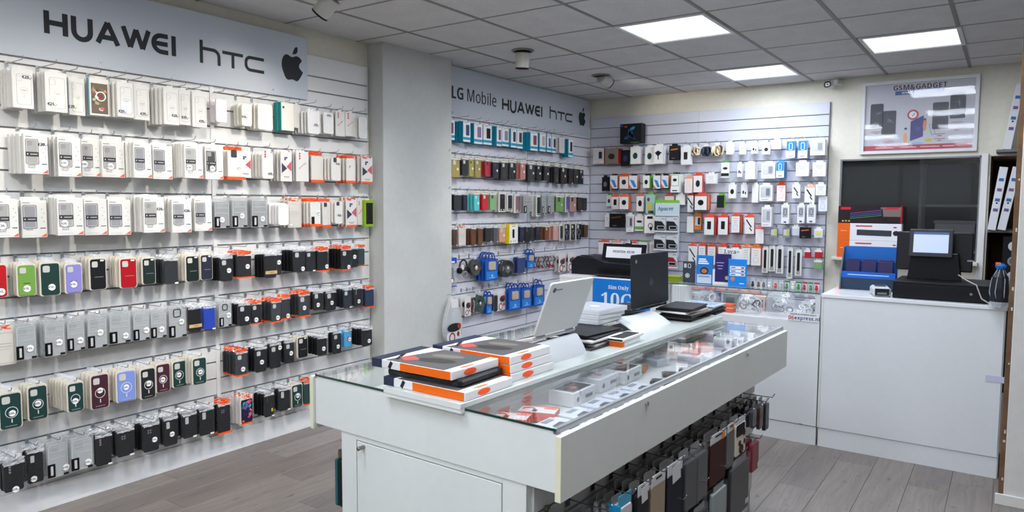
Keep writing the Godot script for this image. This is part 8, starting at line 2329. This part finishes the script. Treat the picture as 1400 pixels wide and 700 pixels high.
# back wall: rail, x, top, width, height, depth, spares, front colour, side colour, distance, hanger, print
const BACK := [
	[0, -3.63, 2.089, 0.132, 0.163, 0.04, 1, "#d8cfc8", "#a01d28", 0.11, "", "q2a2a2c"],
	[0, -3.473, 2.082, 0.154, 0.16, 0.05, 1, "#7d7468", "#a01d28", 0.12, "", "o2b2a2a"],
	[0, -3.331, 2.064, 0.101, 0.167, 0.03, 0, "#17191f", "#3f8f3a", 0.08, "", "o2b3a55"],
	[0, -3.21, 2.088, 0.107, 0.173, 0.03, 1, "#e8e8e6", "#e8e8e6", 0.1, "#e8e8e6", "o1d4a47"],
	[0, -3.051, 2.082, 0.096, 0.178, 0.03, 1, "#e8e8e6", "#e8e8e6", 0.1, "#e8e8e6", "o1d3f3c"],
	[0, -2.947, 2.091, 0.095, 0.183, 0.05, 1, "#e8e8e6", "#e8e8e6", 0.12, "#e8e8e6", "pt1a1a1c"],
	[0, -2.793, 2.087, 0.108, 0.146, 0.03, 0, "#1d1c1e", "#1d1c1e", 0.08, "#1d1c1e", "bc06a28"],
	[0, -2.666, 2.066, 0.098, 0.173, 0.03, 1, "#e8e8e6", "#e8e8e6", 0.1, "#e8e8e6", "r232427"],
	[0, -2.575, 2.069, 0.071, 0.093, 0.05, 0, "fluffc9b79a", "", 0.1, "", ""],
	[0, -2.466, 2.072, 0.095, 0.106, 0.05, 0, "fluff3a4652", "", 0.1, "", ""],
	[0, -2.354, 2.081, 0.101, 0.126, 0.05, 0, "fluffd0bd9c", "", 0.1, "", ""],
	[0, -2.233, 2.091, 0.07, 0.111, 0.03, 0, "#e8e8e6", "#e8e8e6", 0.08, "#e8e8e6", "vcfcfcf"],
	[0, -2.114, 2.073, 0.062, 0.097, 0.02, 0, "#e8e8e6", "#e8e8e6", 0.07, "#e8e8e6", "v9a9a9c"],
	[0, -2.001, 2.081, 0.061, 0.102, 0.03, 0, "#e8e8e6", "#e8e8e6", 0.08, "#e8e8e6", "h1c1c1e"],
	[0, -1.893, 2.062, 0.073, 0.095, 0.03, 0, "#e8e8e6", "#e8e8e6", 0.08, "#e8e8e6", "o2a2c30"],
	[0, -1.799, 2.098, 0.079, 0.087, 0.03, 0, "#e8e8e6", "#e8e8e6", 0.08, "#e8e8e6", "vbdbdc2"],
	[0, -1.672, 2.079, 0.077, 0.152, 0.02, 1, "#e9eaec", "#3d87c4", 0.09, "#dddddd", "u2f7fc6"],
	[0, -1.572, 2.082, 0.082, 0.158, 0.02, 0, "#e9eaec", "#3d87c4", 0.07, "#dddddd", "u2f7fc6"],
	[0, -1.437, 2.079, 0.123, 0.136, 0.04, 1, "#e8e8e6", "#e8e8e6", 0.11, "#e8e8e6", "q9a9da2"],
	[1, -3.562, 1.787, 0.078, 0.148, 0.03, 0, "#1c1d20", "#1c1d20", 0.08, "#1c1d20", "o6a6c70"],
	[1, -3.452, 1.8, 0.086, 0.138, 0.03, 1, "#dfe3e8", "#d9702a", 0.1, "#1b1c1e", "w3f86c0"],
	[1, -3.334, 1.805, 0.101, 0.145, 0.03, 1, "#e6e2de", "#e05a1c", 0.1, "#e05a1c", "o2a2b2d"],
	[1, -3.229, 1.795, 0.091, 0.136, 0.03, 1, "#dfe3e8", "#d9702a", 0.1, "#1b1c1e", "w3f86c0"],
	[1, -3.073, 1.792, 0.073, 0.127, 0.05, 1, "#eceeea", "#62a83a", 0.12, "#1b1c1e", "o1f2022"],
	[1, -2.966, 1.791, 0.079, 0.133, 0.03, 1, "#dfe3e8", "#d9702a", 0.1, "#1b1c1e", "w3f86c0"],
	[1, -2.879, 1.789, 0.078, 0.125, 0.03, 1, "#dfe3e8", "#d9702a", 0.1, "#1b1c1e", "w3f86c0"],
	[1, -2.761, 1.8, 0.084, 0.182, 0.06, 1, "#eff0ee", "#e8e8e6", 0.13, "#1b1c1e", "s6fb043"],
	[1, -2.628, 1.77, 0.075, 0.158, 0.04, 1, "#eee6df", "#d8cfc9", 0.11, "#e8a27a", "ve0b8a0"],
	[1, -2.535, 1.797, 0.089, 0.179, 0.03, 1, "#ece7e4", "#d14a35", 0.1, "#df5038", "o26272a"],
	[1, -2.404, 1.794, 0.102, 0.092, 0.05, 0, "#e8e8e6", "#e8e8e6", 0.1, "#e8e8e6", "vc9c9cb"],
	[5, -2.277, 1.905, 0.078, 0.147, 0.02, 0, "#dfe2df", "#d8dad8", 0.07, "#63b62f", "y1f2a22"],
	[5, -2.132, 1.887, 0.049, 0.125, 0.03, 0, "#e8e8e6", "#e8e8e6", 0.08, "#e8e8e6", "h2a2e6e"],
	[5, -2.018, 1.887, 0.088, 0.15, 0.05, 2, "#e8e8e6", "#e8e8e6", 0.14, "#e8e8e6", "vb4b7bc"],
	[5, -1.865, 1.885, 0.126, 0.142, 0.04, 0, "#e8e8e6", "#e8e8e6", 0.09, "#e8e8e6", "q8f9297"],
	[5, -1.752, 1.894, 0.071, 0.147, 0.03, 2, "#e4ecf0", "#2f86bf", 0.12, "#2f86bf", "u2f86bf"],
	[5, -1.565, 1.884, 0.113, 0.125, 0.04, 0, "#e8e8e6", "#e8e8e6", 0.09, "#e8e8e6", "va9acb0"],
	[5, -1.422, 1.879, 0.11, 0.124, 0.04, 0, "#e8e8e6", "#e8e8e6", 0.09, "#e8e8e6", "va9acb0"],
	[2, -3.52, 1.593, 0.061, 0.117, 0.02, 0, "#cfd3cd", "#cfd3cd", 0.07, "#49a23c", "o2a3a34"],
	[2, -3.442, 1.592, 0.086, 0.147, 0.03, 0, "#e8e8e6", "#e8e8e6", 0.08, "#e0603f", "r1b1c1e"],
	[2, -3.31, 1.591, 0.101, 0.144, 0.07, 1, "#e8e8e6", "#d2622c", 0.14, "#e5725a", "o17181a"],
	[2, -3.156, 1.599, 0.082, 0.174, 0.03, 0, "#e8e8e6", "#cbbfba", 0.08, "#e5725a", "o1d1e20"],
	[2, -3.033, 1.598, 0.097, 0.194, 0.05, 0, "#9cc3c0", "#79c330", 0.1, "#79c330", "fd8b53a"],
	[2, -2.836, 1.598, 0.094, 0.103, 0.03, 0, "#e8e8e6", "#e8e8e6", 0.08, "#df5038", "x"],
	[2, -2.72, 1.597, 0.092, 0.102, 0.03, 0, "#e8e8e6", "#e8e8e6", 0.08, "#e8e8e6", "x"],
	[2, -2.613, 1.604, 0.06, 0.181, 0.03, 0, "#e8e8e6", "#cf4a3a", 0.08, "#df5038", "d1f2022"],
	[2, -2.49, 1.596, 0.118, 0.15, 0.06, 1, "#e8e8e6", "#d0592c", 0.13, "#e2553f", "o15161a"],
	[2, -2.308, 1.589, 0.072, 0.12, 0.04, 0, "#20261f", "#6ab92f", 0.09, "#6ab92f", "x"],
	[6, -2.197, 1.693, 0.07, 0.133, 0.04, 0, "#e8e8e6", "#e8e8e6", 0.09, "#e8e8e6", "o25272b"],
	[6, -2.085, 1.692, 0.062, 0.125, 0.03, 0, "#e8e8e6", "#e8e8e6", 0.08, "#e8e8e6", "h30304a"],
	[6, -1.982, 1.691, 0.061, 0.172, 0.03, 0, "#e8e8e6", "#e8e8e6", 0.08, "#e8e8e6", "x"],
	[6, -1.879, 1.683, 0.12, 0.149, 0.05, 0, "#e8e8e6", "#e8e8e6", 0.1, "#e8e8e6", "q7d8188"],
	[6, -1.749, 1.695, 0.078, 0.162, 0.02, 0, "#eee3de", "#dd5f49", 0.07, "#e0502c", "vd7a18e"],
	[6, -1.612, 1.686, 0.07, 0.126, 0.04, 0, "#e8e8e6", "#e8e8e6", 0.09, "#e8e8e6", "d4b4e62"],
	[6, -1.497, 1.672, 0.087, 0.151, 0.03, 0, "#e8e8e6", "#e8e8e6", 0.08, "#e9b49a", "d1e2026"],
	[6, -1.405, 1.684, 0.086, 0.098, 0.03, 0, "#e8e8e6", "#e8e8e6", 0.08, "#e8e8e6", "vb9bcc2"],
	[6, -1.387, 1.58, 0.074, 0.137, 0.01, 0, "#dfe3ea", "#e8e8e6", 0.06, "#e8e8e6", "va5aab4"],
	[3, -3.533, 1.382, 0.052, 0.125, 0.03, 0, "#e8e8e6", "#e8e8e6", 0.08, "#e8e8e6", "v8b8c8e"],
	[3, -3.416, 1.399, 0.162, 0.147, 0.05, 0, "#141415", "#141415", 0.1, "", "b6a3a1c"],
	[3, -3.268, 1.393, 0.084, 0.184, 0.03, 0, "#e8e8e6", "#e8e8e6", 0.08, "#e8e8e6", "q5a5d60"],
	[3, -3.16, 1.38, 0.099, 0.159, 0.03, 0, "#e7e0e4", "#d78a9a", 0.08, "#dfdfdf", "y5fae3c"],
	[3, -3.033, 1.389, 0.121, 0.187, 0.05, 0, "#ece9e6", "#dcd6d0", 0.1, "#e8e8e6", "e1b1c1e"],
	[3, -2.611, 1.38, 0.068, 0.16, 0.03, 0, "#e8e8e6", "#d8d5d2", 0.08, "", "x"],
	[3, -2.533, 1.402, 0.075, 0.152, 0.03, 0, "#d97a2a", "#b5601e", 0.08, "#d97a2a", "q2a1c14"],
	[3, -2.404, 1.39, 0.095, 0.185, 0.05, 1, "#e8e8e6", "#c33c27", 0.12, "#e2553f", "r1c1d20"],
	[3, -2.274, 1.392, 0.093, 0.183, 0.05, 0, "#e8e8e6", "#c33c27", 0.1, "#e2553f", "r1c1d20"],
	[3, -2.144, 1.408, 0.077, 0.174, 0.06, 1, "#e8e8e6", "#c9583c", 0.13, "#e2553f", "vd9a090"],
	[3, -2.028, 1.395, 0.089, 0.173, 0.03, 0, "#e8e8e6", "#d89a86", 0.08, "#e2553f", "d2c1f22"],
	[3, -1.932, 1.286, 0.074, 0.152, 0.02, 0, "#e8e8e6", "#dcb9b2", 0.07, "#e2716a", "vdcb6ac"],
	[7, -1.866, 1.479, 0.093, 0.184, 0.05, 0, "#e8e8e6", "#e8e8e6", 0.1, "#e8e8e6", "q9b9ea2"],
	[7, -1.699, 1.5, 0.071, 0.174, 0.05, 0, "#e8e8e6", "#e8e8e6", 0.1, "#e8e8e6", "z2f55a5"],
	[7, -1.564, 1.501, 0.063, 0.166, 0.04, 0, "#e8e8e6", "#e8e8e6", 0.09, "#e8e8e6", "z2f55a5"],
	[7, -1.476, 1.501, 0.075, 0.165, 0.04, 0, "#e8e8e6", "#e8e8e6", 0.09, "#e8e8e6", "z2f55a5"],
	[8, -1.8, 1.282, 0.066, 0.088, 0.03, 0, "#8c8d92", "#8c8d92", 0.08, "", "qc4c01c"],
	[8, -1.689, 1.285, 0.065, 0.088, 0.03, 0, "#8c8d92", "#8c8d92", 0.08, "", "qc4c01c"],
	[8, -1.608, 1.3, 0.064, 0.08, 0.02, 0, "#c9cdd4", "#c9cdd4", 0.07, "#e8e8e6", "x"],
	[8, -1.526, 1.296, 0.095, 0.1, 0.03, 0, "#171516", "#171516", 0.08, "", "bd0502a"],
	[8, -1.41, 1.285, 0.074, 0.079, 0.03, 0, "#cfd3d6", "#cfd3d6", 0.08, "#e8e8e6", "oe6dc3c"],
	[4, -3.564, 1.123, 0.14, 0.157, 0.03, 0, "#e8e8e6", "#e8e8e6", 0.08, "#e2553f", "x"],
	[4, -3.416, 1.12, 0.12, 0.155, 0.03, 0, "#e8e8e6", "#e8e8e6", 0.08, "#e0a08a", "x"],
	[4, -3.285, 1.132, 0.059, 0.115, 0.03, 0, "#1c1d20", "#1c1d20", 0.08, "#e8e8e6", "x"],
	[4, -3.209, 1.127, 0.058, 0.138, 0.03, 0, "#e8e8e6", "#e8e8e6", 0.08, "#e2553f", "x"],
	[4, -3.114, 1.115, 0.098, 0.167, 0.03, 0, "#dfe2df", "#dfe2df", 0.08, "#63b62f", "o3a3c3e"],
	[4, -3.008, 1.126, 0.065, 0.173, 0.03, 0, "#d9cdd1", "#d9cdd1", 0.08, "#e8e8e6", "vb25a6e"],
	[4, -2.57, 1.105, 0.09, 0.204, 0.03, 1, "#e8e8e6", "#e8e8e6", 0.1, "#e2553f", "d17181a"],
	[4, -2.477, 1.109, 0.067, 0.188, 0.03, 1, "#e8e8e6", "#d8472c", 0.1, "#e2553f", "v6a8ad0"],
	[4, -2.388, 1.104, 0.08, 0.194, 0.03, 0, "#e8e8e6", "#d8472c", 0.08, "#e2553f", "v9aa0a6"],
	[4, -2.27, 1.11, 0.079, 0.191, 0.04, 1, "#e8e8e6", "#c8402a", 0.11, "#e2553f", "vc9a89c"],
	[4, -2.149, 1.107, 0.07, 0.183, 0.03, 1, "#e8e8e6", "#d8472c", 0.1, "#e2553f", "vd9a890"],
	[4, -2.042, 1.111, 0.069, 0.181, 0.04, 1, "#e8e8e6", "#e8e8e6", 0.11, "#ee7a1e", "vd0b0a0"],
	[4, -1.952, 1.107, 0.088, 0.18, 0.03, 1, "#e8e8e6", "#d8602c", 0.1, "#ee7a1e", "ve09a70"],
	[4, -1.875, 1.095, 0.054, 0.234, 0.02, 0, "strap", "#17181a", 0.07, "", ""],
	[4, -1.812, 1.104, 0.06, 0.226, 0.02, 0, "strap", "#1f2a22", 0.07, "", ""],
	[4, -1.742, 1.107, 0.066, 0.245, 0.02, 0, "strap", "#1b1d24", 0.07, "", ""],
	[4, -1.651, 1.097, 0.049, 0.277, 0.02, 0, "strap", "#20242e", 0.07, "", ""],
	[4, -1.576, 1.08, 0.057, 0.228, 0.02, 0, "strap", "#26271f", 0.07, "", ""],
	[9, -1.497, 1.09, 0.05, 0.073, 0.03, 0, "#b3242c", "#b3242c", 0.08, "#e8e8e6", "x"],
	[9, -1.404, 1.094, 0.062, 0.073, 0.03, 0, "#b3242c", "#b3242c", 0.08, "#e8e8e6", "x"],
	[10, -1.404, 1.002, 0.068, 0.079, 0.03, 0, "#7fa072", "#7fa072", 0.08, "#e8e8e6", "x"],
]
